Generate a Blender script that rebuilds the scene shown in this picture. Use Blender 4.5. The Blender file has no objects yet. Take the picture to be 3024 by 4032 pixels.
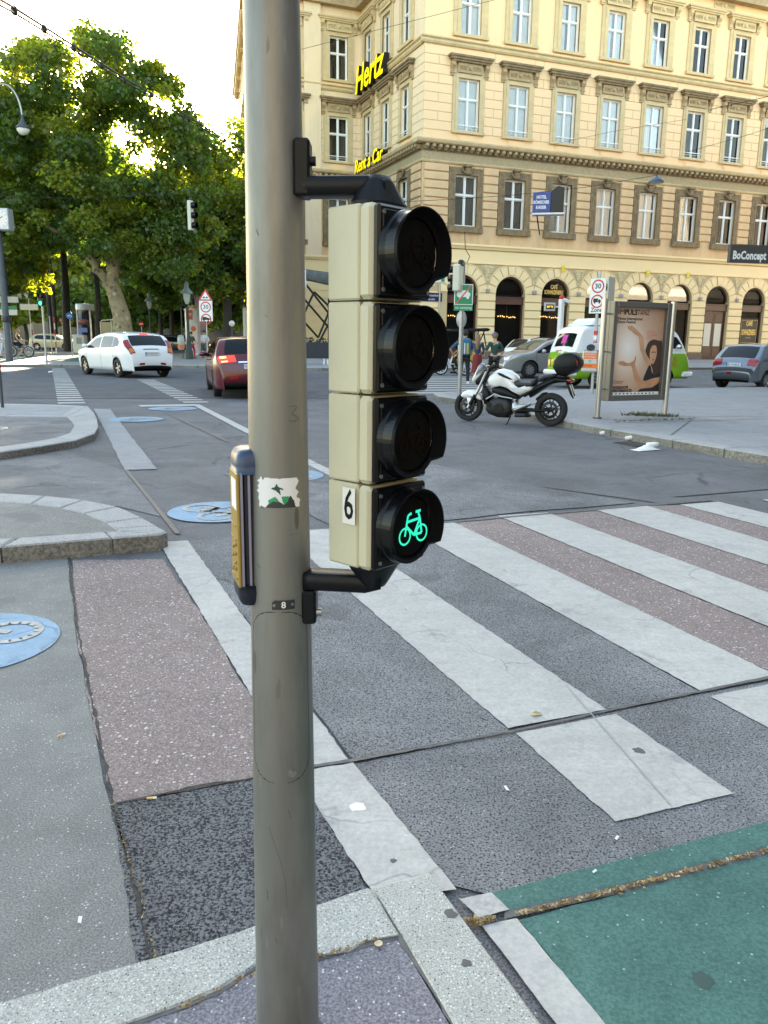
import bpy, math, random
import numpy as np
from mathutils import Vector, Matrix
rnd = random.Random(7)
R = math.radians
sc = bpy.context.scene
# ---------------------------------------------------------------- camera, sky, sun, exposure
HC = 1.5; PITCH = R(12.27); ROLL = R(0.717); FPX = 3130.0; PW, PH = 3024.0, 4032.0
cam = bpy.data.cameras.new('camera'); camo = bpy.data.objects.new('camera', cam)
sc.collection.objects.link(camo); sc.camera = camo
_cp, _sp, _cr, _sr = math.cos(PITCH), math.sin(PITCH), math.cos(ROLL), math.sin(ROLL)
_fw = Vector((0, _cp, -_sp)); _r0 = Vector((1, 0, 0)); _u0 = Vector((0, _sp, _cp))
_rt = _r0*_cr + _u0*_sr; _up = _u0*_cr - _r0*_sr
_m = Matrix((_rt, _up, -_fw)).transposed().to_4x4(); _m.translation = (0, 0, HC)
camo.matrix_world = _m
cam.sensor_fit = 'VERTICAL'; cam.sensor_height = 36; cam.lens = FPX/PH*36
cam.clip_start = 0.05; cam.clip_end = 1500
SUN_AZ, SUN_EL = R(-14.5), R(12.5)
world = bpy.data.worlds.new('World'); sc.world = world; world.use_nodes = True
_nt = world.node_tree; _nt.nodes.clear()
_sky = _nt.nodes.new('ShaderNodeTexSky'); _sky.sky_type = 'NISHITA'; _sky.sun_disc = False
_sky.sun_elevation = SUN_EL; _sky.sun_rotation = SUN_AZ
_sky.air_density = 1.0; _sky.dust_density = 1.2; _sky.ozone_density = 0.6; _sky.altitude = 180
_bg = _nt.nodes.new('ShaderNodeBackground'); _bg.inputs[1].default_value = 0.15
_wo = _nt.nodes.new('ShaderNodeOutputWorld')
_nt.links.new(_sky.outputs[0], _bg.inputs[0]); _nt.links.new(_bg.outputs[0], _wo.inputs[0])
_sl = bpy.data.lights.new('sun', 'SUN'); _sl.energy = 5.0; _sl.angle = R(0.5); _sl.color = (1.0, 0.92, 0.74)
suno = bpy.data.objects.new('sun', _sl); sc.collection.objects.link(suno)
_sd = Vector((math.sin(SUN_AZ)*math.cos(SUN_EL), math.cos(SUN_AZ)*math.cos(SUN_EL), math.sin(SUN_EL)))
suno.rotation_euler = _sd.to_track_quat('Z', 'Y').to_euler(); suno.location = (0, 0, 60)
vs = sc.view_settings
vs.view_transform = 'Standard'; vs.look = 'None'; vs.gamma = 1; vs.use_curve_mapping = False
vs.exposure = 2.8
try:
    vs.use_white_balance = True; vs.white_balance_temperature = 7500; vs.white_balance_tint = 8
except Exception: pass
sc.render.engine = 'CYCLES'
sc.cycles.max_bounces = 6; sc.cycles.transparent_max_bounces = 12; sc.cycles.use_denoising = True
sc.cycles.caustics_reflective = False; sc.cycles.caustics_refractive = False

# ---------------------------------------------------------------- helpers
def ray(x, y): return _rt*((x-PW/2)/FPX) - _up*((y-PH/2)/FPX) + _fw
def G(x, y, z=0.0):                     # photo pixel -> point on the plane at height z
    d = ray(x, y); t = (z-HC)/d.z; return Vector((0, 0, HC)) + d*t
def at(x, y, Y):                        # photo pixel -> point at forward distance Y
    d = ray(x, y); return Vector((0, 0, HC)) + d*(Y/d.y)
COL = sc.collection
def thing(name, label, cat, loc=(0, 0, 0), rz=0, group=None, kind=None):
    o = bpy.data.objects.new(name, None); COL.objects.link(o); o.empty_display_size = .1
    o.location = loc; o.rotation_euler = (0, 0, rz)
    if kind: o['kind'] = kind
    if label: o['label'] = label
    if cat: o['category'] = cat
    if group: o['group'] = group
    return o
def tag(o, label, cat, group=None, kind=None):
    if label: o['label'] = label
    if cat: o['category'] = cat
    if group: o['group'] = group
    if kind: o['kind'] = kind
    return o
def inst(name, mesh, parent=None, loc=(0, 0, 0), rot=(0, 0, 0), scale=None):
    o = bpy.data.objects.new(name, mesh); COL.objects.link(o); o.parent = parent
    o.location = loc; o.rotation_euler = rot
    if scale: o.scale = scale
    return o
def copy_tree(o, parent=None):
    c = o.copy(); COL.objects.link(c); c.parent = parent
    for ch in o.children: copy_tree(ch, c)
    return c
class MB:
    def __init__(s): s.v = []; s.f = []; s.m = []; s.s = []
    def add(s, vs, fs, mi=0, smooth=False):
        b = len(s.v); s.v += [tuple(p) for p in vs]
        for f in fs: s.f.append([b+i for i in f]); s.m.append(mi); s.s.append(smooth)
        return s
    def box(s, c, d, mi=0, rz=0, rot=None, bev=0):
        hx, hy, hz = d[0]/2, d[1]/2, d[2]/2
        if bev:
            b = min(bev, hx*.9, hy*.9, hz*.9); P = []; F = []
            idx = {}
            for sx in (-1, 1):
                for sy in (-1, 1):
                    for sz in (-1, 1):
                        for a in range(3):
                            q = [hx, hy, hz]
                            for k in range(3):
                                if k != a: q[k] -= b
                            idx[(sx, sy, sz, a)] = len(P); P.append((sx*q[0], sy*q[1], sz*q[2]))
            for a in range(3):
                u, w = [(1, 2), (2, 0), (0, 1)][a]
                for sg in (-1, 1):
                    L = []
                    for (su, sw) in ((-1, -1), (1, -1), (1, 1), (-1, 1)):
                        k = [0, 0, 0]; k[a] = sg; k[u] = su; k[w] = sw; L.append(idx[(*k, a)])
                    F.append(L if sg > 0 else L[::-1])
                    for sg2 in (-1, 1):     # edge chamfers along w, between faces a and u
                        k0 = [0, 0, 0]; k0[a] = sg; k0[u] = sg2
                        A = []; B = []
                        for sw in (-1, 1):
                            k = list(k0); k[w] = sw; A.append(idx[(*k, a)]); B.append(idx[(*k, u)])
                        q = [A[0], A[1], B[1], B[0]]
                        F.append(q if sg*sg2 < 0 else q[::-1])
            for sx in (-1, 1):
                for sy in (-1, 1):
                    for sz in (-1, 1):
                        q = [idx[(sx, sy, sz, a)] for a in range(3)]
                        F.append(q if sx*sy*sz > 0 else q[::-1])
        else:
            P = [(sx*hx, sy*hy, sz*hz) for sz in (-1, 1) for sy in (-1, 1) for sx in (-1, 1)]
            F = [[0, 2, 3, 1], [4, 5, 7, 6], [0, 1, 5, 4], [1, 3, 7, 5], [3, 2, 6, 7], [2, 0, 4, 6]]
        M = rot if rot is not None else Matrix.Rotation(rz, 3, 'Z')
        c = Vector(c); return s.add([M @ Vector(p)+c for p in P], F, mi)
    def cyl(s, p0, p1, r0, r1=None, n=12, mi=0, caps=True, smooth=True):
        if r1 is None: r1 = r0
        p0 = Vector(p0); p1 = Vector(p1); ax = (p1-p0).normalized()
        a = ax.orthogonal().normalized(); b = ax.cross(a)
        V = []
        for p, r in ((p0, r0), (p1, r1)):
            V += [p+(a*math.cos(2*math.pi*i/n)+b*math.sin(2*math.pi*i/n))*r for i in range(n)]
        s.add(V, [[i, (i+1) % n, n+(i+1) % n, n+i] for i in range(n)], mi, smooth)
        if caps: s.add(V[:n], [list(range(n))[::-1]], mi); s.add(V[n:], [list(range(n))], mi)
        return s
    def tube(s, pts, r, n=8, mi=0, caps=True):
        pts = [Vector(p) for p in pts]; rs = r if isinstance(r, (list, tuple)) else [r]*len(pts)
        V = []; pa = None
        for i, p in enumerate(pts):
            t = (pts[min(i+1, len(pts)-1)]-pts[max(i-1, 0)]).normalized()
            a = t.orthogonal().normalized() if pa is None else (pa-t*pa.dot(t)).normalized()
            pa = a; b = t.cross(a)
            V += [p+(a*math.cos(2*math.pi*k/n)+b*math.sin(2*math.pi*k/n))*rs[i] for k in range(n)]
        F = [[i*n+k, i*n+(k+1) % n, (i+1)*n+(k+1) % n, (i+1)*n+k] for i in range(len(pts)-1) for k in range(n)]
        s.add(V, F, mi, True)
        if caps: s.add(V[:n], [list(range(n))[::-1]], mi); s.add(V[-n:], [list(range(n))], mi)
        return s
    def lathe(s, prof, n=20, mi=0, org=(0, 0, 0), M=None, smooth=True):
        org = Vector(org); V = []
        for r, z in prof:
            for k in range(n):
                p = Vector((r*math.cos(2*math.pi*k/n), r*math.sin(2*math.pi*k/n), z))
                V.append((M @ p if M else p)+org)
        return s.add(V, [[i*n+k, i*n+(k+1) % n, (i+1)*n+(k+1) % n, (i+1)*n+k] for i in range(len(prof)-1) for k in range(n)], mi, smooth)
    def prism(s, poly, z0, z1, mi=0, T=None):      # poly in local xy, extruded in z (T maps points)
        n = len(poly); V = [Vector((x, y, z0)) for x, y in poly]+[Vector((x, y, z1)) for x, y in poly]
        if sum(poly[i][0]*poly[(i+1) % n][1]-poly[(i+1) % n][0]*poly[i][1] for i in range(n)) < 0:
            V = V[:n][::-1]+V[n:][::-1]
        if T: V = [T(p) for p in V]
        F = [list(range(n))[::-1], [n+i for i in range(n)]]+[[i, (i+1) % n, n+(i+1) % n, n+i] for i in range(n)]
        return s.add(V, F, mi)
    def pillow(s, poly, t, mi=0, T=None, lay=((0, 1.0), (.55, .97), (.85, .88), (1, .7))):   # inflated outline
        n = len(poly); cx = sum(p[0] for p in poly)/n; cy = sum(p[1] for p in poly)/n
        rows = [(-h, k) for h, k in lay[::-1]]+[(h, k) for h, k in lay[1:]]
        V = [Vector((cx+(x-cx)*k, cy+(y-cy)*k, h*t)) for h, k in rows for x, y in poly]
        if T: V = [T(p) for p in V]
        m = len(rows)
        F = [[i*n+k, i*n+(k+1) % n, (i+1)*n+(k+1) % n, (i+1)*n+k] for i in range(m-1) for k in range(n)]
        F += [list(range(n))[::-1], [(m-1)*n+k for k in range(n)]]
        return s.add(V, F, mi, True)
    def sphere(s, c, r, n=12, m=8, mi=0, sx=1, sy=1, sz=1):
        V = []
        for j in range(m+1):
            a = math.pi*j/m
            for k in range(n):
                b = 2*math.pi*k/n
                V.append((c[0]+r*sx*math.sin(a)*math.cos(b), c[1]+r*sy*math.sin(a)*math.sin(b), c[2]-r*sz*math.cos(a)))
        return s.add(V, [[j*n+k, j*n+(k+1) % n, (j+1)*n+(k+1) % n, (j+1)*n+k] for j in range(m) for k in range(n)], mi, True)
    def quad(s, a, b, c, d, mi=0): return s.add([a, b, c, d], [[0, 1, 2, 3]], mi)
    def mesh(s, name, mats):
        me = bpy.data.meshes.new(name); me.from_pydata(s.v, [], s.f)
        for m in (mats if isinstance(mats, (list, tuple)) else [mats]): me.materials.append(m)
        me.polygons.foreach_set('material_index', s.m); me.polygons.foreach_set('use_smooth', s.s)
        me.update(); return me
    def build(s, name, mats, parent=None, loc=(0, 0, 0), rot=(0, 0, 0)):
        return inst(name, s.mesh(name, mats), parent, loc, rot)
def text_mesh(txt, size=1.0, ext=0.0, align='CENTER', shear=0.0, bold=0.0, space=1.0, line=1.0):
    cu = bpy.data.curves.new('lettering', 'FONT'); cu.body = txt; cu.size = size; cu.extrude = ext
    cu.align_x = align; cu.align_y = 'CENTER'; cu.shear = shear; cu.offset = bold; cu.space_character = space; cu.space_line = line
    cu.resolution_u = 2
    o = bpy.data.objects.new('lettering', cu); COL.objects.link(o)
    dg = bpy.context.evaluated_depsgraph_get(); me = bpy.data.meshes.new_from_object(o.evaluated_get(dg))
    bpy.data.objects.remove(o); bpy.data.curves.remove(cu)
    return me
def text(name, txt, mat, parent, loc, rot, size, width=None, height=None, **k):
    me = text_mesh(txt, size, **k); me.materials.clear(); me.materials.append(mat)
    o = inst(name, me, parent, loc, rot)
    xs = [v.co.x for v in me.vertices]; ys = [v.co.y for v in me.vertices]
    if width and xs: o.scale.x = width/(max(xs)-min(xs))
    if height and ys: o.scale.y = height/(max(ys)-min(ys))
    return o
def skin_mesh(name, joints, edges, radii, mats, sub=1):
    me = bpy.data.meshes.new(name); me.from_pydata(joints, edges, []); o = bpy.data.objects.new(name, me); COL.objects.link(o)
    sk = o.modifiers.new('k', 'SKIN')
    if not me.skin_vertices: me.skin_vertices.new()
    for i, r in enumerate(radii):
        q = me.skin_vertices[0].data[i]; q.radius = (r, r) if not isinstance(r, tuple) else r; q.use_root = (i == 0)
    sk.use_smooth_shade = True
    sb = o.modifiers.new('s', 'SUBSURF'); sb.levels = sub; sb.render_levels = sub
    dg = bpy.context.evaluated_depsgraph_get(); out = bpy.data.meshes.new_from_object(o.evaluated_get(dg))
    bpy.data.objects.remove(o); out.name = name; out.materials.clear(); out.materials.append(mats)
    out.polygons.foreach_set('use_smooth', [True]*len(out.polygons))
    return out

# ---------------------------------------------------------------- materials
MATS = {}
def mat(name, col, rough=.6, metal=0.0, var=0.0, vscale=3.0, bump=0.0, bscale=60.0, spec=.5, coat=0.0, emit=None, es=1.0, world_co=False,
        dirt=None, dscale=1.5, damt=.5, speck=None, sscale=200.0, samt=.5, stretch=None, sheen=0):
    if name in MATS: return MATS[name]
    m = bpy.data.materials.new(name); m.use_nodes = True; MATS[name] = m
    N = m.node_tree.nodes; L = m.node_tree.links; b = N['Principled BSDF']
    b.inputs['Base Color'].default_value = (*col, 1); b.inputs['Roughness'].default_value = rough
    b.inputs['Metallic'].default_value = metal; b.inputs['Specular IOR Level'].default_value = spec
    b.inputs['Coat Weight'].default_value = coat; b.inputs['Coat Roughness'].default_value = .05
    if emit: b.inputs['Emission Color'].default_value = (*emit, 1); b.inputs['Emission Strength'].default_value = es
    if not (var or bump or dirt or speck): return m
    if world_co: co = N.new('ShaderNodeNewGeometry').outputs['Position']
    else: co = N.new('ShaderNodeTexCoord').outputs['Object']
    if stretch:
        mp = N.new('ShaderNodeMapping'); mp.inputs['Scale'].default_value = stretch; L.new(co, mp.inputs[0]); co = mp.outputs[0]
    def noise(scale, detail=4, rough_=.6):
        n = N.new('ShaderNodeTexNoise'); n.inputs['Scale'].default_value = scale; n.inputs['Detail'].default_value = detail
        n.inputs['Roughness'].default_value = rough_; L.new(co, n.inputs['Vector']); return n.outputs['Fac']
    def mapr(x, a, b_, c, d):
        n = N.new('ShaderNodeMapRange'); n.inputs[1].default_value = a; n.inputs[2].default_value = b_
        n.inputs[3].default_value = c; n.inputs[4].default_value = d; L.new(x, n.inputs[0]); return n.outputs[0]
    cur = None
    def mix(fac, c2, mode='MIX'):
        nonlocal cur
        n = N.new('ShaderNodeMix'); n.data_type = 'RGBA'; n.blend_type = mode
        if cur is None: n.inputs[6].default_value = (*col, 1)
        else: L.new(cur, n.inputs[6])
        if isinstance(c2, tuple): n.inputs[7].default_value = (*c2, 1)
        else: L.new(c2, n.inputs[7])
        if isinstance(fac, float): n.inputs[0].default_value = fac
        else: L.new(fac, n.inputs[0])
        cur = n.outputs[2]
    if var:
        x = mapr(noise(vscale), .3, .7, 1-var, 1+var)
        n = N.new('ShaderNodeCombineColor')
        for i in range(3): L.new(x, n.inputs[i])
        mix(1.0, n.outputs[0], 'MULTIPLY')
    if dirt: mix(mapr(noise(dscale, 6, .7), .45, .72, 0, damt), dirt)
    if speck:
        for (c2, thr, sc_) in speck:
            v = N.new('ShaderNodeTexVoronoi'); v.inputs['Scale'].default_value = sc_; L.new(co, v.inputs['Vector'])
            w = N.new('ShaderNodeSeparateColor'); L.new(v.outputs['Color'], w.inputs[0])
            a = mapr(w.outputs[0], 1-thr, 1-thr+.02, 0, 1); d = mapr(v.outputs['Distance'], .35, .5, 1, 0)
            mm = N.new('ShaderNodeMath'); mm.operation = 'MULTIPLY'; L.new(a, mm.inputs[0]); L.new(d, mm.inputs[1])
            mix(mm.outputs[0], c2)
    if cur is not None: L.new(cur, b.inputs['Base Color'])
    if bump:
        bp = N.new('ShaderNodeBump'); bp.inputs['Strength'].default_value = bump; bp.inputs['Distance'].default_value = .01
        L.new(noise(bscale, 3), bp.inputs['Height']); L.new(bp.outputs[0], b.inputs['Normal'])
    return m
def glass_mat(name, tint=(.02, .025, .03), mixf=.0, rough=.02, ior=1.5):
    if name in MATS: return MATS[name]
    m = bpy.data.materials.new(name); m.use_nodes = True; MATS[name] = m
    N = m.node_tree.nodes; L = m.node_tree.links; N.clear()
    o = N.new('ShaderNodeOutputMaterial'); t = N.new('ShaderNodeBsdfTransparent'); g = N.new('ShaderNodeBsdfGlossy')
    g.inputs['Roughness'].default_value = rough; t.inputs[0].default_value = (*tint, 1)
    fr = N.new('ShaderNodeFresnel'); fr.inputs[0].default_value = ior
    ad = N.new('ShaderNodeMath'); ad.operation = 'ADD'; ad.use_clamp = True; ad.inputs[1].default_value = mixf
    L.new(fr.outputs[0], ad.inputs[0]); mx = N.new('ShaderNodeMixShader')
    L.new(ad.outputs[0], mx.inputs[0]); L.new(t.outputs[0], mx.inputs[1]); L.new(g.outputs[0], mx.inputs[2]); L.new(mx.outputs[0], o.inputs[0])
    return m
# ---------------------------------------------------------------- ground
def asphalt(name, dark, light, scale=160.0, flecks=None, patch=.12, contrast=(.38, .62), bump=.5, tint=None, crack=None, worn=None):
    m = bpy.data.materials.new(name); m.use_nodes = True; MATS[name] = m
    N = m.node_tree.nodes; L = m.node_tree.links; b = N['Principled BSDF']; b.inputs['Roughness'].default_value = .85
    b.inputs['Specular IOR Level'].default_value = .15
    co = N.new('ShaderNodeNewGeometry').outputs['Position']
    def noise(s, d=2, r=.6, dist=0):
        n = N.new('ShaderNodeTexNoise'); n.inputs['Scale'].default_value = s; n.inputs['Detail'].default_value = d
        n.inputs['Roughness'].default_value = r; n.inputs['Distortion'].default_value = dist; L.new(co, n.inputs['Vector']); return n.outputs['Fac']
    def mapr(x, a, b_, c, d):
        n = N.new('ShaderNodeMapRange'); n.inputs[1].default_value = a; n.inputs[2].default_value = b_
        n.inputs[3].default_value = c; n.inputs[4].default_value = d; L.new(x, n.inputs[0]); return n.outputs[0]
    def mix(fac, a, c2, mode='MIX'):
        n = N.new('ShaderNodeMix'); n.data_type = 'RGBA'; n.blend_type = mode
        for i, q in ((6, a), (7, c2)):
            if isinstance(q, tuple): n.inputs[i].default_value = (*q, 1)
            else: L.new(q, n.inputs[i])
        if isinstance(fac, float): n.inputs[0].default_value = fac
        else: L.new(fac, n.inputs[0])
        return n.outputs[2]
    g = noise(scale, 3, .7)
    c = mix(mapr(g, contrast[0], contrast[1], 0, 1), dark, light)
    if flecks:
        for col, thr, fs in flecks:
            v = N.new('ShaderNodeTexVoronoi'); v.inputs['Scale'].default_value = fs; L.new(co, v.inputs['Vector'])
            w = N.new('ShaderNodeSeparateColor'); L.new(v.outputs['Color'], w.inputs[0])
            a = mapr(w.outputs[0], 1-thr, 1-thr+.01, 0, 1); d = mapr(v.outputs['Distance'], .3, .42, 1, 0)
            k = N.new('ShaderNodeMath'); k.operation = 'MULTIPLY'; L.new(a, k.inputs[0]); L.new(d, k.inputs[1])
            c = mix(k.outputs[0], c, col)
    x = mapr(noise(.9, 5, .65, .6), .3, .7, 1-patch, 1+patch)
    x2 = mapr(noise(7.0, 4, .7), .35, .65, .93, 1.05)
    kk = N.new('ShaderNodeMath'); kk.operation = 'MULTIPLY'; L.new(x, kk.inputs[0]); L.new(x2, kk.inputs[1])
    cc = N.new('ShaderNodeCombineColor')
    for i in range(3): L.new(kk.outputs[0], cc.inputs[i])
    c = mix(1.0, c, cc.outputs[0], 'MULTIPLY')
    if crack:
        nv = N.new('ShaderNodeTexNoise'); nv.inputs['Scale'].default_value = 2.5; nv.inputs['Detail'].default_value = 5; L.new(co, nv.inputs['Vector'])
        va = N.new('ShaderNodeVectorMath'); va.operation = 'MULTIPLY_ADD'; va.inputs[1].default_value = (.35, .35, 0); L.new(nv.outputs['Color'], va.inputs[0]); L.new(co, va.inputs[2])
        ve = N.new('ShaderNodeTexVoronoi'); ve.feature = 'DISTANCE_TO_EDGE'; ve.inputs['Scale'].default_value = crack[0]; L.new(va.outputs[0], ve.inputs['Vector'])
        e1 = mapr(ve.outputs['Distance'], .0, crack[1], 1, 0); e2 = mapr(noise(.8, 3), .5, .62, 0, crack[2])
        mm = N.new('ShaderNodeMath'); mm.operation = 'MULTIPLY'; L.new(e1, mm.inputs[0]); L.new(e2, mm.inputs[1]); c = mix(mm.outputs[0], c, (.05, .05, .05))
    if worn:   # paint worn through to the road in the wheel paths
        wn = mapr(noise(worn[0], 8, .75, .4), worn[1], worn[1]+.10, 0, worn[2]); c = mix(wn, c, worn[3])
        st_ = N.new('ShaderNodeMapping'); st_.inputs['Scale'].default_value = (1, 6, 1); st_.inputs['Rotation'].default_value = (0, 0, .45); L.new(co, st_.inputs[0])
        ns = N.new('ShaderNodeTexNoise'); ns.inputs['Scale'].default_value = 2.2; ns.inputs['Detail'].default_value = 4; L.new(st_.outputs[0], ns.inputs['Vector']); c = mix(mapr(ns.outputs['Fac'], .5, .75, 0, .35), c, (.33, .33, .32))
    if tint:   # dark spots: old gum, oil drips
        n2 = noise(tint[1], 2, .5); c = mix(mapr(n2, tint[2], tint[2]+.04, 0, tint[3]), c, tint[0])
    L.new(c, b.inputs['Base Color'])
    bp = N.new('ShaderNodeBump'); bp.inputs['Strength'].default_value = bump; bp.inputs['Distance'].default_value = .006
    L.new(g, bp.inputs['Height']); L.new(bp.outputs[0], b.inputs['Normal'])
    return m
WF = [((.45, .44, .43), .05, 130.0)]
m_road = asphalt('road asphalt', (.075, .076, .082), (.215, .217, .225), 150, WF, .22, crack=(.55, .012, .8), tint=((.1, .1, .1), 2.2, .68, .35))
m_path = asphalt('light path asphalt', (.15, .15, .143), (.30, .30, .285), 170, [((.6, .6, .57), .05, 140.0)], .18, tint=((.16, .16, .16), 2.4, .64, .5))
m_coarse = asphalt('coarse dark asphalt', (.022, .024, .03), (.185, .188, .197), 120, [((.3, .3, .3), .05, 150.0)], .14, (.42, .57), 1.0)
m_mid = asphalt('coarse grey asphalt', (.030, .032, .037), (.235, .238, .245), 130, WF, .30, (.38, .51), .8, crack=(.7, .008, .7), tint=((.09, .09, .09), 1.6, .62, .4))
m_red = asphalt('reddish aggregate asphalt', (.16, .128, .125), (.34, .275, .258), 140, [((.6, .57, .55), .10, 62.0), ((.5, .45, .44), .16, 110.0)], .12)
m_purple = asphalt('violet grey asphalt', (.13, .125, .145), (.30, .29, .32), 150, [((.62, .6, .62), .10, 120.0)], .10)
m_green = asphalt('green cycle lane coating', (.055, .135, .117), (.10, .205, .18), 120, [((.4, .45, .43), .02, 110.0)], .22, bump=.3, tint=((.05, .075, .065), 5.0, .66, .6))
m_white = asphalt('white road paint', (.40, .39, .365), (.52, .51, .485), 60, None, .09, (.3, .7), .15, tint=((.36, .36, .35), 9.0, .64, .5), crack=(1.6, .010, .55), worn=(3.0, .575, .7, (.22, .22, .225)))
m_grey = asphalt('pale grey surfacing', (.24, .245, .25), (.36, .365, .37), 150, None, .08)
m_dark = asphalt('dark road asphalt', (.07, .071, .078), (.15, .152, .16), 140, None, .2)
m_granite = asphalt('granite', (.27, .27, .25), (.56, .56, .52), 190, [((.12, .12, .12), .12, 170.0), ((.7, .7, .66), .18, 150.0)], .08, (.35, .65), .3, tint=((.2, .2, .18), 6.0, .66, .5))
m_kerb = asphalt('worn kerb stone', (.27, .27, .27), (.45, .45, .44), 90, None, .10, bump=.4)
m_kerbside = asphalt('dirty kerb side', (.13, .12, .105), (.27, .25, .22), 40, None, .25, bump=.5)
m_pave = asphalt('pavement asphalt', (.27, .268, .27), (.37, .368, .37), 120, None, .10, tint=((.15, .15, .15), 3.0, .66, .4))
m_blue = asphalt('blue marking', (.21, .33, .45), (.30, .42, .53), 110, None, .12, (.3, .7), .3, tint=((.18, .26, .36), 6.0, .62, .5), crack=(1.4, .012, .6), worn=(5.0, .60, .6, (.25, .28, .32)))
m_seam = mat('bitumen seam', (.10, .10, .10), .7, var=.3, vscale=30, world_co=True)
def jit(poly, step, amt):
    out = []; n = len(poly)
    for i in range(n):
        a = Vector(poly[i][:2]); b = Vector(poly[(i+1) % n][:2]); k = max(1, int((b-a).length/step)) if step else 1
        for j in range(k):
            p = a.lerp(b, j/k)
            if j and amt: p = p+Vector((rnd.uniform(-amt, amt), rnd.uniform(-amt, amt)))
            out.append((p.x, p.y))
    return out
def sheet(name, poly, z, m, parent=None, step=0, amt=0, kind='structure'):
    p = jit(poly, step, amt) if step else [tuple(q[:2]) for q in poly]
    if sum(p[i][0]*p[(i+1) % len(p)][1]-p[(i+1) % len(p)][0]*p[i][1] for i in range(len(p))) < 0: p = p[::-1]
    b = MB(); b.add([(x, y, z) for x, y in p], [list(range(len(p)))]); o = b.build(name, m, parent)
    if parent is None: o['kind'] = kind
    return o
sheet('ground', [(-500, -120), (500, -120), (500, 700), (-500, 700)], -.012, m_road)
sheet('road', [(-70, -12), (40, -12), (70, 66), (-70, 66)], -.006, m_road)
# near surfaces
sheet('path', [(-6, -1), (-.1, -1), (-.30, 1.3), (-.56, 1.66), (-.88, 2.33), (-1.08, 2.76), (-1.57, 3.84), (-2.17, 5.26), (-3.6, 5.0), (-6, 4.2)], 0.0, m_path, step=.12, amt=.006)
sheet('dark_road_patch', [(-.56, 1.60), (-.30, 1.72), (-.02, 1.90), (-.16, 2.27), (-.30, 2.555), (-.44, 2.50), (-.88, 2.33)], .003, m_coarse, step=.06, amt=.006)
sheet('red_road_patch', [(-.875, 2.335), (-.44, 2.505), (-.30, 2.565), (-.40, 2.80), (-.99, 4.14), (-1.52, 5.27), (-2.12, 5.22), (-1.57, 3.85), (-1.08, 2.77)], .003, m_red, step=.08, amt=.010)
sheet('grey_road_patch', [(-.10, 2.63), (.5, 2.87), (.5, 2.885), (-.82, 6.1), (-1.47, 5.77)], .002, m_mid, step=.1, amt=.004)
sheet('grey_road_patch', [(.93, 3.05), (1.40, 3.25), (.16, 6.33), (-.38, 6.2)], .002, m_mid, step=.1, amt=.004)
for q in ([(1.84, 3.42), (2.28, 3.60), (.99, 6.78), (.57, 6.52)], [(2.72, 3.8), (3.2, 4.0), (1.92, 7.1), (1.46, 6.94)], [(3.65, 4.2), (4.1, 4.4), (2.8, 7.37), (2.46, 7.3)]):
    sheet('red_road_patch', q, .002, m_red, step=.1, amt=.006)
sheet('coarse_road_strip', [(-.12, 2.60), (.5, 2.855), (1.40, 3.235), (1.84, 3.41), (3.2, 3.98), (6, 5.2), (6, 3.6), (3.2, 3.0), (1.24, 2.275), (.31, 1.925), (.16, 1.98), (-.02, 1.92)], .001, m_mid)
# zebra crossing
zeb = thing('zebra_crossing', None, None, kind='structure')
ZS = [[(-1.67, 5.72), (-1.47, 5.78), (-.12, 2.635), (-.305, 2.57)], [(-.30, 2.54), (-.10, 2.61), (.215, 1.94), (-.01, 1.90)],
      [(-.82, 6.08), (-.38, 6.24), (.935, 3.06), (.50, 2.885)], [(.525, 2.845), (.965, 3.02), (1.20, 2.44), (.75, 2.27)],
      [(.16, 6.33), (.57, 6.54), (1.83, 3.42), (1.40, 3.255)], [(1.42, 3.20), (1.86, 3.38), (2.20, 2.62), (1.75, 2.44)],
      [(.99, 6.78), (1.46, 6.94), (2.73, 3.79), (2.28, 3.61)], [(2.32, 3.56), (2.76, 3.74), (3.1, 2.98), (2.66, 2.8)], [(1.92, 7.10), (2.46, 7.30), (3.66, 4.20), (3.20, 4.01)],
      [(2.80, 7.37), (3.23, 7.53), (4.55, 4.55), (4.1, 4.38)], [(3.71, 7.66), (4.15, 7.83), (5.4, 4.9), (5.0, 4.72)]]
for q in ZS: sheet('zebra_stripe', q, .006, m_white, zeb, step=.04, amt=.004)
sheet('road_seam', [(-.31, 2.545), (-.10, 2.615), (.51, 2.85), (.92, 3.03), (1.40, 3.235), (1.76, 3.385), (4, 4.33), (4, 4.36), (1.76, 3.41), (1.40, 3.252), (.92, 3.046), (.51, 2.866), (-.10, 2.634), (-.31, 2.563)], .0085, m_seam, step=.05, amt=.003)
sheet('road_seam', [(-2.17, 5.27), (-1.57, 3.86), (-1.08, 2.78), (-.88, 2.34), (-.56, 1.67), (-.552, 1.675), (-.871, 2.34), (-1.07, 2.78), (-1.561, 3.86), (-2.155, 5.27)], .0045, mat('dark crack', (.045, .042, .038), .9, var=.5, vscale=60, world_co=True), step=.04, amt=.006)
sheet('road_seam', [(-.88, 2.328), (-.44, 2.50), (-.31, 2.56), (-.31, 2.570), (-.44, 2.507), (-.62, 2.455), (-.88, 2.336)], .0048, MATS['dark crack'], step=.04, amt=.007)
_sa, _sb = G(2225, 2700), G(2638, 3176)
sheet('road_seam', [(_sa.x-.002, _sa.y), (_sa.x+.002, _sa.y), (_sb.x+.004, _sb.y), (_sb.x-.003, _sb.y)], .0095, mat('worn scratch', (.36, .36, .355), .8))
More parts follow.
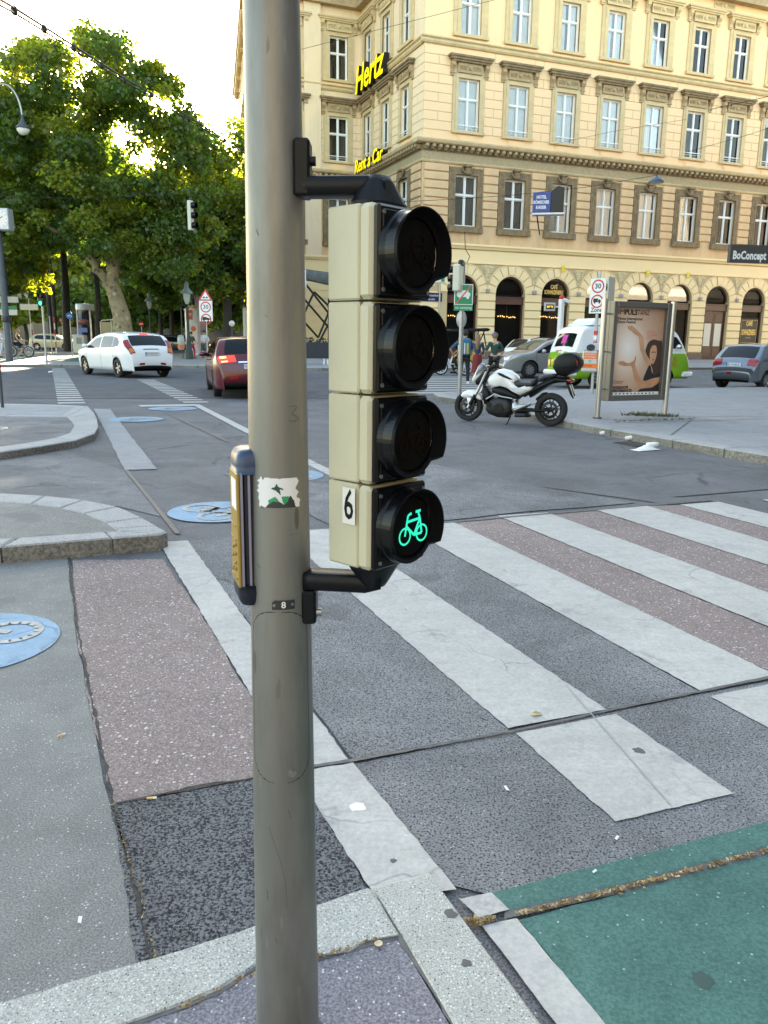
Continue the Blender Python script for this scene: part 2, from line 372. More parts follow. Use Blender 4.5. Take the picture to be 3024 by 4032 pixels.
# green cycle lane with groove of dry leaves, white edge line
sheet('cycle_lane', [(.37, 1.825), (.83, 1.99), (1.18, 2.12), (3.2, 2.9), (4, -1), (1.6, -1), (.51, 1.5)], .004, m_green, step=.08, amt=.003)
sheet('cycle_lane', [(.31, 1.93), (1.24, 2.28), (3.2, 3.02), (3.2, 2.935), (1.18, 2.155), (.83, 2.025), (.35, 1.862)], .004, m_green, step=.08, amt=.003)
gr = thing('lane_edge_line', None, None, kind='structure')
sheet('line_segment', [(.22, 1.9), (.31, 1.93), (.35, 1.862), (.265, 1.83)], .006, m_white, gr, step=.03, amt=.002)
sheet('line_segment', [(.27, 1.80), (.365, 1.83), (.51, 1.50), (1.3, -.4), (1.18, -.4), (.40, 1.5)], .006, m_white, gr, step=.04, amt=.002)
def flakes(name, pts, n, size, mats, kind='stuff', label=None, cat=None, lift=.004, flat=.5):
    b = MB()
    for _ in range(n):
        i = rnd.randrange(len(pts)-1); a = Vector(pts[i]); c = Vector(pts[i+1]); t_ = rnd.random(); p = a.lerp(c, t_)
        if kind == 'stuff' and len(pts) == 5 and (math.sin(t_*23+i*2.1)+math.sin(t_*61+i)) < -.55 and rnd.random() < .8: continue
        w = rnd.gauss(0, pts_w(pts)); p = p+Vector((rnd.gauss(0, w if w > 0 else -w), rnd.gauss(0, .35*abs(w)+.002), 0))
        s = size*rnd.uniform(.5, 1.3); Mx = Matrix.Rotation(rnd.uniform(0, 6.28), 3, 'Z') @ Matrix.Rotation(rnd.uniform(-flat, flat), 3, 'X') @ Matrix.Rotation(rnd.uniform(-flat, flat), 3, 'Y')
        V = [Mx @ Vector(q)*s + p + Vector((0, 0, lift+rnd.random()*.004)) for q in ((-1, 0, 0), (-.2, -.5, .15), (1, 0, .1), (-.2, .5, .15))]
        b.add(V, [[0, 1, 2, 3]], rnd.randrange(len(mats)))
    o = b.build(name, mats); tag(o, label, cat, kind=kind); return o
def pts_w(pts): return .006
m_dry = mat('dry leaf', (.36, .26, .12), .8); m_dry2 = mat('pale dry leaf', (.50, .40, .22), .8); m_dry3 = mat('brown leaf', (.2, .12, .05), .8)
flakes('leaf_litter', [(.37, 1.842, .004), (.61, 1.925, .004), (.83, 2.005, .004), (1.18, 2.135, .004), (2.4, 2.6, .004)], 1000, .0068, [m_dry, m_dry2, m_dry3, m_dry3], label='strip of dry leaf crumbs along the green lane groove', cat='leaf litter')
flakes('leaf_litter', [(.24, 1.815, .004), (.265, 1.81, .004), (.30, 1.825, .004)], 160, .010, [m_dry, m_dry3], label='small heap of dry leaves at the end of the white edge line', cat='leaf litter')
flakes('leaf_litter', [(-2.36, 5.36, .004), (-2.2, 5.42, .004), (-1.95, 5.54, .004)], 300, .016, [m_dry, m_dry2, m_dry3], label='dry yellow leaves under the near traffic island kerb', cat='leaf litter')
flakes('leaf_litter', [(-.45, 1.515, .013), (-.33, 1.60, .013), (-.16, 1.67, .013), (0, 1.735, .013)], 120, .006, [m_dry3, m_dry], label='dark leaf crumbs in the crack behind the granite kerb', cat='leaf litter')
sheet('groove', [(.33, 1.828), (.83, 1.985), (1.18, 2.118), (3.2, 2.9), (3.2, 2.94), (1.18, 2.158), (.83, 2.028), (.34, 1.866)], .0035, m_seam)
# foreground granite kerb: separate stones
ker = thing('granite_kerb', None, None, kind='structure')
def slab(poly, z0, z1, m, parent, name='kerb_stone', bev=.006, side=None):
    n = len(poly)
    if sum(poly[i][0]*poly[(i+1) % n][1]-poly[(i+1) % n][0]*poly[i][1] for i in range(n)) < 0: poly = poly[::-1]
    cx = sum(p[0] for p in poly)/n; cy = sum(p[1] for p in poly)/n
    def ins(p):
        d = Vector((cx-p[0], cy-p[1])); L = d.length; d = d/L*bev*1.6; return (p[0]+d.x, p[1]+d.y)
    V = [(x, y, z0) for x, y in poly]+[(x, y, z1-bev) for x, y in poly]+[(*ins(p), z1) for p in poly]
    F = [[i, (i+1) % n, n+(i+1) % n, n+i] for i in range(n)]
    b = MB(); b.add(V, F, 1); b.add(V, [[n+i, n+(i+1) % n, 2*n+(i+1) % n, 2*n+i] for i in range(n)]+[[2*n+i for i in range(n)]], 0)
    return b.build(name, [m, side or m], parent)
slab(jit([(-.865, 1.525), (-.56, 1.665), (-.30, 1.795), (-.025, 1.935), (.055, 1.757), (-.03, 1.735), (-.07, 1.70), (-.14, 1.685), (-.29, 1.655), (-.37, 1.575), (-.52, 1.495), (-.78, 1.37)], .06, .003), -.1, .014, m_granite, ker)
slab([(-1.9, 1.05), (-.87, 1.522), (-.785, 1.366), (-1.8, .88)], -.1, .014, m_granite, ker)
slab([(-.018, 1.936), (.14, 2.0), (.36, 1.5), (.56, 1.05), (.36, .96), (.165, 1.5), (.062, 1.752)], -.1, .016, m_granite, ker)
slab([(.565, 1.04), (1.0, .05), (.82, -.03), (.365, .95)], -.1, .016, m_granite, ker)
sheet('island_surface', [(-.52, 1.49), (-.37, 1.57), (-.29, 1.65), (-.14, 1.68), (-.06, 1.71), (.05, 1.75), (.16, 1.49), (.8, -.04), (-1.7, .8)], .008, m_purple)
sheet('groove', [(-.84, 1.33), (-.52, 1.505), (-.37, 1.585), (-.29, 1.665), (-.14, 1.695), (-.04, 1.74), (.065, 1.765), (.185, 1.5), (.165, 1.49), (.048, 1.745), (-.06, 1.705), (-.14, 1.673), (-.29, 1.643), (-.37, 1.563), (-.52, 1.483)], .0095, m_seam, step=.03, amt=.004)
b = MB(); b.lathe([(.0, 0), (.008, .0005), (.011, .004), (.0095, .004), (.0, .002)], 12)
tag(b.build('bottle_cap', mat('pale cap', (.6, .5, .33), .6), loc=(.0, 1.722, .0125)), 'pale round cap lying in the chipped kerb corner', 'bottle cap')
# gum spots
def blob(name, x, y, z, r, m, label, cat):
    n = 14; b = MB(); P = [(x+r*(1+.25*rnd.uniform(-1, 1))*math.cos(6.283*i/n), y+r*(1+.25*rnd.uniform(-1, 1))*math.sin(6.283*i/n)) for i in range(n)]
    b.add([(px_, py_, z) for px_, py_ in P]+[(x, y, z+.0015)], [[i, (i+1) % n, n] for i in range(n)], 0, True); return tag(b.build(name, m), label, cat)
m_gum = mat('old gum', (.11, .11, .105), .9)
blob('gum_spot', .965, 2.72, .0065, .022, m_gum, 'dark gum spot on the nearest short zebra stripe', 'gum spot')
blob('gum_spot', .19, 1.83, .0165, .017, m_gum, 'dark gum spot on the granite kerb near its tip', 'gum spot')
blob('gum_spot', .215, 1.66, .0165, .013, m_gum, 'dark gum spot lower down on the granite kerb', 'gum spot')
blob('gum_spot', .04, 2.06, .0065, .010, m_gum, 'dark gum spot at the end of the stripe by the kerb tip', 'gum spot')
blob('paint_splash', -.075, 2.33, .0067, .026, mat('fresh white paint', (.8, .8, .8), .5), 'bright white splash of paint on the stripe beside the pole', 'paint splash')
blob('oil_stain', .78, 1.63, .0045, .026, mat('dark green stain', (.045, .085, .077), .85), 'dark oily stain on the green cycle lane', 'stain')
# litter
m_butt = mat('filter paper', (.75, .5, .22), .7); m_wp = mat('white paper', (.78, .78, .76), .7)
def butt(x, y, ang, label):
    b = MB(); d = Vector((math.cos(ang), math.sin(ang), 0)); p = Vector((x, y, .0085))
    b.cyl(p-d*.017, p+d*.004, .004, n=8, mi=0); b.cyl(p+d*.004, p+d*.015, .004, n=8, mi=1)
    tag(b.build('cigarette_butt', [m_butt, m_wp]), label, 'cigarette butt', 'cigarette butts on the path')
butt(-1.22, 2.78, .9, 'cigarette butt on the grey path left of the red asphalt'); butt(-.755, 2.365, .1, 'cigarette butt in the seam below the red asphalt'); butt(-1.05, 1.70, .1, 'cigarette butt near the left end of the granite kerb')
for (x, y, s, lb) in ((.43, 2.45, .014, 'white paper scrap on the dark road below the short stripe'), (.73, 2.18, .010, 'white scrap on the road above the green lane'), (-.78, 1.80, .012, 'pale leaf scrap on the grey path'), (.08, 2.18, .006, 'tiny white crumb beside the stripe end'), (.62, 2.02, .008, 'white scrap stuck in the leaf strip on the green lane')):
    b = MB(); a = rnd.uniform(0, 3); T = lambda p: (x+p[0]*math.cos(a)-p[1]*math.sin(a), y+p[0]*math.sin(a)+p[1]*math.cos(a), .008+p[2])
    b.add([T(q) for q in ((-s, -s*.4, 0), (s, -s*.3, .002), (s*.9, s*.5, .004), (-s*.8, s*.4, .001))], [[0, 1, 2, 3]]); tag(b.build('paper_scrap', m_wp), lb, 'paper scrap')
b = MB(); b.add([(-.03, 0, 0), (-.01, -.014, .006), (.02, -.012, .004), (.034, .004, .0), (.008, .014, .008), (-.012, .012, .003)], [[0, 1, 2, 3, 4, 5]]); tag(b.build('dry_leaf', m_dry2, loc=(.63, 3.0, .009), rot=(.1, .1, .4)), 'curled dry leaf on the second zebra stripe', 'leaf')
# traffic islands
def kerbring(name, outer, inner, z, mm=m_kerb, floor=m_path):
    root = thing(name, None, None, kind='structure')
    for i in range(len(outer)-1):
        a, b_ = outer[i], outer[i+1]; c, d = inner[i+1], inner[i]
        g = .006; mv = lambda p, q: (p[0]+(q[0]-p[0])*g, p[1]+(q[1]-p[1])*g)
        slab([mv(a, b_), mv(b_, a), mv(c, d), mv(d, c)], -.05, z, mm, root, bev=.012, side=m_kerbside)
    sheet('island_surface', [(p[0], p[1]) for p in inner], z-.006, floor, root)
    return root
kerbring('traffic_island', [(-6.5, 3.9), (-3.6, 4.83), (-2.55, 5.12), (-1.9, 5.40), (-1.60, 5.52), (-1.57, 5.60), (-1.69, 5.77), (-1.88, 6.04), (-2.2, 6.43), (-2.58, 6.69), (-2.98, 6.85), (-3.42, 6.94), (-4.4, 7.05), (-7.5, 7.1)],
    [(-6.5, 4.12), (-3.6, 5.05), (-2.55, 5.35), (-2.0, 5.56), (-1.93, 5.59), (-1.93, 5.6), (-1.97, 5.66), (-2.1, 5.85), (-2.38, 6.16), (-2.65, 6.36), (-2.95, 6.5), (-3.36, 6.6), (-4.4, 6.7), (-7.5, 6.75)], .12)
kerbring('traffic_island', [(-12, 7.6), (-7.2, 8.75), (-4.75, 9.46), (-4.43, 10.2), (-4.23, 10.83), (-4.26, 11.63), (-4.52, 12.52), (-5.0, 13.8), (-5.45, 14.9), (-6.02, 16.15), (-6.73, 16.47), (-9, 16.6), (-13, 16.6)],
    [(-12, 7.95), (-7.2, 9.2), (-4.98, 9.9), (-4.75, 10.45), (-4.6, 11.0), (-4.62, 11.6), (-4.93, 12.6), (-5.2, 13.2), (-5.45, 13.7), (-5.6, 13.98), (-6.7, 14.0), (-9, 13.9), (-13, 13.8)], .10, floor=m_mid)
sheet('pale_island_strip', [(-13, 14.05), (-9, 14.15), (-6.7, 14.25), (-5.75, 14.2), (-6.2, 15.9), (-6.75, 16.2), (-9, 16.3), (-13, 16.3)], .103, m_grey)
sheet('pale_band', [(-6.10, 16.7), (-5.72, 16.6), (-2.63, 9.06), (-2.97, 8.97)], .004, m_grey, step=.2, amt=.01)
sheet('grey_road_patch', [(-7, 7.2), (-2.4, 7.0), (-1.9, 6.6), (-2.97, 8.95), (-4.3, 10.5), (-4.75, 9.4)], .001, m_mid)
sheet('pale_band', [(-9, 7.2), (-3.75, 7.15), (-4.6, 8.95), (-4.8, 9.35), (-9, 8.2)], .003, m_path, step=.2, amt=.02)
# manhole cover on the far island
mh = MB(); mh.lathe([(0, .004), (.27, .004), (.27, .001), (.31, .001), (.31, .006), (.36, .006), (.36, 0)], 28)
for i in range(-4, 5):
    for j in range(-4, 5):
        if i*i+j*j < 17: mh.box((i*.055, j*.055, .006), (.03, .03, .006))
tag(mh.build('manhole_cover', mat('cast iron', (.24, .24, .245), .55, .3), loc=(-6.1, 12.0, .096)), 'round cast iron manhole cover on the far traffic island', 'manhole cover')
# cycle markings
def cycmark(x, y, r, rz, first=False):
    root = thing('cycle_marking', None, None, (x, y, 0), rz, kind='structure')
    b = MB(); n = 40; b.add([(r*math.cos(6.2832*i/n), r*math.sin(6.2832*i/n), .005) for i in range(n)], [list(range(n))]); b.build('disc', m_blue, root)
    b = MB()
    def bar(p, q, w=.028): 
        d = (Vector(q)-Vector(p)).normalized(); k = Vector((-d.y, d.x))*w
        b.add([(p[0]+k.x, p[1]+k.y, .009), (p[0]-k.x, p[1]-k.y, .009), (q[0]-k.x, q[1]-k.y, .009), (q[0]+k.x, q[1]+k.y, .009)], [[0, 1, 2, 3]])
    for cx in (-.55, .55):
        for i in range(16):
            a0, a1 = 6.2832*i/16, 6.2832*(i+1.1)/16
            bar((r*(cx*.78+.33*math.cos(a0)), r*(-.2+.33*math.sin(a0))), (r*(cx*.78+.33*math.cos(a1)), r*(-.2+.33*math.sin(a1))), .022)
    for p, q in (((-.43, -.2), (-.2, .3)), ((-.2, .3), (.3, .3)), ((.43, -.2), (.28, .45)), ((-.28, .12), (0, -.2)), ((0, -.2), (.3, .3)), ((-.43, -.2), (0, -.2)), ((.15, .47), (.34, .45)), ((-.3, .36), (-.1, .36))):
        bar((p[0]*r, p[1]*r), (q[0]*r, q[1]*r), .026)
    b.build('bicycle_symbol', m_white, root)
cycmark(-2.06, 3.71, .43, 1.2); cycmark(-1.46, 6.82, .43, -1.0); cycmark(-1.1, 8.75, .42, 2.0); cycmark(-4.58, 14.65, .48, .6); cycmark(-4.52, 16.95, .5, .6)
sheet('stop_line', [(-5.48, 17.72), (-4.3, 18.13), (-4.16, 17.75), (-5.3, 17.3)], .005, m_white)
def strip(name, p, q, w, z=.005, m=m_white):
    d = (Vector(q)-Vector(p)).normalized(); k = Vector((-d.y, d.x))*w/2; p = Vector(p); q = Vector(q)
    return sheet(name, [p+k, p-k, q-k, q+k], z, m)
strip('lane_line', (-4.28, 18.05), (-2.15, 12.72), .16, .0055); strip('lane_line', (-2.15, 12.72), (-.15, 7.8), .14, .005)
strip('road_seam', (-4.35, 15.9), (-2.3, 11.6), .05, .0045, m_seam); strip('road_seam', (-2.95, 8.97), (-1.6, 6.0), .04, .0042, m_seam)
strip('road_seam', (.3, 6.4), (3.2, 7.62), .05, .0075, m_seam); strip('road_seam', (1.5, 8.4), (2.6, 7.5), .04, .004, m_seam); strip('road_seam', (2.9, 7.8), (6, 9.1), .05, .004, m_seam)
sheet('dark_road_patch', [(-.4, 6.3), (.15, 6.4), (1.0, 6.85), (2.4, 7.45), (1.5, 8.4), (.4, 10), (-1.2, 10), (-1.8, 8.8)], .002, m_mid, step=.3, amt=.02)
sheet('dark_road_patch', [(-9, 19.2), (-1, 20.5), (1.3, 24), (2, 34), (-15, 37), (-30, 30), (-30, 17.5), (-7, 17.6)], .001, m_dark)
lad = thing('cycle_crossing', None, None, kind='structure')
def ladder(a, b_, a2, b2, n, fill):
    a, b_, a2, b2 = map(Vector, (a, b_, a2, b2))
    for i in range(n):
        t0 = i/n; t1 = (i+fill)/n
        sheet('zebra_stripe', [a.lerp(a2, t0), b_.lerp(b2, t0), b_.lerp(b2, t1), a.lerp(a2, t1)], .005, m_white, lad)
ladder((-7.30, 17.82), (-6.75, 18.0), (-15.45, 37.3), (-14.95, 37.5), 26, .5)
ladder((-4.66, 18.5), (-4.11, 18.66), (-8.83, 28.48), (-8.27, 28.62), 15, .5)
zc2 = thing('zebra_crossing', None, None, kind='structure')
for i in range(9):
    y = 22.6+i*1.25; x0 = .6+.12*i
    sheet('zebra_stripe', [(x0, y), (x0+3.2, y+1.1), (x0+3.05, y+1.62), (x0-.15, y+.52)], .005, m_white, zc2)
# right pavement with kerb stones, far pavement
rk = thing('pavement_kerb', None, None, kind='structure')
RK = [(6.2, 7.2), (5.25, 9.15), (4.57, 10.65), (4.20, 11.56), (3.66, 12.88), (3.27, 13.97), (2.72, 15.9), (2.21, 17.97), (1.75, 19.3), (1.33, 20.04), (1.25, 21.0), (1.7, 22.0)]
def off(path, d):
    out = []
    for i, p in enumerate(path):
        t = (Vector(path[min(i+1, len(path)-1)])-Vector(path[max(i-1, 0)])).normalized(); out.append((p[0]+t.y*d, p[1]-t.x*d))
    return out
def kerbpath(path, w, z, root, seg=1.0, m=m_kerb):
    pts = []
    for i in range(len(path)-1):
        a, b_ = Vector(path[i]), Vector(path[i+1]); n = max(1, round((b_-a).length/seg))
        for j in range(n): pts.append(tuple(a.lerp(b_, j/n)))
    pts.append(path[-1]); inn = off(pts, w)
    for i in range(len(pts)-1):
        g = .008; mv = lambda p, q: (p[0]+(q[0]-p[0])*g, p[1]+(q[1]-p[1])*g)
        slab([mv(pts[i], pts[i+1]), mv(pts[i+1], pts[i]), mv(inn[i+1], inn[i]), mv(inn[i], inn[i+1])], -.05, z, m, root, bev=.014, side=m_kerbside)
kerbpath(RK, .30, .12, rk, 1.1)
ri = off(RK, .30)
sheet('pavement', ri+[(3.2, 22.7), (6, 23.85), (13, 26.6), (70, 49), (70, 7)], .114, m_pave)
for p, q in (((3.9, 13.9), (20, 19.5)), ((5.2, 10.9), (14, 10.2)), ((4.4, 12.2), (5.9, 15.2)), ((5.6, 15.3), (22, 18.0))): strip('road_seam', p, q, .03, .118, m_seam)
kerbpath([(1.7, 22.0), (3.2, 22.7), (6, 23.85), (13, 26.6), (30, 33.3)], .25, .12, rk, 2.0)
fk = thing('pavement_kerb', None, None, kind='structure')
FK = [(-60, 22), (-30, 33), (-18, 37.7), (-15.5, 38.6), (-11.5, 40.0), (-7, 39.2), (-3, 38.6), (2.8, 40.7), (17.4, 46.5), (45, 57.4)]
kerbpath(FK[::1], -.28, .12, fk, 2.2)
sheet('pavement', off(FK, -.28)+[(130, 92), (130, 300), (-250, 300), (-250, -60)], .112, m_pave)
sheet('cycle_lane', [(-60, 26.5), (-30, 37.5), (-21.5, 41.5), (-15.8, 44.0), (-13, 49.5), (-16, 52), (-24, 49), (-60, 34)], .116, m_green)
sheet('road', [(-160, 62), (-24, 69), (-15, 73), (-18, 96), (-50, 92), (-160, 80)], .117, m_dark)
# litter at the right kerb: drain grate and torn white bag
dg_ = thing('drain_grate', 'dark cast iron drain grate in the road at the right kerb', 'drain', (3.74, 11.9, .002), R(113))
b = MB(); b.box((0, .0, 0), (.52, .36, .006)); b.build('frame', mat('drain iron', (.06, .06, .06), .6, .4), dg_)
bm_ = MB(); bm_.box((0, 0, .007), (.035, .30, .012)); me_ = bm_.mesh('grate_bar', MATS['drain iron'])
for i in range(9): inst('bar', me_, dg_, ((i-4)*.056, 0, 0))
bag = thing('litter_bag', 'torn white paper bag lying on the road by the drain', 'litter', (3.72, 11.3, .003), .5)
b = MB()
P = [[(-.22+.44*u, -.09+.18*v, .05*math.sin(3.1*u)*math.sin(3.1*v)*(1+.5*math.sin(9*u+4*v))) for u in [i/10 for i in range(11)]] for v in [j/6 for j in range(7)]]
V = [p for r_ in P for p in r_]; b.add(V, [[j*11+i, j*11+i+1, (j+1)*11+i+1, (j+1)*11+i] for j in range(6) for i in range(10)], 0, True); b.build('paper_sheet', m_wp, bag)
b = MB(); b.pillow([(-.1, -.04), (.08, -.05), (.16, 0), (.1, .06), (-.06, .05)], .03, T=lambda p: Vector((p.x+.14, p.y+.02, p.z+.06))); b.build('crumpled_wad', m_wp, bag)
for (x, y, lb) in ((3.62, 13.1, 'crumpled white tissue at the foot of the kerb'), (-13.55, 32.6, 'white scrap on the road left of the white hatchback'), (3.85, 12.45, 'small white scrap beside the drain grate')):
    b = MB(); b.pillow([(-.09, -.05), (.06, -.07), (.1, .02), (.02, .06), (-.07, .05)], .03, T=lambda p: Vector((p.x, p.y, p.z+.03+.02*math.sin(40*p.x)))); tag(b.build('crumpled_tissue', m_wp, loc=(x, y, .004)), lb, 'tissue')
# weeds round the billboard foot
b = MB()
for i in range(430):
    if i < 130: x, y = rnd.gauss(5.35, .16), rnd.gauss(15.35, .1)
    elif i < 320: x, y = rnd.gauss(4.95, .16), rnd.gauss(15.5, .1)
    else:
        t = rnd.random(); x, y = 4.05+1.7*t+rnd.gauss(0, .05), 14.2+.7*t+rnd.gauss(0, .06)
    h = rnd.uniform(.015, .04 if i >= 320 else .09); a = rnd.uniform(0, 6.28); w = .012; lx, ly = rnd.gauss(0, .04), rnd.gauss(0, .04)
    b.add([(x-w*math.cos(a), y-w*math.sin(a), .114), (x+w*math.cos(a), y+w*math.sin(a), .114), (x+lx, y+ly, .114+h)], [[0, 1, 2]], i % 2)
tag(b.build('weeds', [mat('weed green', (.06, .085, .03), .8), mat('weed dry', (.12, .12, .05), .8)]), 'low weeds in the paving joint round the billboard foot', 'weeds', kind='stuff')
flakes('leaf_litter', [(-.55, 1.68, .004), (-.70, 1.99, .004), (-.87, 2.33, .004)], 110, .006, [m_dry3, MATS['dry leaf'], m_gum], label='dark crumbs and grit in the crack between path and dark asphalt', cat='leaf litter')
# ---------------------------------------------------------------- corner building
m_wall = mat('yellow plaster', (.87, .60, .355), .8, var=.05, vscale=.6, dirt=(.66, .48, .26), dscale=.6, damt=.5, bump=.15, bscale=25, stretch=(1, 1, .35))
m_wallp = mat('pale plaster', (.80, .62, .42), .8, var=.05, vscale=.6, dirt=(.55, .47, .35), dscale=.7, damt=.5, bump=.15, bscale=25, stretch=(1, 1, .35))
m_gf = mat('fresh yellow render', (.90, .695, .40), .75, var=.03, vscale=.5, bump=.1, bscale=20)
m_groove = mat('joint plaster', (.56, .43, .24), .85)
m_trim = mat('sooty stone trim', (.42, .30, .165), .85, var=.18, vscale=2.5, dirt=(.2, .165, .12), dscale=1.6, damt=.6, bump=.3, bscale=18)
m_trim2 = mat('tan stone trim', (.60, .46, .26), .8, var=.1, vscale=2, dirt=(.4, .32, .2), dscale=1.2, damt=.4, bump=.25, bscale=18)
m_soot = mat('dark weathered stone', (.25, .175, .095), .85, var=.25, vscale=3, dirt=(.09, .075, .055), dscale=2.2, damt=.7, bump=.35, bscale=16)
m_tan = mat('tan weathered plaster', (.72, .49, .28), .85, var=.08, vscale=.8, dirt=(.40, .29, .17), dscale=.9, damt=.65, bump=.2, bscale=25, stretch=(1, 1, .35))
m_frieze = mat('rough sooty frieze', (.42, .33, .20), .9, var=.2, vscale=12, dirt=(.27, .22, .15), dscale=5, damt=.6, bump=.6, bscale=14)
m_wf = mat('white window paint', (.80, .80, .78), .45)
m_brown = mat('brown varnished wood', (.075, .03, .022), .4, var=.2, vscale=4, coat=.2)
m_plinth = mat('brown plinth stone', (.16, .12, .105), .75, var=.15, vscale=3)
m_curt = mat('white curtain', (.80, .79, .74), .85, var=.08, vscale=1.5)
m_curt2 = mat('grey curtain', (.24, .22, .19), .85, var=.1, vscale=1.5)
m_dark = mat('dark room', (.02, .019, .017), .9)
m_gl = glass_mat('window glass', (.92, .93, .93), .02)
m_gl2 = glass_mat('dark window glass', (.5, .5, .5), .0, ior=1.22)
m_gold = mat('gold lettering', (.62, .46, .16), .4, .4)
m_blackp = mat('black board', (.012, .012, .012), .4)
m_relief = mat('ornament plaster', (.70, .58, .36), .85, var=.3, vscale=9, bump=.9, bscale=22)
TH = math.pi/2 - R(68.45)
CORN = Vector((2.393, 59.937, 0))
bld = thing('corner_building', 'grand yellow five storey corner building with arched cafe windows', 'building', CORN, TH)
class Wall:
    def __init__(s, ox, oy, ang): s.o = Vector((ox, oy, 0)); s.a = ang; s.u = Vector((math.cos(ang), math.sin(ang), 0)); s.n = Vector((math.sin(ang), -math.cos(ang), 0))
    def T(s, u, d, z): return s.o+s.u*u+s.n*d+Vector((0, 0, z))
    def put(s, name, me, u, z, d=0, parent=None): return inst(name, me, parent or bld, s.T(u, d, z), (0, 0, s.a))
W1 = Wall(0, 0, 0); WH = Wall(0, 13.08, -math.pi/2); WS = Wall(-9.35, 13.08, 0); _il = lambda p: Matrix.Rotation(-TH, 3, 'Z') @ (Vector((p[0], p[1], 0))-CORN)
_lc = Vector((-9.35, 13.08, 0)); _pf = at(934, 300, 96.0); _lf = _il((_pf.x, _pf.y)); _ld = _lc-_lf; LWL = _ld.length
WL = Wall(_lf.x, _lf.y, math.atan2(_ld.y, _ld.x))
# pieces in local frame: x along wall, -y outward, z up
def prof_beam(name, L, prof, m):          # prof: (outward, z) closed outline, along x from 0..L
    b = MB(); n = len(prof); V = [(0, -p[0], p[1]) for p in prof]+[(L, -p[0], p[1]) for p in prof]
    b.add(V, [[i, n+i, n+(i+1) % n, (i+1) % n] for i in range(n)]+[list(range(n)), [n+i for i in range(n)][::-1]]); return b.mesh(name, m)
def wallmesh(name, u0, u1, z0, z1, holes, m, reveal=.32, wall=None):
    us = sorted({u0, u1, *[h[0] for h in holes], *[h[1] for h in holes]}); zs = sorted({z0, z1, *[h[2] for h in holes], *[h[3] for h in holes]})
    us = [u for u in us if u0 <= u <= u1]; zs = [z for z in zs if z0 <= z <= z1]
    b = MB()
    for i in range(len(us)-1):
        for j in range(len(zs)-1):
            cu, cz = (us[i]+us[i+1])/2, (zs[j]+zs[j+1])/2
            if any(h[0] < cu < h[1] and h[2] < cz < h[3] for h in holes): continue
            b.quad((us[i], 0, zs[j]), (us[i+1], 0, zs[j]), (us[i+1], 0, zs[j+1]), (us[i], 0, zs[j+1]))
    for h in holes:
        a, c, d, e = h
        for p, q in (((a, d), (a, e)), ((a, e), (c, e)), ((c, e), (c, d)), ((c, d), (a, d))):
            b.quad((p[0], 0, p[1]), (p[0], reveal, p[1]), (q[0], reveal, q[1]), (q[0], 0, q[1]))
    return b.mesh(name, m)
# window unit meshes -------------------------------------------------
def win_frame(w, h, rail=False):
    b = MB(); y = .16; t = .075; f = .62
    for x in (-w/2+t/2, w/2-t/2): b.box((x, y, h/2), (t, .08, h))
    for z in (t/2, h-t/2): b.box((0, y, z), (w-2*t, .08, t))
    b.box((0, y-.01, h/2), (.12, .10, h-2*t)); b.box((0, y-.015, h*f), (w-2*t, .11, .10))
    for sx in (-1, 1):
        x0 = sx*(w/4-.01)
        for z in (h*f+.07, h-t-.02, h*f-.07, t+.02): b.box((x0, y+.02, z), (w/2-.2, .05, .05))
        for xx in (x0-(w/4-.09), x0+(w/4-.09)): b.box((xx, y+.02, h/2), (.045, .05, h-.2))
    if rail: b.box((0, -.05, h*.115), (w, .05, .05)); b.box((0, -.05, h*.115-.16), (w, .02, .02))
    return b.mesh('window', m_wf)
def curtain(w, h, full, m):
    b = MB(); n = 26
    spans = [(-w/2, w/2)] if full else [(-w/2, -w*.12), (w*.12, w/2)]
    for a, c in spans:
        k = max(6, int(n*(c-a)/w)); V = []
        for i in range(k+1):
            x = a+(c-a)*i/k; y = .33+.035*math.sin(i*2.1)+.02*math.sin(i*.9); V += [(x, y, .05), (x, y, h-.03)]
        b.add(V, [[2*i, 2*i+2, 2*i+3, 2*i+1] for i in range(k)], 0, True)
    return b.mesh('curtain', m)
pane_me = {}
def pane(w, h, m, nm):
    if (w, h, nm) not in pane_me:
        b = MB(); b.box((0, .19, h/2), (w-.1, .006, h-.1)); pane_me[(w, h, nm)] = b.mesh('pane', m)
    return pane_me[(w, h, nm)]
WF_ = {}
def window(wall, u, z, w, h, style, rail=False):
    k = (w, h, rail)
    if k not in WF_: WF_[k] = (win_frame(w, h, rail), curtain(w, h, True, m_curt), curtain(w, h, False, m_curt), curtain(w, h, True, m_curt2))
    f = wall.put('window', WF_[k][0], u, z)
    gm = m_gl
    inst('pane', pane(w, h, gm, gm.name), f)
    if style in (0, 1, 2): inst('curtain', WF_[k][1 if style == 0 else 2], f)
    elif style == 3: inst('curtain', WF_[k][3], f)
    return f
def surround_mesh(name, w, h, ow, up, dn, dep, m, lay=2):
    b = MB(); a = (ow-w)/2
    for i in range(lay):
        k = i/lay; aw = a*(1-k); d0 = dep*(.55+.45*k) if lay > 1 else dep
        for sx in (-1, 1): b.box((sx*(w/2+aw/2), -d0/2, h/2), (aw, d0, h+.002*i))
        b.box((0, -d0/2, h+up*(1-k)/2), (w+2*aw, d0, up*(1-k)))
    b.box((0, -dep*.7, -dn/2), (ow+.1, dep*1.4, dn))
    return b.mesh(name, m)
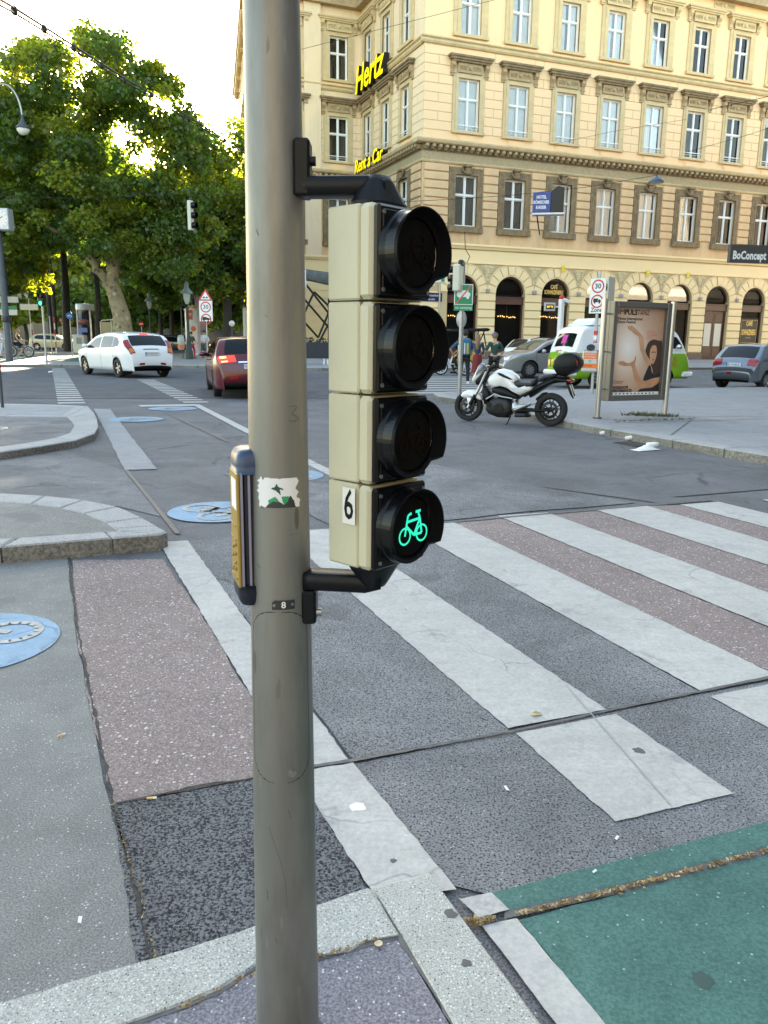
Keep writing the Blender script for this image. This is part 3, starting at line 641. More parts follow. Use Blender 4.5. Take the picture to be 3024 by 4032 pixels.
def console_mesh(name, m, w=.30, h=.85, d=.32):
    b = MB(); P = [(0, 0), (d*.35, 0), (d*.3, h*.3), (d*.55, h*.55), (d, h*.72), (d, h), (0, h)]
    n = len(P); V = [(-w/2, -p[0], p[1]) for p in P]+[(w/2, -p[0], p[1]) for p in P]
    b.add(V, [[i, n+i, n+(i+1) % n, (i+1) % n] for i in range(n)]+[list(range(n)), [n+i for i in range(n)][::-1]])
    for zz in (.1, .5): b.cyl((-w/2-.02, -d*(.25+.5*zz), h*(.12+zz)), (w/2+.02, -d*(.25+.5*zz), h*(.12+zz)), .075, n=8)
    return b.mesh(name, m)
def pediment_mesh(w, d, t, m):
    b = MB(); b.box((0, -d*.35, t*.16), (w-.5, d*.7, t*.32)); b.box((0, -d*.43, t*.5), (w-.2, d*.86, t*.36)); b.box((0, -d*.5, t*.84), (w, d, t*.32)); return b.mesh('pediment', m)
def relief_mesh(w, h, m, n=5):
    b = MB(); b.box((0, -.03, h/2), (w, .06, h)); r2 = random.Random(3)
    b.sphere((0, -.08, h*.5), h*.24, 10, 6, sy=.5)
    for s in (-1, 1):
        for i in range(n):
            x = s*(.3+i*(w/2-.38)/n); b.tube([(x, -.06, h*.3), (x+s*.08, -.11, h*.5), (x-s*.02, -.11, h*.68), (x+s*.12, -.06, h*.62)], .04, 5)
    return b.mesh('relief_panel', m)
P_mid_sur = surround_mesh('surround', 1.68, 3.46, 2.50, .55, .16, .16, m_trim2); P_up_sur = surround_mesh('surround', 1.56, 3.22, 2.66, .40, .20, .16, m_trim2)
P_1st_sur = surround_mesh('surround', 1.76, 3.50, 2.72, .50, .42, .2, m_soot, 3)
P_con = console_mesh('console', m_trim); P_con2 = console_mesh('console', m_trim2, .3, .7, .34)
P_ped = pediment_mesh(3.4, .55, .42, m_soot); P_ped2 = pediment_mesh(3.6, .5, .36, m_trim2)
P_rel = relief_mesh(1.9, .66, m_trim, 4); P_rel2 = relief_mesh(2.1, .66, m_trim2, 5)
P_key = MB(); P_key.box((0, -.16, .32), (.40, .34, .5), bev=.05); P_key.box((0, -.2, .66), (.62, .42, .18), bev=.04)
for s in (-1, 1): P_key.tube([(s*.2, -.2, .2), (s*.42, -.22, .36), (s*.5, -.2, .56)], .07, 6)
P_key = P_key.mesh('keystone', m_soot)
P_pan = MB(); P_pan.box((0, -.03, .24), (1.46, .06, .48)); P_pan.box((0, -.045, .24), (1.2, .09, .26)); P_pan = P_pan.mesh('sill_panel', m_wall)
P_mod = MB(); P_mod.box((0, -.24, .17), (.26, .48, .20), bev=.03); P_mod.box((0, -.16, .04), (.22, .30, .14), bev=.03); P_mod = P_mod.mesh('modillion', m_trim)
P_sill = MB(); P_sill.box((0, -.08, -.04), (1.8, .2, .07)); P_sill = P_sill.mesh('sill', m_trim)
def block_mesh(name, w, h, d, m, bev=.03):
    b = MB(); b.box((0, -d/2+.01, h/2), (w, d, h), bev=bev); return b.mesh(name, m)
BAY = 4.04
styles_mid = [0, 0, 0, 0, 0, 1, 2, 1, 1, 0]; styles_up = [1, 1, 1, 1, 1, 1, 2, 1, 1, 0]; styles_1 = [3, 3, 2, 0, 0, 1, 3, 3, 3, 1]
m_bm = [block_mesh('ashlar_block', w, .46, .05, m_wall, .022) for w in (1.50, .74)]
m_bl = [block_mesh('ashlar_block', w, .46, .05, m_wallp, .022) for w in (1.50, .74)]
m_rb = block_mesh('rusticated_block', 1.12, .50, .14, m_tan, .045)
def storeys(wall, u0, u1, centers, mw, mblk, st=(styles_mid, styles_up, styles_1), n1st=True, wmid=1.68):
    L = u1-u0
    holes = [(c-.84, c+.84, 16.0, 19.46) for c in centers]+[(c-.78, c+.78, 22.25, 25.47) for c in centers]
    hole1 = [(c-.88, c+.88, 9.6, 13.1) for c in centers] if n1st else []
    wall.put('wall', wallmesh('wall', u0, u1, 14.4, 27.8, holes, mw), 0, 0); wall.put('wall', wallmesh('wall', u0, u1, 8.0, 14.4, hole1, m_tan), 0, 0)
    jm = MATS['joint plaster']
    for a_, c_ in zip([u0]+[v+1.27 for v in centers], [v-1.27 for v in centers]+[u1]):
        if c_-a_ > .3: wall.put('joint_bed', (lambda b: (b.quad((a_+.02, -.004, 15.92), (c_-.02, -.004, 15.92), (c_-.02, -.004, 21.33), (a_+.02, -.004, 21.33)), b.mesh('joint_bed', jm))[1])(MB()), 0, 0)
    for i, c in enumerate(centers):
        a, b_, c1 = st[0][i % 10], st[1][i % 10], st[2][i % 10]
        window(wall, c, 16.0, 1.68, 3.46, a, True); window(wall, c, 22.25, 1.56, 3.22, b_)
        wall.put('surround', P_mid_sur, c, 16.0); wall.put('surround', P_up_sur, c, 22.25)
        wall.put('pediment', P_ped, c, 20.40); wall.put('pediment', P_ped2, c, 26.45)
        for s in (-1, 1): wall.put('console', P_con, c+s*1.33, 19.55, .02); wall.put('console', P_con2, c+s*1.4, 25.75, .02)
        wall.put('relief_panel', P_rel, c, 19.76, .17); wall.put('relief_panel', P_rel2, c, 25.80, .17)
        wall.put('sill_panel', P_pan, c, 15.28); wall.put('sill', P_sill, c, 16.0, 0)
        if n1st:
            window(wall, c, 9.6, 1.76, 3.50, c1); wall.put('surround', P_1st_sur, c, 9.6); wall.put('keystone', P_key, c, 13.02, .12)
    # ashlar between the middle windows
    eds = [u0]+[v for c in centers for v in (c-1.27, c+1.27)]+[u1]
    for k in range(0, len(eds), 2):
        a, b_ = eds[k], eds[k+1]; w = b_-a
        if w < .3: continue
        for r in range(9):
            z = 15.92+r*.60
            if w > 1.2 and w < 1.7:
                ss = [(a+w/2, 0)] if r % 2 else [(a+w/4, 1), (a+3*w/4, 1)]
                for (uu, ty) in ss:
                    o = wall.put('ashlar_block', mblk[ty], uu, z+.015); o.scale.x = (w-.02)/1.50; o.scale.z = 1.24
            else:
                n = max(1, round(w/1.5)); o_ = .5 if r % 2 else 0
                cuts = [a]+[a+(q+o_)*w/n for q in range(n+1) if .2 < (q+o_)*w/n < w-.2]+[b_]
                for q in range(len(cuts)-1):
                    o = wall.put('ashlar_block', mblk[0], (cuts[q]+cuts[q+1])/2, z+.015); o.scale.x = (cuts[q+1]-cuts[q]-.02)/1.50; o.scale.z = 1.24
        if n1st:
            for r in range(7):
                o = wall.put('rusticated_block', m_rb, (a+b_)/2, 9.72+r*.585); o.scale.x = (w-.26)/1.12
def bands(wall, u0, u1, ext0=0, ext1=0, l3=True, mm=None):
    for nm, prof, m, z in (('string_course', [(0, 0), (.12, 0), (.2, .12), (.2, .26), (.32, .34), (.32, .42), (0, .42)], m_trim2, 21.38),
                           ('cornice', [(0, 0), (.5, .0), (.62, .06), (.70, .20), (.70, .28), (0, .28)], m_trim2, 14.93),
                           ('cornice_bed', [(0, 0), (.10, 0), (.14, .44), (0, .44)], m_soot, 14.49),
                           ('frieze', [(0, 0), (.08, 0), (.08, .55), (.0, .55)], m_frieze, 13.94),
                           ('frieze_base', [(0, 0), (.10, 0), (.16, .10), (.16, .16), (0, .16)], m_trim2, 13.78),
                           ('plinth_course', [(0, 0), (.10, 0), (.10, .14), (.0, .14)], m_wall, 21.80)):
        e = .0
        q = prof_beam(nm, u1-u0+ext0*max(p[0] for p in prof)+ext1*max(p[0] for p in prof), prof, m)
        wall.put(nm, q, u0-ext0*max(p[0] for p in prof), z)
    if l3: 
        q = prof_beam('cornice', u1-u0+.3*ext0, [(0, 0), (.12, .0), (.2, .14), (.30, .2), (.30, .34), (0, .34)], m_gf); wall.put('cornice', q, u0-.3*ext0, 8.06)
    n = int((u1-u0)/.505)
    for i in range(n+1): wall.put('modillion', P_mod, u0+.15+i*.505, 14.62, .10)
CEN1 = [3.45+BAY*i for i in range(9)]
storeys(W1, 0, 37.8, CEN1, m_wall, m_bm); bands(W1, 0, 37.8, 1, 0)
CENH = [13.08-v for v in (11.05, 7.07, 3.20)]
storeys(WH, 0, 13.08, CENH, m_wallp, m_bl, ([2, 2, 2]*4, [2, 2, 2]*4, [3, 2, 2]*4)); bands(WH, .7, 13.08, 0, 0)
CENS = [9.35-6.1, 9.35-1.93]
storeys(WS, 0, 9.35, CENS, m_wallp, m_bl, ([3, 4]*5, [3, 4]*5, [3, 3]*5)); bands(WS, 0, 8.65, 1, 0)
LCS = [LWL-2.6-4.04*i for i in range(6)]
WL.put('wall', wallmesh('wall', 0, LWL, 0, 27.8, [(cc-.85, cc+.85, z, z+3.4) for cc in LCS for z in (9.6, 16.0, 22.2)], m_wallp), 0, 0)
for cc in LCS:
    for z in (9.6, 16, 22.2):
        window(WL, cc, z, 1.70, 3.4, 2); WL.put('surround', P_mid_sur, cc, z); WL.put('pediment', P_ped2, cc, z+4.1)
bands(WL, 0, LWL, l3=True)
# pilaster strip with panel beside the setback windows
b = MB(); b.box((0, -.14, 0), (1.4, .28, 19.6)); pl = WS.put('pilaster', b.mesh('pilaster', m_wallp), 9.35-4.2, 18.0)
b = MB(); b.box((0, -.30, 0), (.9, .06, 3.6)); b.box((0, -.33, 0), (.62, .06, 3.3)); inst('panel', b.mesh('panel', m_wallp), pl, (0, 0, .1))
# top: attic, roof block closing the body
b = MB()
def foot(z0, z1, o=0): return [(-9.35-o, 13.08-o), (-o, 13.08-o), (-o, -o), (37.8, -o), (37.8, 45), (_lf.x-o, _lf.y)]
b = MB(); b.prism(foot(0, 0, .6), 27.6, 28.2); b.prism(foot(0, 0, .4), 28.2, 31.6); b.build('roof', m_trim, bld)
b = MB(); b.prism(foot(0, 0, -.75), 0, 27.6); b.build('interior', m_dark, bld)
for uu in (17.5, 25.6, 33.7): W1.put('relief_panel', P_rel2, uu-.02, 27.0)
# ground floor -------------------------------------------------
RA, SPR, TOPZ = 1.275, 4.97, 7.02
def arch_bay(name, wbay, m, has=True):
    b = MB(); n = 18; hw = wbay/2; rv = .45
    A = [(-RA, 0.0), (-RA, SPR)]+[(-RA*math.cos(math.pi*i/n), SPR+RA*math.sin(math.pi*i/n)) for i in range(1, n)]+[(RA, SPR), (RA, 0.0)]
    for i in range(len(A)-1): b.quad((A[i][0], 0, A[i][1]), (A[i][0], rv, A[i][1]), (A[i+1][0], rv, A[i+1][1]), (A[i+1][0], 0, A[i+1][1]))
    for s in (-1, 1): b.quad((s*hw, 0, 0), (s*RA, 0, 0), (s*RA, 0, SPR), (s*hw, 0, SPR)) if s < 0 else b.quad((RA, 0, 0), (hw, 0, 0), (hw, 0, SPR), (RA, 0, SPR))
    def outer(i):
        a = math.pi*i/n; c, s_ = -math.cos(a), math.sin(a); k = min(hw/abs(c) if abs(c) > 1e-6 else 1e9, (TOPZ-SPR)/s_ if s_ > 1e-6 else 1e9); return (c*k, SPR+s_*k)
    for i in range(n):
        p, q = (-RA*math.cos(math.pi*i/n), SPR+RA*math.sin(math.pi*i/n)), (-RA*math.cos(math.pi*(i+1)/n), SPR+RA*math.sin(math.pi*(i+1)/n))
        P, Q = outer(i), outer(i+1); F = [(p[0], 0, p[1]), (q[0], 0, q[1]), (Q[0], 0, Q[1]), (P[0], 0, P[1])]
        if abs(P[0]) > hw-.01 and Q[1] > TOPZ-.01 and abs(Q[0]) < hw-.01: F = F[:2]+[(Q[0], 0, Q[1]), (-hw, 0, TOPZ), (P[0], 0, P[1])]
        if abs(Q[0]) > hw-.01 and P[1] > TOPZ-.01 and abs(P[0]) < hw-.01: F = F[:2]+[(Q[0], 0, Q[1]), (hw, 0, TOPZ), (P[0], 0, P[1])]
        b.add(F[::-1], [list(range(len(F)))])
    return b.mesh(name, m)
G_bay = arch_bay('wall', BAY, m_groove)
vous = []
for i in range(9):           # voussoirs, keystone in the middle
    a0, a1 = math.pi*(i+.06)/9, math.pi*(i+.94)/9; r0, r1 = RA+.10, 2.02; b = MB(); V = []
    if i == 4: r1 = 2.0
    for a in (a0, (a0+a1)/2, a1):
        for r in (r0, r1):
            for d in (0, .07 if i != 4 else .13): V.append((-r*math.cos(a), -d, SPR+r*math.sin(a)))
    F = []
    for k in range(2):
        q = k*4; F += [[q+1, q+3, q+7, q+5], [q, q+4, q+6, q+2], [q+2, q+6, q+7, q+3], [q, q+1, q+5, q+4]]
    F += [[0, 2, 3, 1], [8, 9, 11, 10]]
    b.add(V, F); vous.append(b.mesh('voussoir', m_gf))
ring = MB(); n = 20
for (r0, r1, d) in ((RA, RA+.09, .05), (2.05, 2.12, .05)):
    V = []
    for i in range(n+1):
        a = math.pi*i/n
        for r in (r0, r1): V += [(-r*math.cos(a), 0, SPR+r*math.sin(a)), (-r*math.cos(a), -d, SPR+r*math.sin(a))]
    V = [(max(-2.02, min(2.02, v[0])), v[1], min(v[2], TOPZ+.04)) for v in V]
    ring.add(V, [f for i in range(n) for f in ([4*i+1, 4*i+3, 4*i+7, 4*i+5], [4*i+2, 4*i+6, 4*i+7, 4*i+3], [4*i, 4*i+1, 4*i+5, 4*i+4])])
ring = ring.mesh('arch_moulding', m_gf)
span = MB(); span.add([(-.55, -.03, 6.98), (.55, -.03, 6.98), (.22, -.03, 6.1), (.02, -.03, 5.45), (-.02, -.03, 5.45), (-.22, -.03, 6.1)], [[0, 5, 4, 3, 2, 1]])
for i in range(7):
    for s in (-1, 1):
        z = 6.85-i*.19; x = s*(.42-i*.055); span.tube([(x*.2, -.05, z), (x*.6, -.09, z-.08), (x, -.07, z-.02), (x*.9, -.05, z+.07)], .035, 5)
span = span.mesh('spandrel_relief', m_relief)
pier = block_mesh('pier_block', 1.46, .52, .09, m_gf, .02); spot = MB(); spot.box((0, -.16, 0), (.26, .3, .26), bev=.03); spot.cyl((0, 0, .12), (0, 0, .5), .02, n=6); spot = spot.mesh('wall_lamp', mat('grey lamp housing', (.33, .34, .36), .5))
plin = MB(); plin.box((0, -.06, .33), (1.52, .14, .67)); plin = plin.mesh('plinth', m_plinth)
# infill: wooden frame with glass
def infill(door=False, board=False):
    b = MB(); y = .30; w = RA
    for s in (-1, 1): b.box((s*(w-.07), y, 2.4), (.14, .12, 4.8))
    n = 16
    for i in range(n):
        a0, a1 = math.pi*i/n, math.pi*(i+1)/n
        V = [(-r*math.cos(a), yy, SPR+r*math.sin(a)) for a in (a0, a1) for r in (w, w-.13) for yy in (y-.06, y+.06)]
        b.add(V, [[0, 2, 6, 4], [2, 3, 7, 6], [1, 5, 7, 3]])
    b.box((0, y-.04, 4.45), (2*w-.02, .22, .46)); b.box((0, y-.12, 4.72), (2*w, .2, .08)); b.box((0, y-.1, 4.24), (2*w, .16, .06))
    if not door:
        b.box((0, y, .42), (2*w-.02, .12, .84)); b.box((0, y-.07, .84), (2*w, .1, .07))
    return b.mesh('shopfront', m_brown)
IN = infill(); IND = infill(True)
gl = MB(); gl.add([(-RA+.13, .3, .85), (RA-.13, .3, .85), (RA-.13, .3, 4.2), (-RA+.13, .3, 4.2)], [[0, 1, 2, 3]]); gl = gl.mesh('pane', m_gl2)
fan = MB(); fan.add([(-(RA-.13)*math.cos(math.pi*i/16), .3, 4.9+(RA-.06)*math.sin(math.pi*i/16)) for i in range(17)], [list(range(17))[::-1]])
fan_d = fan.mesh('fanlight', m_gl2)
m_mirror = glass_mat('bright mirroring glass', (.6, .6, .6), .22, .05); fan_b = fan.mesh('fanlight', m_mirror)
lampm = mat('chandelier bulb', (1, .8, .5), .5, emit=(1, .62, .22), es=.9)
bulb = MB()
r2 = random.Random(5)
for i in range(9): bulb.sphere((-.75+i*.19+r2.uniform(-.03, .03), 0, r2.uniform(-.06, .06)), .045, 6, 4)
bulb.tube([(-.9, 0, -.05), (.9, 0, -.05)], .012, 5, mi=1); bulb.tube([(0, 0, 0), (0, 0, 1.2)], .01, 5, mi=1); bulb = bulb.mesh('chandelier', [lampm, mat('brass', (.4, .28, .1), .4, .7)])
m_board = mat('light facade reflection board', (.7, .66, .5), .8)
for k in range(9):
    c = 3.50+BAY*k
    W1.put('wall', G_bay, c, 0)
    for i in range(9): W1.put('voussoir', vous[i], c, 0)
    W1.put('arch_moulding', ring, c, 0)
    for r in range(7): W1.put('pier_block', pier, c+BAY/2, .74+r*.615)
    W1.put('plinth', plin, c+BAY/2, 0); W1.put('spandrel_relief', span, c+BAY/2, 0); W1.put('wall_lamp', spot, c+BAY/2, 5.15)
    f = W1.put('shopfront', IND if k == 6 else IN, c, 0)
    inst('fanlight', fan_b if k in (3, 4, 5) else fan_d, f)
    if k == 6:
        for s in (-1, 1):
            d = MB(); x0 = s*.56; d.box((x0, .32, 2.1), (1.08, .08, 4.15)); d.box((x0, .27, .75), (.8, .06, .9), bev=.02); d.box((x0, .27, 3.6), (.8, .06, .7), bev=.02)
            dd = d.mesh('door_leaf', m_brown); dl = inst('door_leaf', dd, f)
            q = MB(); q.box((x0, .26, 2.2), (.72, .03, 1.9)); inst('pane', q.mesh('pane', mat('frosted pane', (.62, .6, .52), .3)), f)
    else:
        inst('pane', gl, f)
        W1.put('chandelier', bulb, c-.1+.2*(k % 2), 3.25+.05*(k % 3), -.6) if k in (0, 1, 2, 3) else None
    # room behind
b = MB(); b.box((1.45/2, 0, 3.5), (1.45, .02, 7.02)); W1.put('wall', b.mesh('wall', m_groove), 0, 0)
for r in range(7):
    o = W1.put('pier_block', pier, .74, .74+r*.615)
b = MB(); b.box((18.9, .05, 7.54), (37.8, .1, 1.06)); b.box((18.9, -.05, 7.08), (37.8, .1, .06)); W1.put('fascia', b.mesh('fascia', m_gf), 0, 0)
b = MB()
for u in (2.2, 12.0, 20.1, 24.2): b.box((u, -.2, 7.0), (.36, .05, .4), rz=.2)
W1.put('small_flag', b.mesh('small_flag', mat('yellow flag', (.75, .62, .05), .7)), 0, 0)
# gold lettering and menu boards
f2 = W1.T(3.5+2*BAY, 0, 0)
text('lettering', 'CAFÉ', m_gold, bld, W1.T(3.5+2*BAY, -.27, 5.62), (math.pi/2, 0, 0), .42, width=.62, bold=.012)
text('lettering', 'SCHWARZENBERG', m_gold, bld, W1.T(3.5+2*BAY, -.27, 5.22), (math.pi/2, 0, 0), .42, width=1.7, bold=.014)
b = MB(); b.box((0, -.22+.46, 2.55), (1.95, .06, 2.15)); sgn = W1.put('menu_board', b.mesh('menu_board', m_blackp), 3.5+7*BAY, 0)
text('lettering', 'CAFÉ', m_gold, sgn, (0, .2, 3.2), (math.pi/2, 0, 0), .5, width=.7, height=.5, bold=.014)
text('lettering', 'SCHWARZENBERG', m_gold, sgn, (0, .2, 2.45), (math.pi/2, 0, 0), .5, width=1.62, height=.5, bold=.014)
text('lettering', 'SEIT 1861', m_gold, sgn, (0, .2, 2.0), (math.pi/2, 0, 0), .14)
b = MB()
for p, q in (((-.9, 3.5), (.9, 3.5)), ((.9, 3.5), (.9, 1.6)), ((.9, 1.6), (-.9, 1.6)), ((-.9, 1.6), (-.9, 3.5))): b.tube([(p[0], .205, p[1]), (q[0], .205, q[1])], .014, 5)
b.build('gold_border', m_gold, sgn)
b = MB(); b.box((0, -.02, 0), (1.7, .04, .62)); pl = W1.put('street_name_plate', b.mesh('street_name_plate', mat('enamel navy', (.015, .02, .07), .3)), .9, 4.55, .10)
text('lettering', 'Schwarzenberg-', m_wp, pl, (0, -.045, .12), (math.pi/2, 0, 0), .24, width=1.5); text('lettering', 'straße', m_wp, pl, (0, -.045, -.16), (math.pi/2, 0, 0), .22)
b = MB(); b.box((0, -.02, 0), (.55, .04, .5), bev=.015); nb = W1.put('house_number_plate', b.mesh('house_number_plate', m_wp), .85, 5.6, .1); text('lettering', '17', mat('red enamel', (.5, .06, .05), .4), nb, (0, -.045, 0), (math.pi/2, 0, 0), .32)
# Hertz side + setback ground floor
for wl, L, mm in ((WH, 13.08, m_gf), (WS, 9.35, m_gf)):
    b = MB(); b.box((L/2, .08, 4.0), (L, .16, 8.0)); wl.put('wall', b.mesh('wall', mm), 0, 0)
    for r in range(8):
        q = MB(); q.box((L/2, -.03, .30), (L-.02, .1, .56)); wl.put('stone_course', q.mesh('stone_course', mm), 0, .9+r*.66)
    q = MB()
    for uu in ([2.2, 6.3, 10.2] if L > 12 else [3.2, 7.4]): q.box((uu, -.10, 2.7), (1.9, .06, 4.4), bev=.02)
    wl.put('shop_window', q.mesh('shop_window', mat('shop dark glass', (.015, .016, .018), .08)), 0, 0)
for r in range(8):
    b = MB(); b.box((0, 0, .3), (1.0, .14, .56), bev=.03); WL.put('pier_block', b.mesh('pier_block', m_wallp), LWL-.55, 4.9+r*.6)
# ---------------------------------------------------------------- signs on it (things of their own)
m_yel = mat('yellow sign letters', (.95, .72, .0), .4, emit=(.95, .72, 0), es=.15); m_blk = mat('black sign body', (.01, .01, .01), .5)
def wall_letters(name, txt, v0, v1, z0, z1, label, cat, off_=.75):
    root = thing(name, label, cat, CORN, TH)
    w = v0-v1; c = 13.08-(v0+v1)/2; p = WH.T(c, off_, (z0+z1)/2)
    t = text('letters', txt, m_yel, root, p, (math.pi/2, 0, WH.a), 2, width=w, height=z1-z0, shear=.22, bold=.035, space=1.0, ext=.002)
    t2 = text('letter_bodies', txt, m_blk, root, WH.T(c, off_-.24, (z0+z1)/2), (math.pi/2, 0, WH.a), 2, width=w, height=z1-z0, shear=.22, bold=.045, space=1.0, ext=.22)
    b = MB()
    for uu in (c-w*.4, c, c+w*.45):
        for zz in (z0+.3, z1-.5): b.cyl(WH.T(uu, 0, zz), WH.T(uu, off_-.3, zz), .035, n=6)
    b.cyl(WH.T(c-w*.48, off_-.45, z0+.3), WH.T(c+w*.5, off_-.45, z0+.3), .04, n=6); b.build('bracket', m_trim, root)
wall_letters('sign_letters', 'Hertz', 12.4, 6.0, 20.9, 22.9, 'large yellow letters with black sides on the side wall', 'sign')
wall_letters('sign_letters', 'Rent a Car', 12.4, 5.95, 14.9, 15.95, 'small yellow letters in a row below the large ones', 'sign')
low = thing('shop_sign', 'black sign box with yellow letters low on the building end', 'sign', CORN, TH)
b = MB(); b.box(WL.T(LWL-1.2, .2, 4.6), (.6, 2.4, 1.5), rz=0); b.build('sign_box', m_blk, low)
b = MB(); b.box(WS.T(-.35, .7, 4.75), (1.7, .25, 1.2)); b.build('sign_box', m_blk, low)
text('letters', 'Hertz', m_yel, low, WS.T(-.35, .85, 4.75), (math.pi/2, 0, 0), 1, width=1.45, height=.9, shear=.2, bold=.03)
b = MB(); b.box(WS.T(-.2, .3, 2.3), (1.5, .6, 3.2)); sf = b.build('shop_front', m_wf, bld); b = MB(); b.box(WS.T(-.2, .62, 2.4), (.9, .06, 2.2)); b.build('pane', m_gl2, sf)
ph = thing('pharmacy_cross', 'green pharmacy cross hanging at the end of the yellow building', 'sign', CORN, TH)
b = MB(); c = WL.T(LWL-3.0, .9, 8.0); b.box(c, (.9, .22, .3)); b.box(c+Vector((0, -.002, 0)), (.3, .22, .9)); b.build('cross', mat('green neon', (.02, .25, .08), .4, emit=(.02, .5, .15), es=.5), ph)
b = MB(); b.cyl(c+Vector((0, 0, 0)), c+Vector((.95, 0, 0)), .04); b.build('bracket', m_blk, ph)
# awning with scissor arms at the corner cafe
aw = thing('awning', 'folded grey awning with black scissor arms between pole and signal', 'awning', CORN, TH)
c = WS.T(8, 0, 0); b = MB()
_ap = at(1262, 1085, 62); fr_ = _il((_ap.x, _ap.y)); fr_.z = 6.0; 
b.pillow([(-1.6, -.25), (1.7, -.5), (1.9, .1), (1.2, .45), (-1.4, .5)], .5, T=lambda p: Vector((fr_.x+p.x, fr_.y+p.z, fr_.z-.1+p.y+.15*math.sin(3*p.x)))); b.build('fabric', mat('grey awning cloth', (.13, .14, .14), .8, var=.15), aw)
b = MB(); b.box((fr_.x-1.55, fr_.y-.3, fr_.z-.2), (.7, .3, 1.3), bev=.06); b.build('valance', m_wp, aw)
b = MB()
def arm(p, q): b.tube([(fr_.x+p[0], fr_.y, p[1]), (fr_.x+q[0], fr_.y, q[1])], .085, 5)
for p, q in (((-1.3, 5.6), (1.3, 2.6)), ((-1.5, 4.6), (1.2, 1.7)), ((-.5, 4.9), (-1.5, 2.9)), ((-.5, 4.9), (1.0, 3.6)), ((.9, 4.0), (-.2, 1.55)), ((-1.5, 2.9), (-.2, 1.55)), ((1.5, 4.2), (-.3, .9)), ((.6, 2.2), (1.4, 1.2))): arm(p, q)
b.build('scissor_arm', m_blk, aw)
pt = thing('planter_box', 'dark cafe planter on pale legs at the foot of the building', 'planter', at(1255, 1440, 44)*1.0)
pt.location.z = .112
b = MB(); b.box((0, 0, .75), (3.4, .5, .85), bev=.03); b.build('box', mat('dark wicker', (.02, .022, .03), .7, var=.4, vscale=12), pt)
b = MB()
for x in (-1.2, -.95, .3, .5): b.box((x, -.1, .17), (.08, .1, .36))
b.build('leg', m_wp, pt)
b = MB()
for i in range(160):
    x, y, z = rnd.uniform(-1.6, 1.6), rnd.uniform(-.2, .2), 1.15+rnd.random()*.25; s = .09; M_ = Matrix.Rotation(rnd.uniform(0, 6), 3, Vector((rnd.random(), rnd.random(), rnd.random()))); b.add([M_ @ Vector(q)*s+Vector((x, y, z)) for q in ((-1, 0, 0), (0, -.5, 0), (1, 0, 0), (0, .5, 0))], [[0, 1, 2, 3]])
b.build('foliage', mat('dark shrub', (.03, .05, .03), .8), pt)
# ---------------------------------------------------------------- neighbours
stn = mat('grey stone', (.42, .42, .42), .85, var=.1, vscale=2, dirt=(.25, .25, .25), dscale=2, damt=.4)
rb = thing('stone_building', 'pale grey stone corner building at the right edge', 'building', (12.9, 27.3, .11), TH)
b = MB(); b.box((47, -30.2, 12.0), (94, 60.0, 23.9)); b.build('wall', mat('grey brown plaster', (.17, .155, .14), .85, var=.1, vscale=.5), rb)  # unseen length added to block low sky glow, wall darkened for the pole
sb = block_mesh('stone_block', 2.0, .52, .12, stn, .03)
for r in range(14):
    if r*.56+.9 < 6: inst('stone_block', sb, rb, (-.06, -1.0-(0.0), .95+r*.56), (0, 0, -math.pi/2)); inst('stone_block', sb, rb, (1.0, .05, .95+r*.56), (0, 0, math.pi))
b = MB(); b.box((.55, -.55, .42), (1.5, 1.5, .84), bev=.06); b.build('plinth', stn, rb)
b = MB(); b.box((46.8, -29.9, 8.30), (94.8, 61.0, .25)); b.box((46.9, -30.0, 8.05), (94.5, 60.7, .25)); b.box((47, -30.1, 7.75), (94.2, 60.3, .35)); b.build('cornice', mat('pale cornice', (.55, .55, .56), .7), rb)
bo = thing('shop_sign', 'dark grey projecting shop sign with white lettering at the right edge', 'sign', at(2872, 985, 26.0), R(8))
b = MB(); b.box((1.15, 0, -.10), (2.3, .16, .54)); b.build('board', mat('anthracite sign', (.055, .05, .048), .5), bo)
text('lettering', 'BoConcept', m_wp, bo, (.08, -.085, -.16), (math.pi/2, 0, 0), .34, width=1.12, bold=.012, align='LEFT')
b = MB(); b.cyl((1.9, 0, .1), (3.2, 1.2, .1), .04); b.cyl((1.9, 0, -.3), (3.2, 1.2, -.3), .04); b.build('bracket', m_blk, bo)
# hotel sign and hanging lamp over the street
hs = thing('hotel_sign', 'blue hotel sign box with white lettering hung over the street', 'sign', at(2160, 800, 30), R(-12))
b = MB(); b.box((-.27, 0, 0), (.74, .5, .80), bev=.02); b.build('sign_box', mat('hotel blue', (.02, .05, .25), .4), hs)
b = MB(); b.prism([(.10, -.41), (.62, -.36), (.62, .55), (.36, .62), (.10, .43)], -.26, .26, T=lambda p: Vector((p.x, p.z, p.y))); b.build('black_end', m_blk, hs)
b = MB(); b.box((0, 0, -.44), (1.3, .52, .07)); b.build('base_rail', mat('aluminium', (.5, .5, .52), .4, .6), hs)
for i, t in enumerate(('HOTEL', 'RÖMISCHER', 'KAISER')): text('lettering', t, m_wp, hs, (-.29, -.255, .2-i*.2), (math.pi/2, 0, 0), .17, width=(.40, .64, .42)[i], bold=.006)
b = MB(); b.tube([(-.45, 0, -.45), (-.4, .4, -.75), (-.4, 3.5, -.8)], .03, 6); b.build('bracket', m_blk, hs)
hl = thing('hanging_street_lamp', 'flat blue grey street lamp hung on a wire before the facade', 'street lamp', at(2585, 712, 34))
b = MB(); b.lathe([(.06, .32), (.1, .28), (.34, .12), (.52, -.04), (.53, -.10), (.50, -.10)], 18); b.build('shade', mat('lamp blue grey', (.07, .10, .17), .4, .3), hl)
b = MB(); b.lathe([(.50, -.09), (.3, -.13), (0, -.14)], 18); b.build('diffuser', mat('lamp diffuser', (.65, .62, .5), .3), hl)
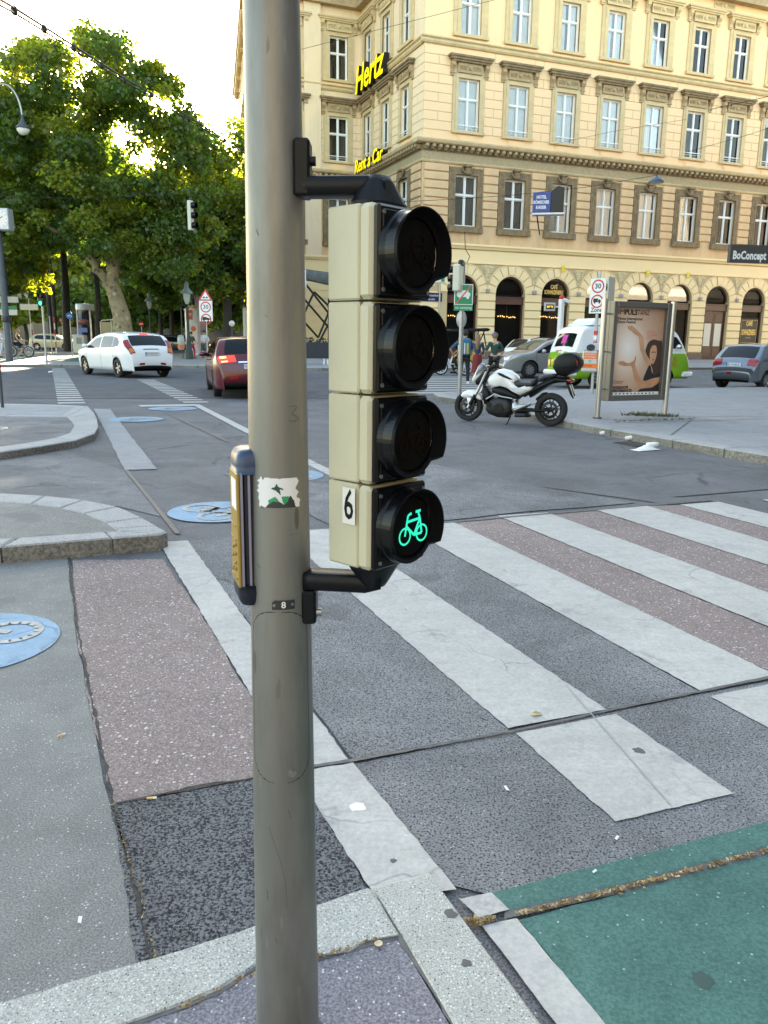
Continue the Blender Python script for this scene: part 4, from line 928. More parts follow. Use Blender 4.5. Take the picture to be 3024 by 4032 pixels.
b = MB(); b.cyl((0, 0, .3), (0, 0, .52), .03); b.cyl((-.14, 0, .5), (.14, 0, .5), .02); b.build('hanger', m_blk, hl)
hs.scale = (.86,)*3; hl.scale = (.58,)*3
nb_ = thing('added_block', 'unseen plastered block added behind the viewer to shape the light', 'building', (-14, -26, 0), R(4))  # unseen block, added to bounce warm light and shade the pole
b = MB(); b.box((32, -15, 11.5), (64, 30, 23)); b.build('wall', mat('dull tan plaster', (.13, .118, .10), .85), nb_)
# ---------------------------------------------------------------- trees
def leaf_mat(name, dif, tr, mixv=.45):
    m = bpy.data.materials.new(name); m.use_nodes = True; MATS[name] = m
    N = m.node_tree.nodes; L = m.node_tree.links; N.clear(); o = N.new('ShaderNodeOutputMaterial')
    d = N.new('ShaderNodeBsdfDiffuse'); t = N.new('ShaderNodeBsdfTranslucent'); mx = N.new('ShaderNodeMixShader'); mx.inputs[0].default_value = mixv
    rn = N.new('ShaderNodeNewGeometry'); hs = []
    for c, b in ((dif, d), (tr, t)):
        h = N.new('ShaderNodeHueSaturation'); h.inputs['Color'].default_value = (*c, 1)
        r = N.new('ShaderNodeMapRange'); r.inputs[3].default_value = .6; r.inputs[4].default_value = 1.45
        L.new(rn.outputs['Random Per Island'], r.inputs[0]); L.new(r.outputs[0], h.inputs['Value'])
        r2 = N.new('ShaderNodeMapRange'); r2.inputs[3].default_value = .47; r2.inputs[4].default_value = .53; L.new(rn.outputs['Random Per Island'], r2.inputs[0]); L.new(r2.outputs[0], h.inputs['Hue'])
        L.new(h.outputs[0], b.inputs[0])
    g = N.new('ShaderNodeBsdfGlossy'); g.inputs['Roughness'].default_value = .4; g.inputs[0].default_value = (.5, .5, .5, 1)
    m2 = N.new('ShaderNodeMixShader'); m2.inputs[0].default_value = .05
    L.new(d.outputs[0], mx.inputs[1]); L.new(t.outputs[0], mx.inputs[2]); L.new(mx.outputs[0], m2.inputs[1]); L.new(g.outputs[0], m2.inputs[2]); L.new(m2.outputs[0], o.inputs[0])
    return m
lf_a = leaf_mat('plane leaf', (.072, .118, .034), (.24, .36, .025)); lf_sun = leaf_mat('sunlit leaf tint', (.105, .14, .028), (.66, .70, .04))  # second leaf is a yellower variant with sun glow put into its colour
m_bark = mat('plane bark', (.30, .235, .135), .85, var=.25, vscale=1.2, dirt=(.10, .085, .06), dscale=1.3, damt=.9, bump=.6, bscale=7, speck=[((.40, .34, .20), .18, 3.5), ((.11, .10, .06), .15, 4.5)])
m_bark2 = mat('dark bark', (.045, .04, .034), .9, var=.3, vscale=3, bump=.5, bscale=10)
def crown_mesh(name, clumps, per, size, mats, seed=1):
    rg = np.random.default_rng(seed); V = []; MI = []
    base = np.array([(-.5, 0, 0), (-.2, .42, .06), (.22, .34, .0), (.52, .05, .05), (.2, -.38, 0), (-.22, -.34, .05)], float)
    k = len(base)
    for ci, (c, r) in enumerate(clumps):
        n = int(per*(r[0]*r[1]*r[2])**.667)
        d = rg.normal(size=(n, 3)); d /= np.linalg.norm(d, axis=1)[:, None]
        rad = rg.random(n)**.33*(.72+.5*rg.random(n)); p = np.array(c)+d*rad[:, None]*np.array(r)
        s = size*(.65+.8*rg.random(n))
        a = rg.normal(size=(n, 3))*.9+d*.5+np.array([0, 0, .7]); a /= np.linalg.norm(a, axis=1)[:, None]
        t = np.cross(a, rg.normal(size=(n, 3))); t /= np.linalg.norm(t, axis=1)[:, None]; u = np.cross(a, t)
        q = p[:, None, :]+s[:, None, None]*(base[None, :, 0:1]*t[:, None, :]+base[None, :, 1:2]*u[:, None, :]+base[None, :, 2:3]*3*a[:, None, :])
        V.append(q.reshape(-1, 3)); MI.append(np.full(n, 0 if len(mats) == 1 else (1 if rg.random() < .38 else 0)))
    V = np.concatenate(V); MI = np.concatenate(MI); nf = len(MI)
    me = bpy.data.meshes.new(name); me.vertices.add(len(V)); me.vertices.foreach_set('co', V.ravel())
    me.loops.add(nf*k); me.loops.foreach_set('vertex_index', np.arange(nf*k)); me.polygons.add(nf)
    me.polygons.foreach_set('loop_start', np.arange(nf)*k); me.polygons.foreach_set('loop_total', np.full(nf, k))
    for m in mats: me.materials.append(m)
    me.polygons.foreach_set('material_index', MI); me.update(calc_edges=True); me.validate(); return me
def wob(p, q, n, a, r):
    p, q = Vector(p), Vector(q); return [p.lerp(q, i/n)+(Vector((r.uniform(-a, a), r.uniform(-a, a), 0)) if 0 < i < n else Vector()) for i in range(n+1)]
def tree(name, label, base, trunk, limbs, clumps, per, size, mats, bark, seed, group=None):
    r = random.Random(seed); root = thing(name, label, 'tree', base, 0, group); b = MB()
    pts, rad = trunk
    b.tube(pts, rad, 12)
    for (p, q, r0, r1) in limbs: b.tube(wob(p, q, 5, .18, r), [r0+(r1-r0)*i/5 for i in range(6)], 8)
    b.build('trunk', bark, root)
    inst('crown', crown_mesh('crown', clumps, per, size, mats, seed), root); return root
def rclumps(n, fn, rmin, rmax, seed):
    r = random.Random(seed); out = []
    while len(out) < n:
        c = fn(r)
        if c is None: continue
        a = r.uniform(rmin, rmax); out.append((c, (a, a*r.uniform(.8, 1.1), a*r.uniform(.6, .85))))
    return out
# big plane tree with the forked pale trunk: outline read from the photograph at 48 m
TY = 48.0; TB = at(476, 1380, TY); TB = Vector((TB.x, TY, .11))
def loc_at(x, y, dy=0): p = at(x, y, TY+dy); return (p.x-TB.x, p.y-TB.y, p.z-TB.z)
OUT = [(-420, 700), (-260, 420), (-60, 330), (60, 200), (210, 160), (330, 120), (480, 130), (500, 200), (600, 260), (690, 320), (750, 440), (800, 520), (820, 640), (800, 780), (850, 950), (780, 1060), (600, 1060), (450, 985), (345, 985), (260, 1010), (120, 960), (-100, 1000), (-400, 960)]
def inside(x, y, P):
    c = False; n = len(P)
    for i in range(n):
        x1, y1 = P[i]; x2, y2 = P[(i+1) % n]
        if (y1 > y) != (y2 > y) and x < (x2-x1)*(y-y1)/(y2-y1)+x1: c = not c
    return c
HOLES = [(490, 520, 0), (465, 565, 2), (440, 640, 12), (560, 650, 8), (720, 715, 10), (210, 560, 4), (590, 380, 4)]
def cfn(r):
    x, y = r.uniform(-430, 860), r.uniform(120, 1110); 
    if not inside(x, y, OUT): return None
    for hx, hy, hr in HOLES:
        if (x-hx)**2+(y-hy)**2 < (hr+52)**2: return None
    f = max(.2, 1-abs((x-250)/700)**2); return loc_at(x, y, r.uniform(-4.5, 5)*f)
cl = rclumps(520, cfn, .55, 1.15, 11)
for (x, y) in OUT:
    if y < 900: cl.append((loc_at(x*.97+10, y+36), (.75, .75, .6)))
tr_pts = [loc_at(482, 1420), loc_at(486, 1330), loc_at(478, 1240), loc_at(456, 1170), loc_at(440, 1110), loc_at(448, 1040), loc_at(470, 900)]
tr_pts[0] = (tr_pts[0][0], 0, 0)
tree('plane_tree', 'big plane tree with pale forked trunk behind the white hatchback', TB, (tr_pts, [.72, .60, .50, .44, .36, .3, .2]),
     [(tr_pts[3], loc_at(405, 1085), .34, .28), (loc_at(405, 1085), loc_at(362, 1025), .28, .22), (loc_at(362, 1025), loc_at(250, 760, 2), .20, .06), (tr_pts[4], loc_at(428, 1050), .16, .12), (loc_at(428, 1050), loc_at(400, 800, -2), .12, .06), (tr_pts[5], loc_at(620, 800, 2), .22, .08), (tr_pts[6], loc_at(520, 400, 3), .08, .03), (loc_at(362, 1025), loc_at(100, 800, -3), .2, .06), (tr_pts[6], loc_at(690, 620, 3), .08, .03)],
     cl, 360, .19, [lf_a, lf_sun], m_bark, 21)
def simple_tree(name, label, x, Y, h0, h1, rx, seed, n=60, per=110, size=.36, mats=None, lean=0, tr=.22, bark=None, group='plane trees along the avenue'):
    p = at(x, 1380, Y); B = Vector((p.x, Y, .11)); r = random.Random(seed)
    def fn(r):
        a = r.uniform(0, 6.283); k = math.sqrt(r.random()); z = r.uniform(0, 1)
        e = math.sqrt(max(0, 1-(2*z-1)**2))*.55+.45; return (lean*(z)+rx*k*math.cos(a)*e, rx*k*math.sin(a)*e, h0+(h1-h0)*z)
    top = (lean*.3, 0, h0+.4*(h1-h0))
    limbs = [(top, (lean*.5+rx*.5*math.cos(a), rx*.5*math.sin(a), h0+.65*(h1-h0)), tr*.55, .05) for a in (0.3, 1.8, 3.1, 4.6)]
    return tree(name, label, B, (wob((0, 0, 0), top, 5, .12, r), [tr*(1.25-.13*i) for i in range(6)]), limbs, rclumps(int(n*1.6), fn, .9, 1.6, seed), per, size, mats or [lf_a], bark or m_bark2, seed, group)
simple_tree('plane_tree', 'tree tinted sunlit yellow green close against the left end of the yellow building', 905, 60, 4.5, 15.5, 4.2, 31, 60, 170, .27, [lf_a, lf_sun], -.5, .3)
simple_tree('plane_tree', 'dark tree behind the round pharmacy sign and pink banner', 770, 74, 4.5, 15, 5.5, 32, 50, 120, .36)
simple_tree('plane_tree', 'thin dark trunk just right of the green pedestrian light', 205, 78, 9.5, 18, 5.0, 33, 50, 120, .36, [lf_sun, lf_a], 0, .2)
simple_tree('plane_tree', 'dark leaning trunk behind the blue round sign', 268, 70, 10, 17, 5, 34, 50, 120, .36, [lf_a, lf_sun], .5, .3)
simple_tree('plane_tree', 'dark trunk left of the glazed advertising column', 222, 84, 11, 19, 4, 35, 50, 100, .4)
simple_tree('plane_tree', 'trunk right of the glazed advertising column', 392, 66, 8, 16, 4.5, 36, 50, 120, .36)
simple_tree('plane_tree', 'trunk at the far left edge behind the tram mast', -40, 64, 5, 15, 6, 37, 50, 120, .36, [lf_a, lf_sun], 0, .28)
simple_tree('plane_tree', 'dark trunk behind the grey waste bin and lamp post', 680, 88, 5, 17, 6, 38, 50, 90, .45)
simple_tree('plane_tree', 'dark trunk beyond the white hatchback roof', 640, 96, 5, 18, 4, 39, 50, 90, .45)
simple_tree('plane_tree', 'tree tinted sunlit yellow green far beyond the tram mast', 110, 110, 3, 16, 8, 40, 60, 55, .7, [lf_sun])
simple_tree('plane_tree', 'tree tinted sunlit yellow green far beyond the kiosk', 330, 125, 3, 17, 8, 41, 60, 50, .75, [lf_sun, lf_a])
simple_tree('plane_tree', 'tree standing left of the picture beside the avenue', -420, 52, 5, 17, 6, 42, 50, 120, .36, [lf_a, lf_sun], 0, .3)
wl_ = [(at(x, 1300, 104+6*math.sin(x)).x, 104+6*math.sin(x*1.3), z) for x in range(380, 1010, 26) for z in (4.2, 6.5, 9, 11.5, 14) if x > 560 or z < 8]
wd = inst('treeline', crown_mesh('treeline', [((x+rnd.uniform(-1, 1), y, z+rnd.uniform(-.8, .8)), (2.0, 2.0, 1.7)) for x, y, z in wl_], 60, .6, [lf_a], 77)); tag(wd, 'dark mass of trees far beyond the lamp posts', 'trees', kind='stuff')
# ---------------------------------------------------------------- far buildings behind the trees
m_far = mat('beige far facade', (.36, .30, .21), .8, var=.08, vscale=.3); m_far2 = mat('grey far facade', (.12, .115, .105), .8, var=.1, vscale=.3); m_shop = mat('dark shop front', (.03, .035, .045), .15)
def far_building(name, label, x0, x1, Y, h, m, nb, arch=False):
    a = at(x0, 1380, Y).x; c = at(x1, 1380, Y).x; root = thing(name, label, 'building', (a, Y, .11)); w = c-a
    b = MB(); b.box((w/2, 6, h/2), (w, 12, h)); b.box((w/2, -.1, 5.2), (w, .5, .5)); b.box((w/2, -.1, h-.3), (w, .8, .6)); b.build('wall', m, root)
    wm = MB(); wm.box((0, -.02, 1.1), (1.3, .16, 2.2)); wm = wm.mesh('window', m_shop); sm = MB()
    if arch: sm.prism([(-1.3, 0), (1.3, 0), (1.3, 2.6)]+[(1.3*math.cos(math.pi*i/8), 2.6+1.3*math.sin(math.pi*i/8)) for i in range(1, 8)]+[(-1.3, 2.6)], -.04, .08, T=lambda p: Vector((p.x, -p.z, p.y)))
    else: sm.box((0, 0, 1.75), (3.0, .2, 3.1))
    sm = sm.mesh('shop_window', m_shop)
    for i in range(nb):
        u = w*(i+.5)/nb; inst('shop_window', sm, root, (u, 0, .3))
        for k in range(int((h-8)/3.6)): inst('window', wm, root, (u-.9, 0, 6.6+3.6*k)); inst('window', wm, root, (u+.9, 0, 6.6+3.6*k))
far_building('far_building', 'beige building with dark shop fronts beyond the avenue trees at left', -700, 330, 128, 28, m_far, 10)
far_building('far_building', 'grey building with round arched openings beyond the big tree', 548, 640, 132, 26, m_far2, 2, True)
far_building('far_building', 'grey arched front kept low to pass a sun beam beyond the forked tree trunk', 352, 546, 131, 15, m_far2, 4, True)  # height cut down so a beam of sun reaches the left pavement
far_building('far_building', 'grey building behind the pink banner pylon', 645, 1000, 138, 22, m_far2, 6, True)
# ---------------------------------------------------------------- foreground pole
PX, PY = at(1090, 1335, 1.36).x, 1.36
def prad(z): return .0488-(z-1.5)*.0104
m_pole = mat('dull grey pole paint', (.235, .231, .215), .45, .55, var=.10, vscale=9, dirt=(.10, .088, .065), dscale=5, damt=.75, speck=[((.07, .06, .05), .012, 90.0), ((.36, .35, .32), .010, 130.0)], bump=.05, bscale=300, stretch=(1, 1, .22))
m_bolt = mat('steel bolt', (.32, .32, .31), .35, .8); m_bl = mat('black bracket paint', (.004, .005, .007), .42, 0, spec=.25, bump=.05, bscale=180)
pole = thing('signal_pole', 'tall tapered grey steel pole in the middle foreground with a torn sticker', 'signal pole', (PX, PY, 0))
b = MB(); b.lathe([(prad(z), z) for z in (.0, .3, .6, .9, 1.2, 1.5, 1.8, 2.1, 2.6, 3.2, 4.2)], 64); b.build('pole', m_pole, pole)
b = MB(); b.lathe([(prad(.05)+.014, 0), (prad(.05)+.014, .10), (prad(.12)+.004, .12), (prad(.12), .125)], 40); b.build('base_collar', m_pole, pole)
def pp(phi, z, o=0): r = prad(z)+o; return (r*math.sin(phi), -r*math.cos(phi), z)
def cylpatch(poly, o, nx=60, nz=50, rag=0):
    xs = [p[0] for p in poly]; zs = [p[1] for p in poly]; x0, x1, z0, z1 = min(xs), max(xs), min(zs), max(zs); b = MB(); I = {}
    def vid(i, j):
        if (i, j) not in I: I[(i, j)] = len(b.v); b.v.append(pp(x0+(x1-x0)*i/nx, z0+(z1-z0)*j/nz, o))
        return I[(i, j)]
    for i in range(nx):
        for j in range(nz):
            x, z = x0+(x1-x0)*(i+.5)/nx, z0+(z1-z0)*(j+.5)/nz
            if inside(x, z, poly): b.f.append([vid(i, j), vid(i+1, j), vid(i+1, j+1), vid(i, j+1)]); b.m.append(0); b.s.append(True)
    return b
def zof(y): return at(1110, y, PY-.05).z
def rrect(x0, x1, z0, z1, r, k, n=10):      # rounded outline, k = radians per metre
    P = []
    for cx, cz, a0 in ((x1-r*k, z1-r, 0), (x0+r*k, z1-r, 90), (x0+r*k, z0+r, 180), (x1-r*k, z0+r, 270)):
        for i in range(n+1): a = R(a0+90*i/n); P.append((cx+r*k*math.cos(a), cz+r*math.sin(a)))
    return P
dz1, dz0 = zof(1322*1.8228), zof(1687*1.8228)
door = rrect(R(-57), R(62), dz0, dz1, .045, 1/.056)
cylpatch(door, .0010, 60, 60).build('access_door', m_pole, pole)
b = MB(); b.tube([pp(p[0], p[1], .0004) for p in door+door[:1]], .0009, 5); b.build('door_gap', m_bl, pole)
zb = zof(1667*1.8228); c = Vector(pp(R(22), zb, .001)); ax = Vector((math.sin(R(22)), -math.cos(R(22)), 0))
b = MB(); b.cyl(c, c+ax*.0015, .0085, n=20); b.cyl(c+ax*.0015, c+ax*.006, .0068, n=6, smooth=False); b.build('hex_bolt', m_bolt, pole)
# torn sticker
s0, s1 = zof(1097*1.8228), zof(1032*1.8228); hS = s1-s0
def st(u, v): return (R(-36)+R(85)*u, s0+hS*v)
edge = [(.05, 0), (.10, .05), (.20, .0), (.78, .02), (.98, .0), (1.0, .25), (.9, .33), (.97, .5), (.88, .62), (.97, .85), (.92, .98), (.5, .97), (.2, 1.0), (.14, .9), (.10, 1.05), (.05, .93), (-.02, .88), (.05, .8), (0, .7), (.03, .62), (-.03, .55), (.04, .45), (.01, .3), (.05, .2), (.03, .1)]
stk = cylpatch([st(*p) for p in edge], .0007, 70, 60).build('sticker', mat('white sticker', (.78, .78, .80), .5), pole)
cylpatch([st(*p) for p in [(.20, .0), (.88, .0), (.84, .22), (.76, .40), (.70, .30), (.60, .12), (.52, .2), (.44, .34), (.34, .25)]], .0010, 44, 30).build('print', mat('sticker black rock', (.035, .035, .035), .6, var=.5, vscale=400), stk)
cylpatch([st(*p) for p in [(.27, .25), (.42, .38), (.5, .2), (.47, .2), (.38, .22), (.28, .12)]], .0011, 24, 20).build('print', mat('sticker green', (.02, .30, .13), .5), stk)
cylpatch([st(*p) for p in [(.56, .38), (.72, .38), (.70, .22), (.62, .1), (.58, .22)]], .0011, 24, 20).build('print', MATS['sticker green'], stk)
cylpatch([st(*p) for p in [(.34, .66), (.42, .70), (.46, .82), (.49, .70), (.60, .64), (.60, .60), (.52, .62), (.55, .42), (.44, .58), (.36, .62)]], .0011, 24, 20).build('print', mat('sticker dark green', (.01, .07, .045), .5), stk)
# number plate 8
z0, z1 = zof(1315*1.8228), zof(1297*1.8228)
plq = cylpatch([(R(-9), z0-.0005), (R(33), z0+.0008), (R(33), z1+.001), (R(-9), z1-.0005)], .0016, 24, 6).build('number_plate', mat('dark enamel plate', (.03, .032, .036), .4), pole)
c = Vector(pp(R(12), (z0+z1)/2, .0022)); text('number', '8', m_wp, plq, c, (math.pi/2, 0, R(12)), .0165, bold=.0003)
for a in (-5, 28):
    c = Vector(pp(R(a), (z0+z1)/2+.00002*a, .0016)); ax = Vector((math.sin(R(a)), -math.cos(R(a)), 0)); b = MB(); b.cyl(c, c+ax*.001, .0026, n=12); b.build('rivet', m_bolt, plq)
# scratches
b = MB(); b.tube([pp(R(a), zof(y), .0002) for a, y in ((-22, 3250), (-14, 3300), (-2, 3370), (6, 3440), (9, 3500), (8, 3560))], .0004, 4); b.build('scratch', mat('scratch grey', (.10, .09, .075), .6), pole)
b = MB(); b.tube([pp(R(a), zof(y), .0002) for a, y in ((30, 1602), (40, 1598), (46, 1606), (40, 1618), (34, 1634), (44, 1640), (50, 1652), (40, 1662), (28, 1658))], .0006, 4); b.build('scribble', MATS['scratch grey'], pole)
for (a0, y0, a1, y1) in ((-30, 2000, -24, 2004), (-40, 2230, -33, 2240), (-20, 2900, -14, 2930), (-35, 2980, -30, 3010), (15, 3180, 19, 3215), (-28, 3500, -26, 3540), (-12, 3680, -9, 3700), (-42, 2450, -38, 2475), (30, 2560, 36, 2566), (-15, 1240, -8, 1246), (-30, 900, -26, 925)):
    b = MB(); b.tube([pp(R(a0), zof(y0), .0002), pp(R((a0+a1)/2), zof((y0+y1)/2+3), .0003), pp(R(a1), zof(y1), .0002)], .0006, 4); b.build('scratch', MATS['scratch grey'], pole)
b = MB(); b.tube([pp(R(a), zof(y), .0002) for a, y in ((10, 2112), (30, 2108), (44, 2104))], .0003, 4); b.build('scratch', MATS['scratch grey'], pole)
# ---------------------------------------------------------------- four-lamp cycle signal
SN = Vector((-.0222, 1.2498, 0)); SA = R(48.0)
zt = at(1458, 786, 1.2498).z; zl = at(1472, 2257, 1.2498).z; MH = (zt-zl)/4; MW, MD = .130, .100
m_beige = mat('aged beige plastic', (.56, .52, .375), .42, var=.06, vscale=14, dirt=(.36, .37, .29), dscale=7, damt=.55)
m_blk2 = mat('black signal plastic', (.003, .0034, .0045), .28, var=.3, vscale=20, spec=.28)
m_inn = mat('matt black visor inside', (.004, .004, .005), .8, spec=.08)
m_lens = mat('dark lens', (.006, .0055, .0055), .7, spec=.05)
sig = thing('cycle_signal', 'beige four lamp cycle traffic signal on the pole showing a green bicycle', 'traffic light', SN, SA)
def hood(L0, r0, r1):
    b = MB(); n = 64; V = []; LB = .021
    def Lh(a):    # a=0 at the top
        a = abs(a); t = max(0, min(1, (a-R(118))/R(12))); t = t*t*(3-2*t); return L0*(1-t)+LB*t
    for i in range(n+1):
        a = -math.pi+2*math.pi*i/n; L = Lh(a); f = (L-LB)/(L0-LB); re = r0+(r1-r0)*f
        for (rr, yy) in ((r0+.003, 0), (r0+.002, -.006), (r0, -.010), (r0+(r1-r0)*.3*f, -LB-(L-LB)*.5), (re, -L), (re-.0022-.004*(1-f), -L), (r0-.004-.003*(1-f), -LB-.0005-(L-LB)*.1), (r0-.010, -LB+.001)):
            V.append((rr*math.sin(a), max(yy, -L), rr*math.cos(a)))
    k = 8
    for i in range(n):
        for j in range(k-1): b.add([V[i*k+j], V[i*k+j+1], V[(i+1)*k+j+1], V[(i+1)*k+j]], [[0, 1, 2, 3]], 1 if j >= 5 else 0, True)
    return b
LR = .050
def bike_sym(s):
    b = MB(); t = .055
    def bar(p, q, w=t): 
        d = (Vector(q)-Vector(p)).normalized(); kx = Vector((-d.y, d.x))*w; p = Vector(p); q = Vector(q)
        b.add([((v.x)*s, 0, (v.y)*s) for v in (p+kx, p-kx, q-kx, q+kx)], [[0, 1, 2, 3]])
    for cx in (-.52, .55):
        for i in range(18):
            a0, a1 = 6.2832*i/18, 6.2832*(i+1.15)/18; bar((cx+.34*math.cos(a0), -.3+.34*math.sin(a0)), (cx+.34*math.cos(a1), -.3+.34*math.sin(a1)), .042)
    for p, q in (((-.52, -.3), (-.34, .55)), ((-.34, .55), (-.12, .62)), ((-.40, .28), (.42, .34)), ((-.44, .12), (.05, -.32)), ((.05, -.32), (.42, .34)), ((.42, .34), (.30, .62)), ((.14, .64), (.46, .66)), ((.05, -.32), (.55, -.3)), ((.42, .34), (.55, -.3))): bar(p, q)
    return b
sym = bike_sym(.040); hd = hood(.038, .0615, .0660)
m_on = mat('lit green lamp', (.0, .6, .4), .4, emit=(.0, .62, .45), es=.17); m_off_r = mat('unlit red symbol', (.010, .006, .006), .8, spec=.02); m_off_a = mat('unlit amber symbol', (.013, .008, .005), .8, spec=.02)
hood_me = hd.mesh('visor', [m_blk2, m_inn])
hs_ = MB(); hs_.box((MW/2, .030+(MD-.030)/2, MH/2), (MW-.004, MD-.030, MH-.0022), bev=.003); hs_ = hs_.mesh('housing', m_beige)
rim = MB(); rim.box((MW/2, .0155, MH/2), (MW+.002, .030, MH-.0035), bev=.007); rim = rim.mesh('housing_rim', m_beige)
dr = MB(); dr.box((MW/2, -.004, MH/2), (MW-.004, .014, MH-.008), bev=.004); dr.box((MW/2, -.0105, MH/2), (MW-.020, .004, MH-.022), bev=.0015); dr = dr.mesh('lamp_door', m_blk2)
scr = MB(); scr.cyl((0, 0, 0), (0, -.002, 0), .0035, n=14); scr = scr.mesh('screw', m_bolt)
scr2 = MB(); scr2.cyl((0, -.0021, 0), (0, -.0023, 0), .0018, n=8); scr2 = scr2.mesh('screw_socket', m_bl)
lens = MB(); lens.lathe([(0, .006), (LR*.6, .004), (LR, 0)], 32, M=Matrix.Rotation(math.pi/2, 3, 'X')); lens = lens.mesh('lens', m_lens)
for i in range(4):
    z = zl+MH*(3-i)
    mo = inst('housing', hs_, sig, (0, 0, z)); inst('rim', rim, mo)
    dd = inst('lamp_door', dr, sig, (0, 0, z))
    for sx in (.012, MW-.012):
        for sz in (.016, MH-.016): s_ = inst('screw', scr, dd, (sx, -.011, sz))
    inst('visor', hood_me, dd, (MW/2, -.0115, MH/2))
    inst('lens', lens, dd, (MW/2, -.029, MH/2))
    q = sym.mesh('lamp_symbol', (m_off_r, m_off_r, m_off_a, m_on)[i]); inst('lamp_symbol', q, dd, (MW/2, -.0365, MH/2))
b = MB(); cz = zl+MH*.735; b.add([(-.0032, .060-.029*u, cz+(v-.5)*.061) for u, v in ((0, 0), (1, 0), (1, 1), (0, 1))], [[0, 1, 2, 3]])
ns = b.build('number_sticker', mat('sticker white', (.72, .70, .66), .5), sig); ns.location.x = 0.0
tx = text('number', '6', m_bl, ns, (-.0036, .0455, cz), (math.pi/2, 0, -math.pi/2), .066, width=.021, height=.052, bold=.0008)
# brackets in world axes, children of the signal
def wl(p): return Matrix.Rotation(-SA, 3, 'Z') @ (Vector(p)-SN)
sc_ = Vector((SN.x+math.cos(SA)*MW/2-math.sin(SA)*MD/2, SN.y+math.sin(SA)*MW/2+math.cos(SA)*MD/2, 0))
def bracket(za, zb_, zplate0, zplate1, top):
    b = MB(); r_ = prad(za); x0 = PX+r_*.82; x1 = sc_.x+.012; ya = PY-.012; n = 10
    h = abs(zb_-za)/2; zc_ = (za+zb_)/2; V = []; secs = []
    for t in (0, .12, .8, 1.0):
        x = x0+(x1-x0)*t; y = ya+(sc_.y-ya)*t; hh = h*(1 if t < .9 else .75); w = .024
        for k in range(12):
            a = 6.2832*k/12; ca, sa_ = math.cos(a), math.sin(a); sg = lambda v: math.copysign(abs(v)**.45, v)
            V.append(wl((x, y+w*sg(ca), zc_+hh*sg(sa_)-(0 if t < .9 else (h-hh)*(1 if top else -1)))))
    b.add(V, [[i*12+k, i*12+(k+1) % 12, (i+1)*12+(k+1) % 12, (i+1)*12+k] for i in range(3) for k in range(12)]+[list(range(12))[::-1], [36+k for k in range(12)]], 0, True)
    b.build('bracket_arm', m_bl, sig)
    b = MB(); q = wl((PX+prad(zplate0)*.80+.010, ya, (zplate0+zplate1)/2)); b.box(q, (.026, .05, abs(zplate1-zplate0)), rz=-SA, bev=.004); b.build('clamp_plate', m_bl, sig)
    b = MB(); zbolt = zplate0+(zplate1-zplate0)*(.62 if top else .68); p = (PX+prad(zbolt)*.80+.022, ya-.012, zbolt); b.cyl(wl(p), wl((p[0]+.010, p[1], p[2])), .0075, n=14); b.build('clamp_bolt', m_bolt if not top else m_bl, sig)
    b = MB(); sgn = 1 if top else -1; ze = zt if top else zl
    for (hh0, w0), (hh1, w1) in (((0.0005, .050), (.006, .050)), ((.006, .050), (.040, .026)), ((.040, .026), (.0475, .020))):
        V = []
        for hh, w in ((hh0, w0), (hh1, w1)):
            for k in range(16):
                a = 6.2832*k/16; sg = lambda v: math.copysign(abs(v)**.7, v); V.append((MW/2+w*sg(math.cos(a)), MD/2-.002+w*.62*sg(math.sin(a)), ze+sgn*hh))
        b.add(V, [[k, (k+1) % 16, 16+(k+1) % 16, 16+k] for k in range(16)]+([[16+k for k in range(16)]] if hh1 > .047 else []), 0, True)
    b.build('end_cap', m_bl, sig)
def zs(y): return at(1230, y, PY).z
bracket(zs(786), zs(704), zs(786), zs(562), True)
bracket(zs(2234), zs(2306), zs(2306), zs(2432), False)
# ---------------------------------------------------------------- push button box for the blind
BX = at(936, 1600, 1.315); tB = Vector((-.33, .944, 0)); bz1, bz0 = at(960, 1766, 1.34).z, at(975, 2380, 1.34).z; BH = bz1-bz0; BW = .085
btn = thing('push_button_box', 'blue and yellow pedestrian push button box fixed to the left of the pole', 'push button', (BX.x+tB.x*BW/2, BX.y+tB.y*BW/2, bz0), math.atan2(-.944, .33))
m_bb = mat('blue button plastic', (.022, .05, .11), .4, var=.1, vscale=20); m_by = mat('yellow button face', (.30, .19, .035), .45, var=.06, vscale=30); m_fin = mat('lilac grey fin', (.26, .25, .32), .5); m_navy = mat('navy button plastic', (.006, .008, .02), .45)
def rr(w, d0, d1, r, n=6):
    P = []
    for cx, cy, a0 in ((w/2-r, d1-r, 0), (-w/2+r, d1-r, 90), (-w/2+r, d0+r, 180), (w/2-r, d0+r, 270)):
        for i in range(n+1): a = R(a0+90*i/n); P.append((cx+r*math.cos(a), cy+r*math.sin(a)))
    return P
b = MB(); b.prism(rr(BW-.012, .004, .066, .010), .035, BH-.03); b.build('core', m_navy, btn)
def dome(z0, z1, sgn, m, nm, o=0):
    b = MB(); base = rr(BW, -.004-o, .070, .018); n = len(base); V = []; lv = [(0, 1.0), (.35, 1.03), (.7, .98), (.92, .86), (1, .62)]
    for t, k in lv: V += [(x*k, .033+(y-.033)*k, z0+(z1-z0)*t) for x, y in base]
    F = [[i*n+k, i*n+(k+1) % n, (i+1)*n+(k+1) % n, (i+1)*n+k] for i in range(len(lv)-1) for k in range(n)]+[[(len(lv)-1)*n+k for k in range(n)], list(range(n))]
    b.add(V, F, 0, True); return b.build(nm, m, btn)
cap = dome(BH-.042, BH, 1, m_bb, 'cap'); dome(.040, 0.0, -1, m_navy, 'base')
b = MB(); b.tube([(BW*.2, -.002, BH-.022), (BW*.33, .004, BH-.010), (BW*.40, .02, BH-.006)], .0024, 6); b.build('sound_slot', m_navy, cap)
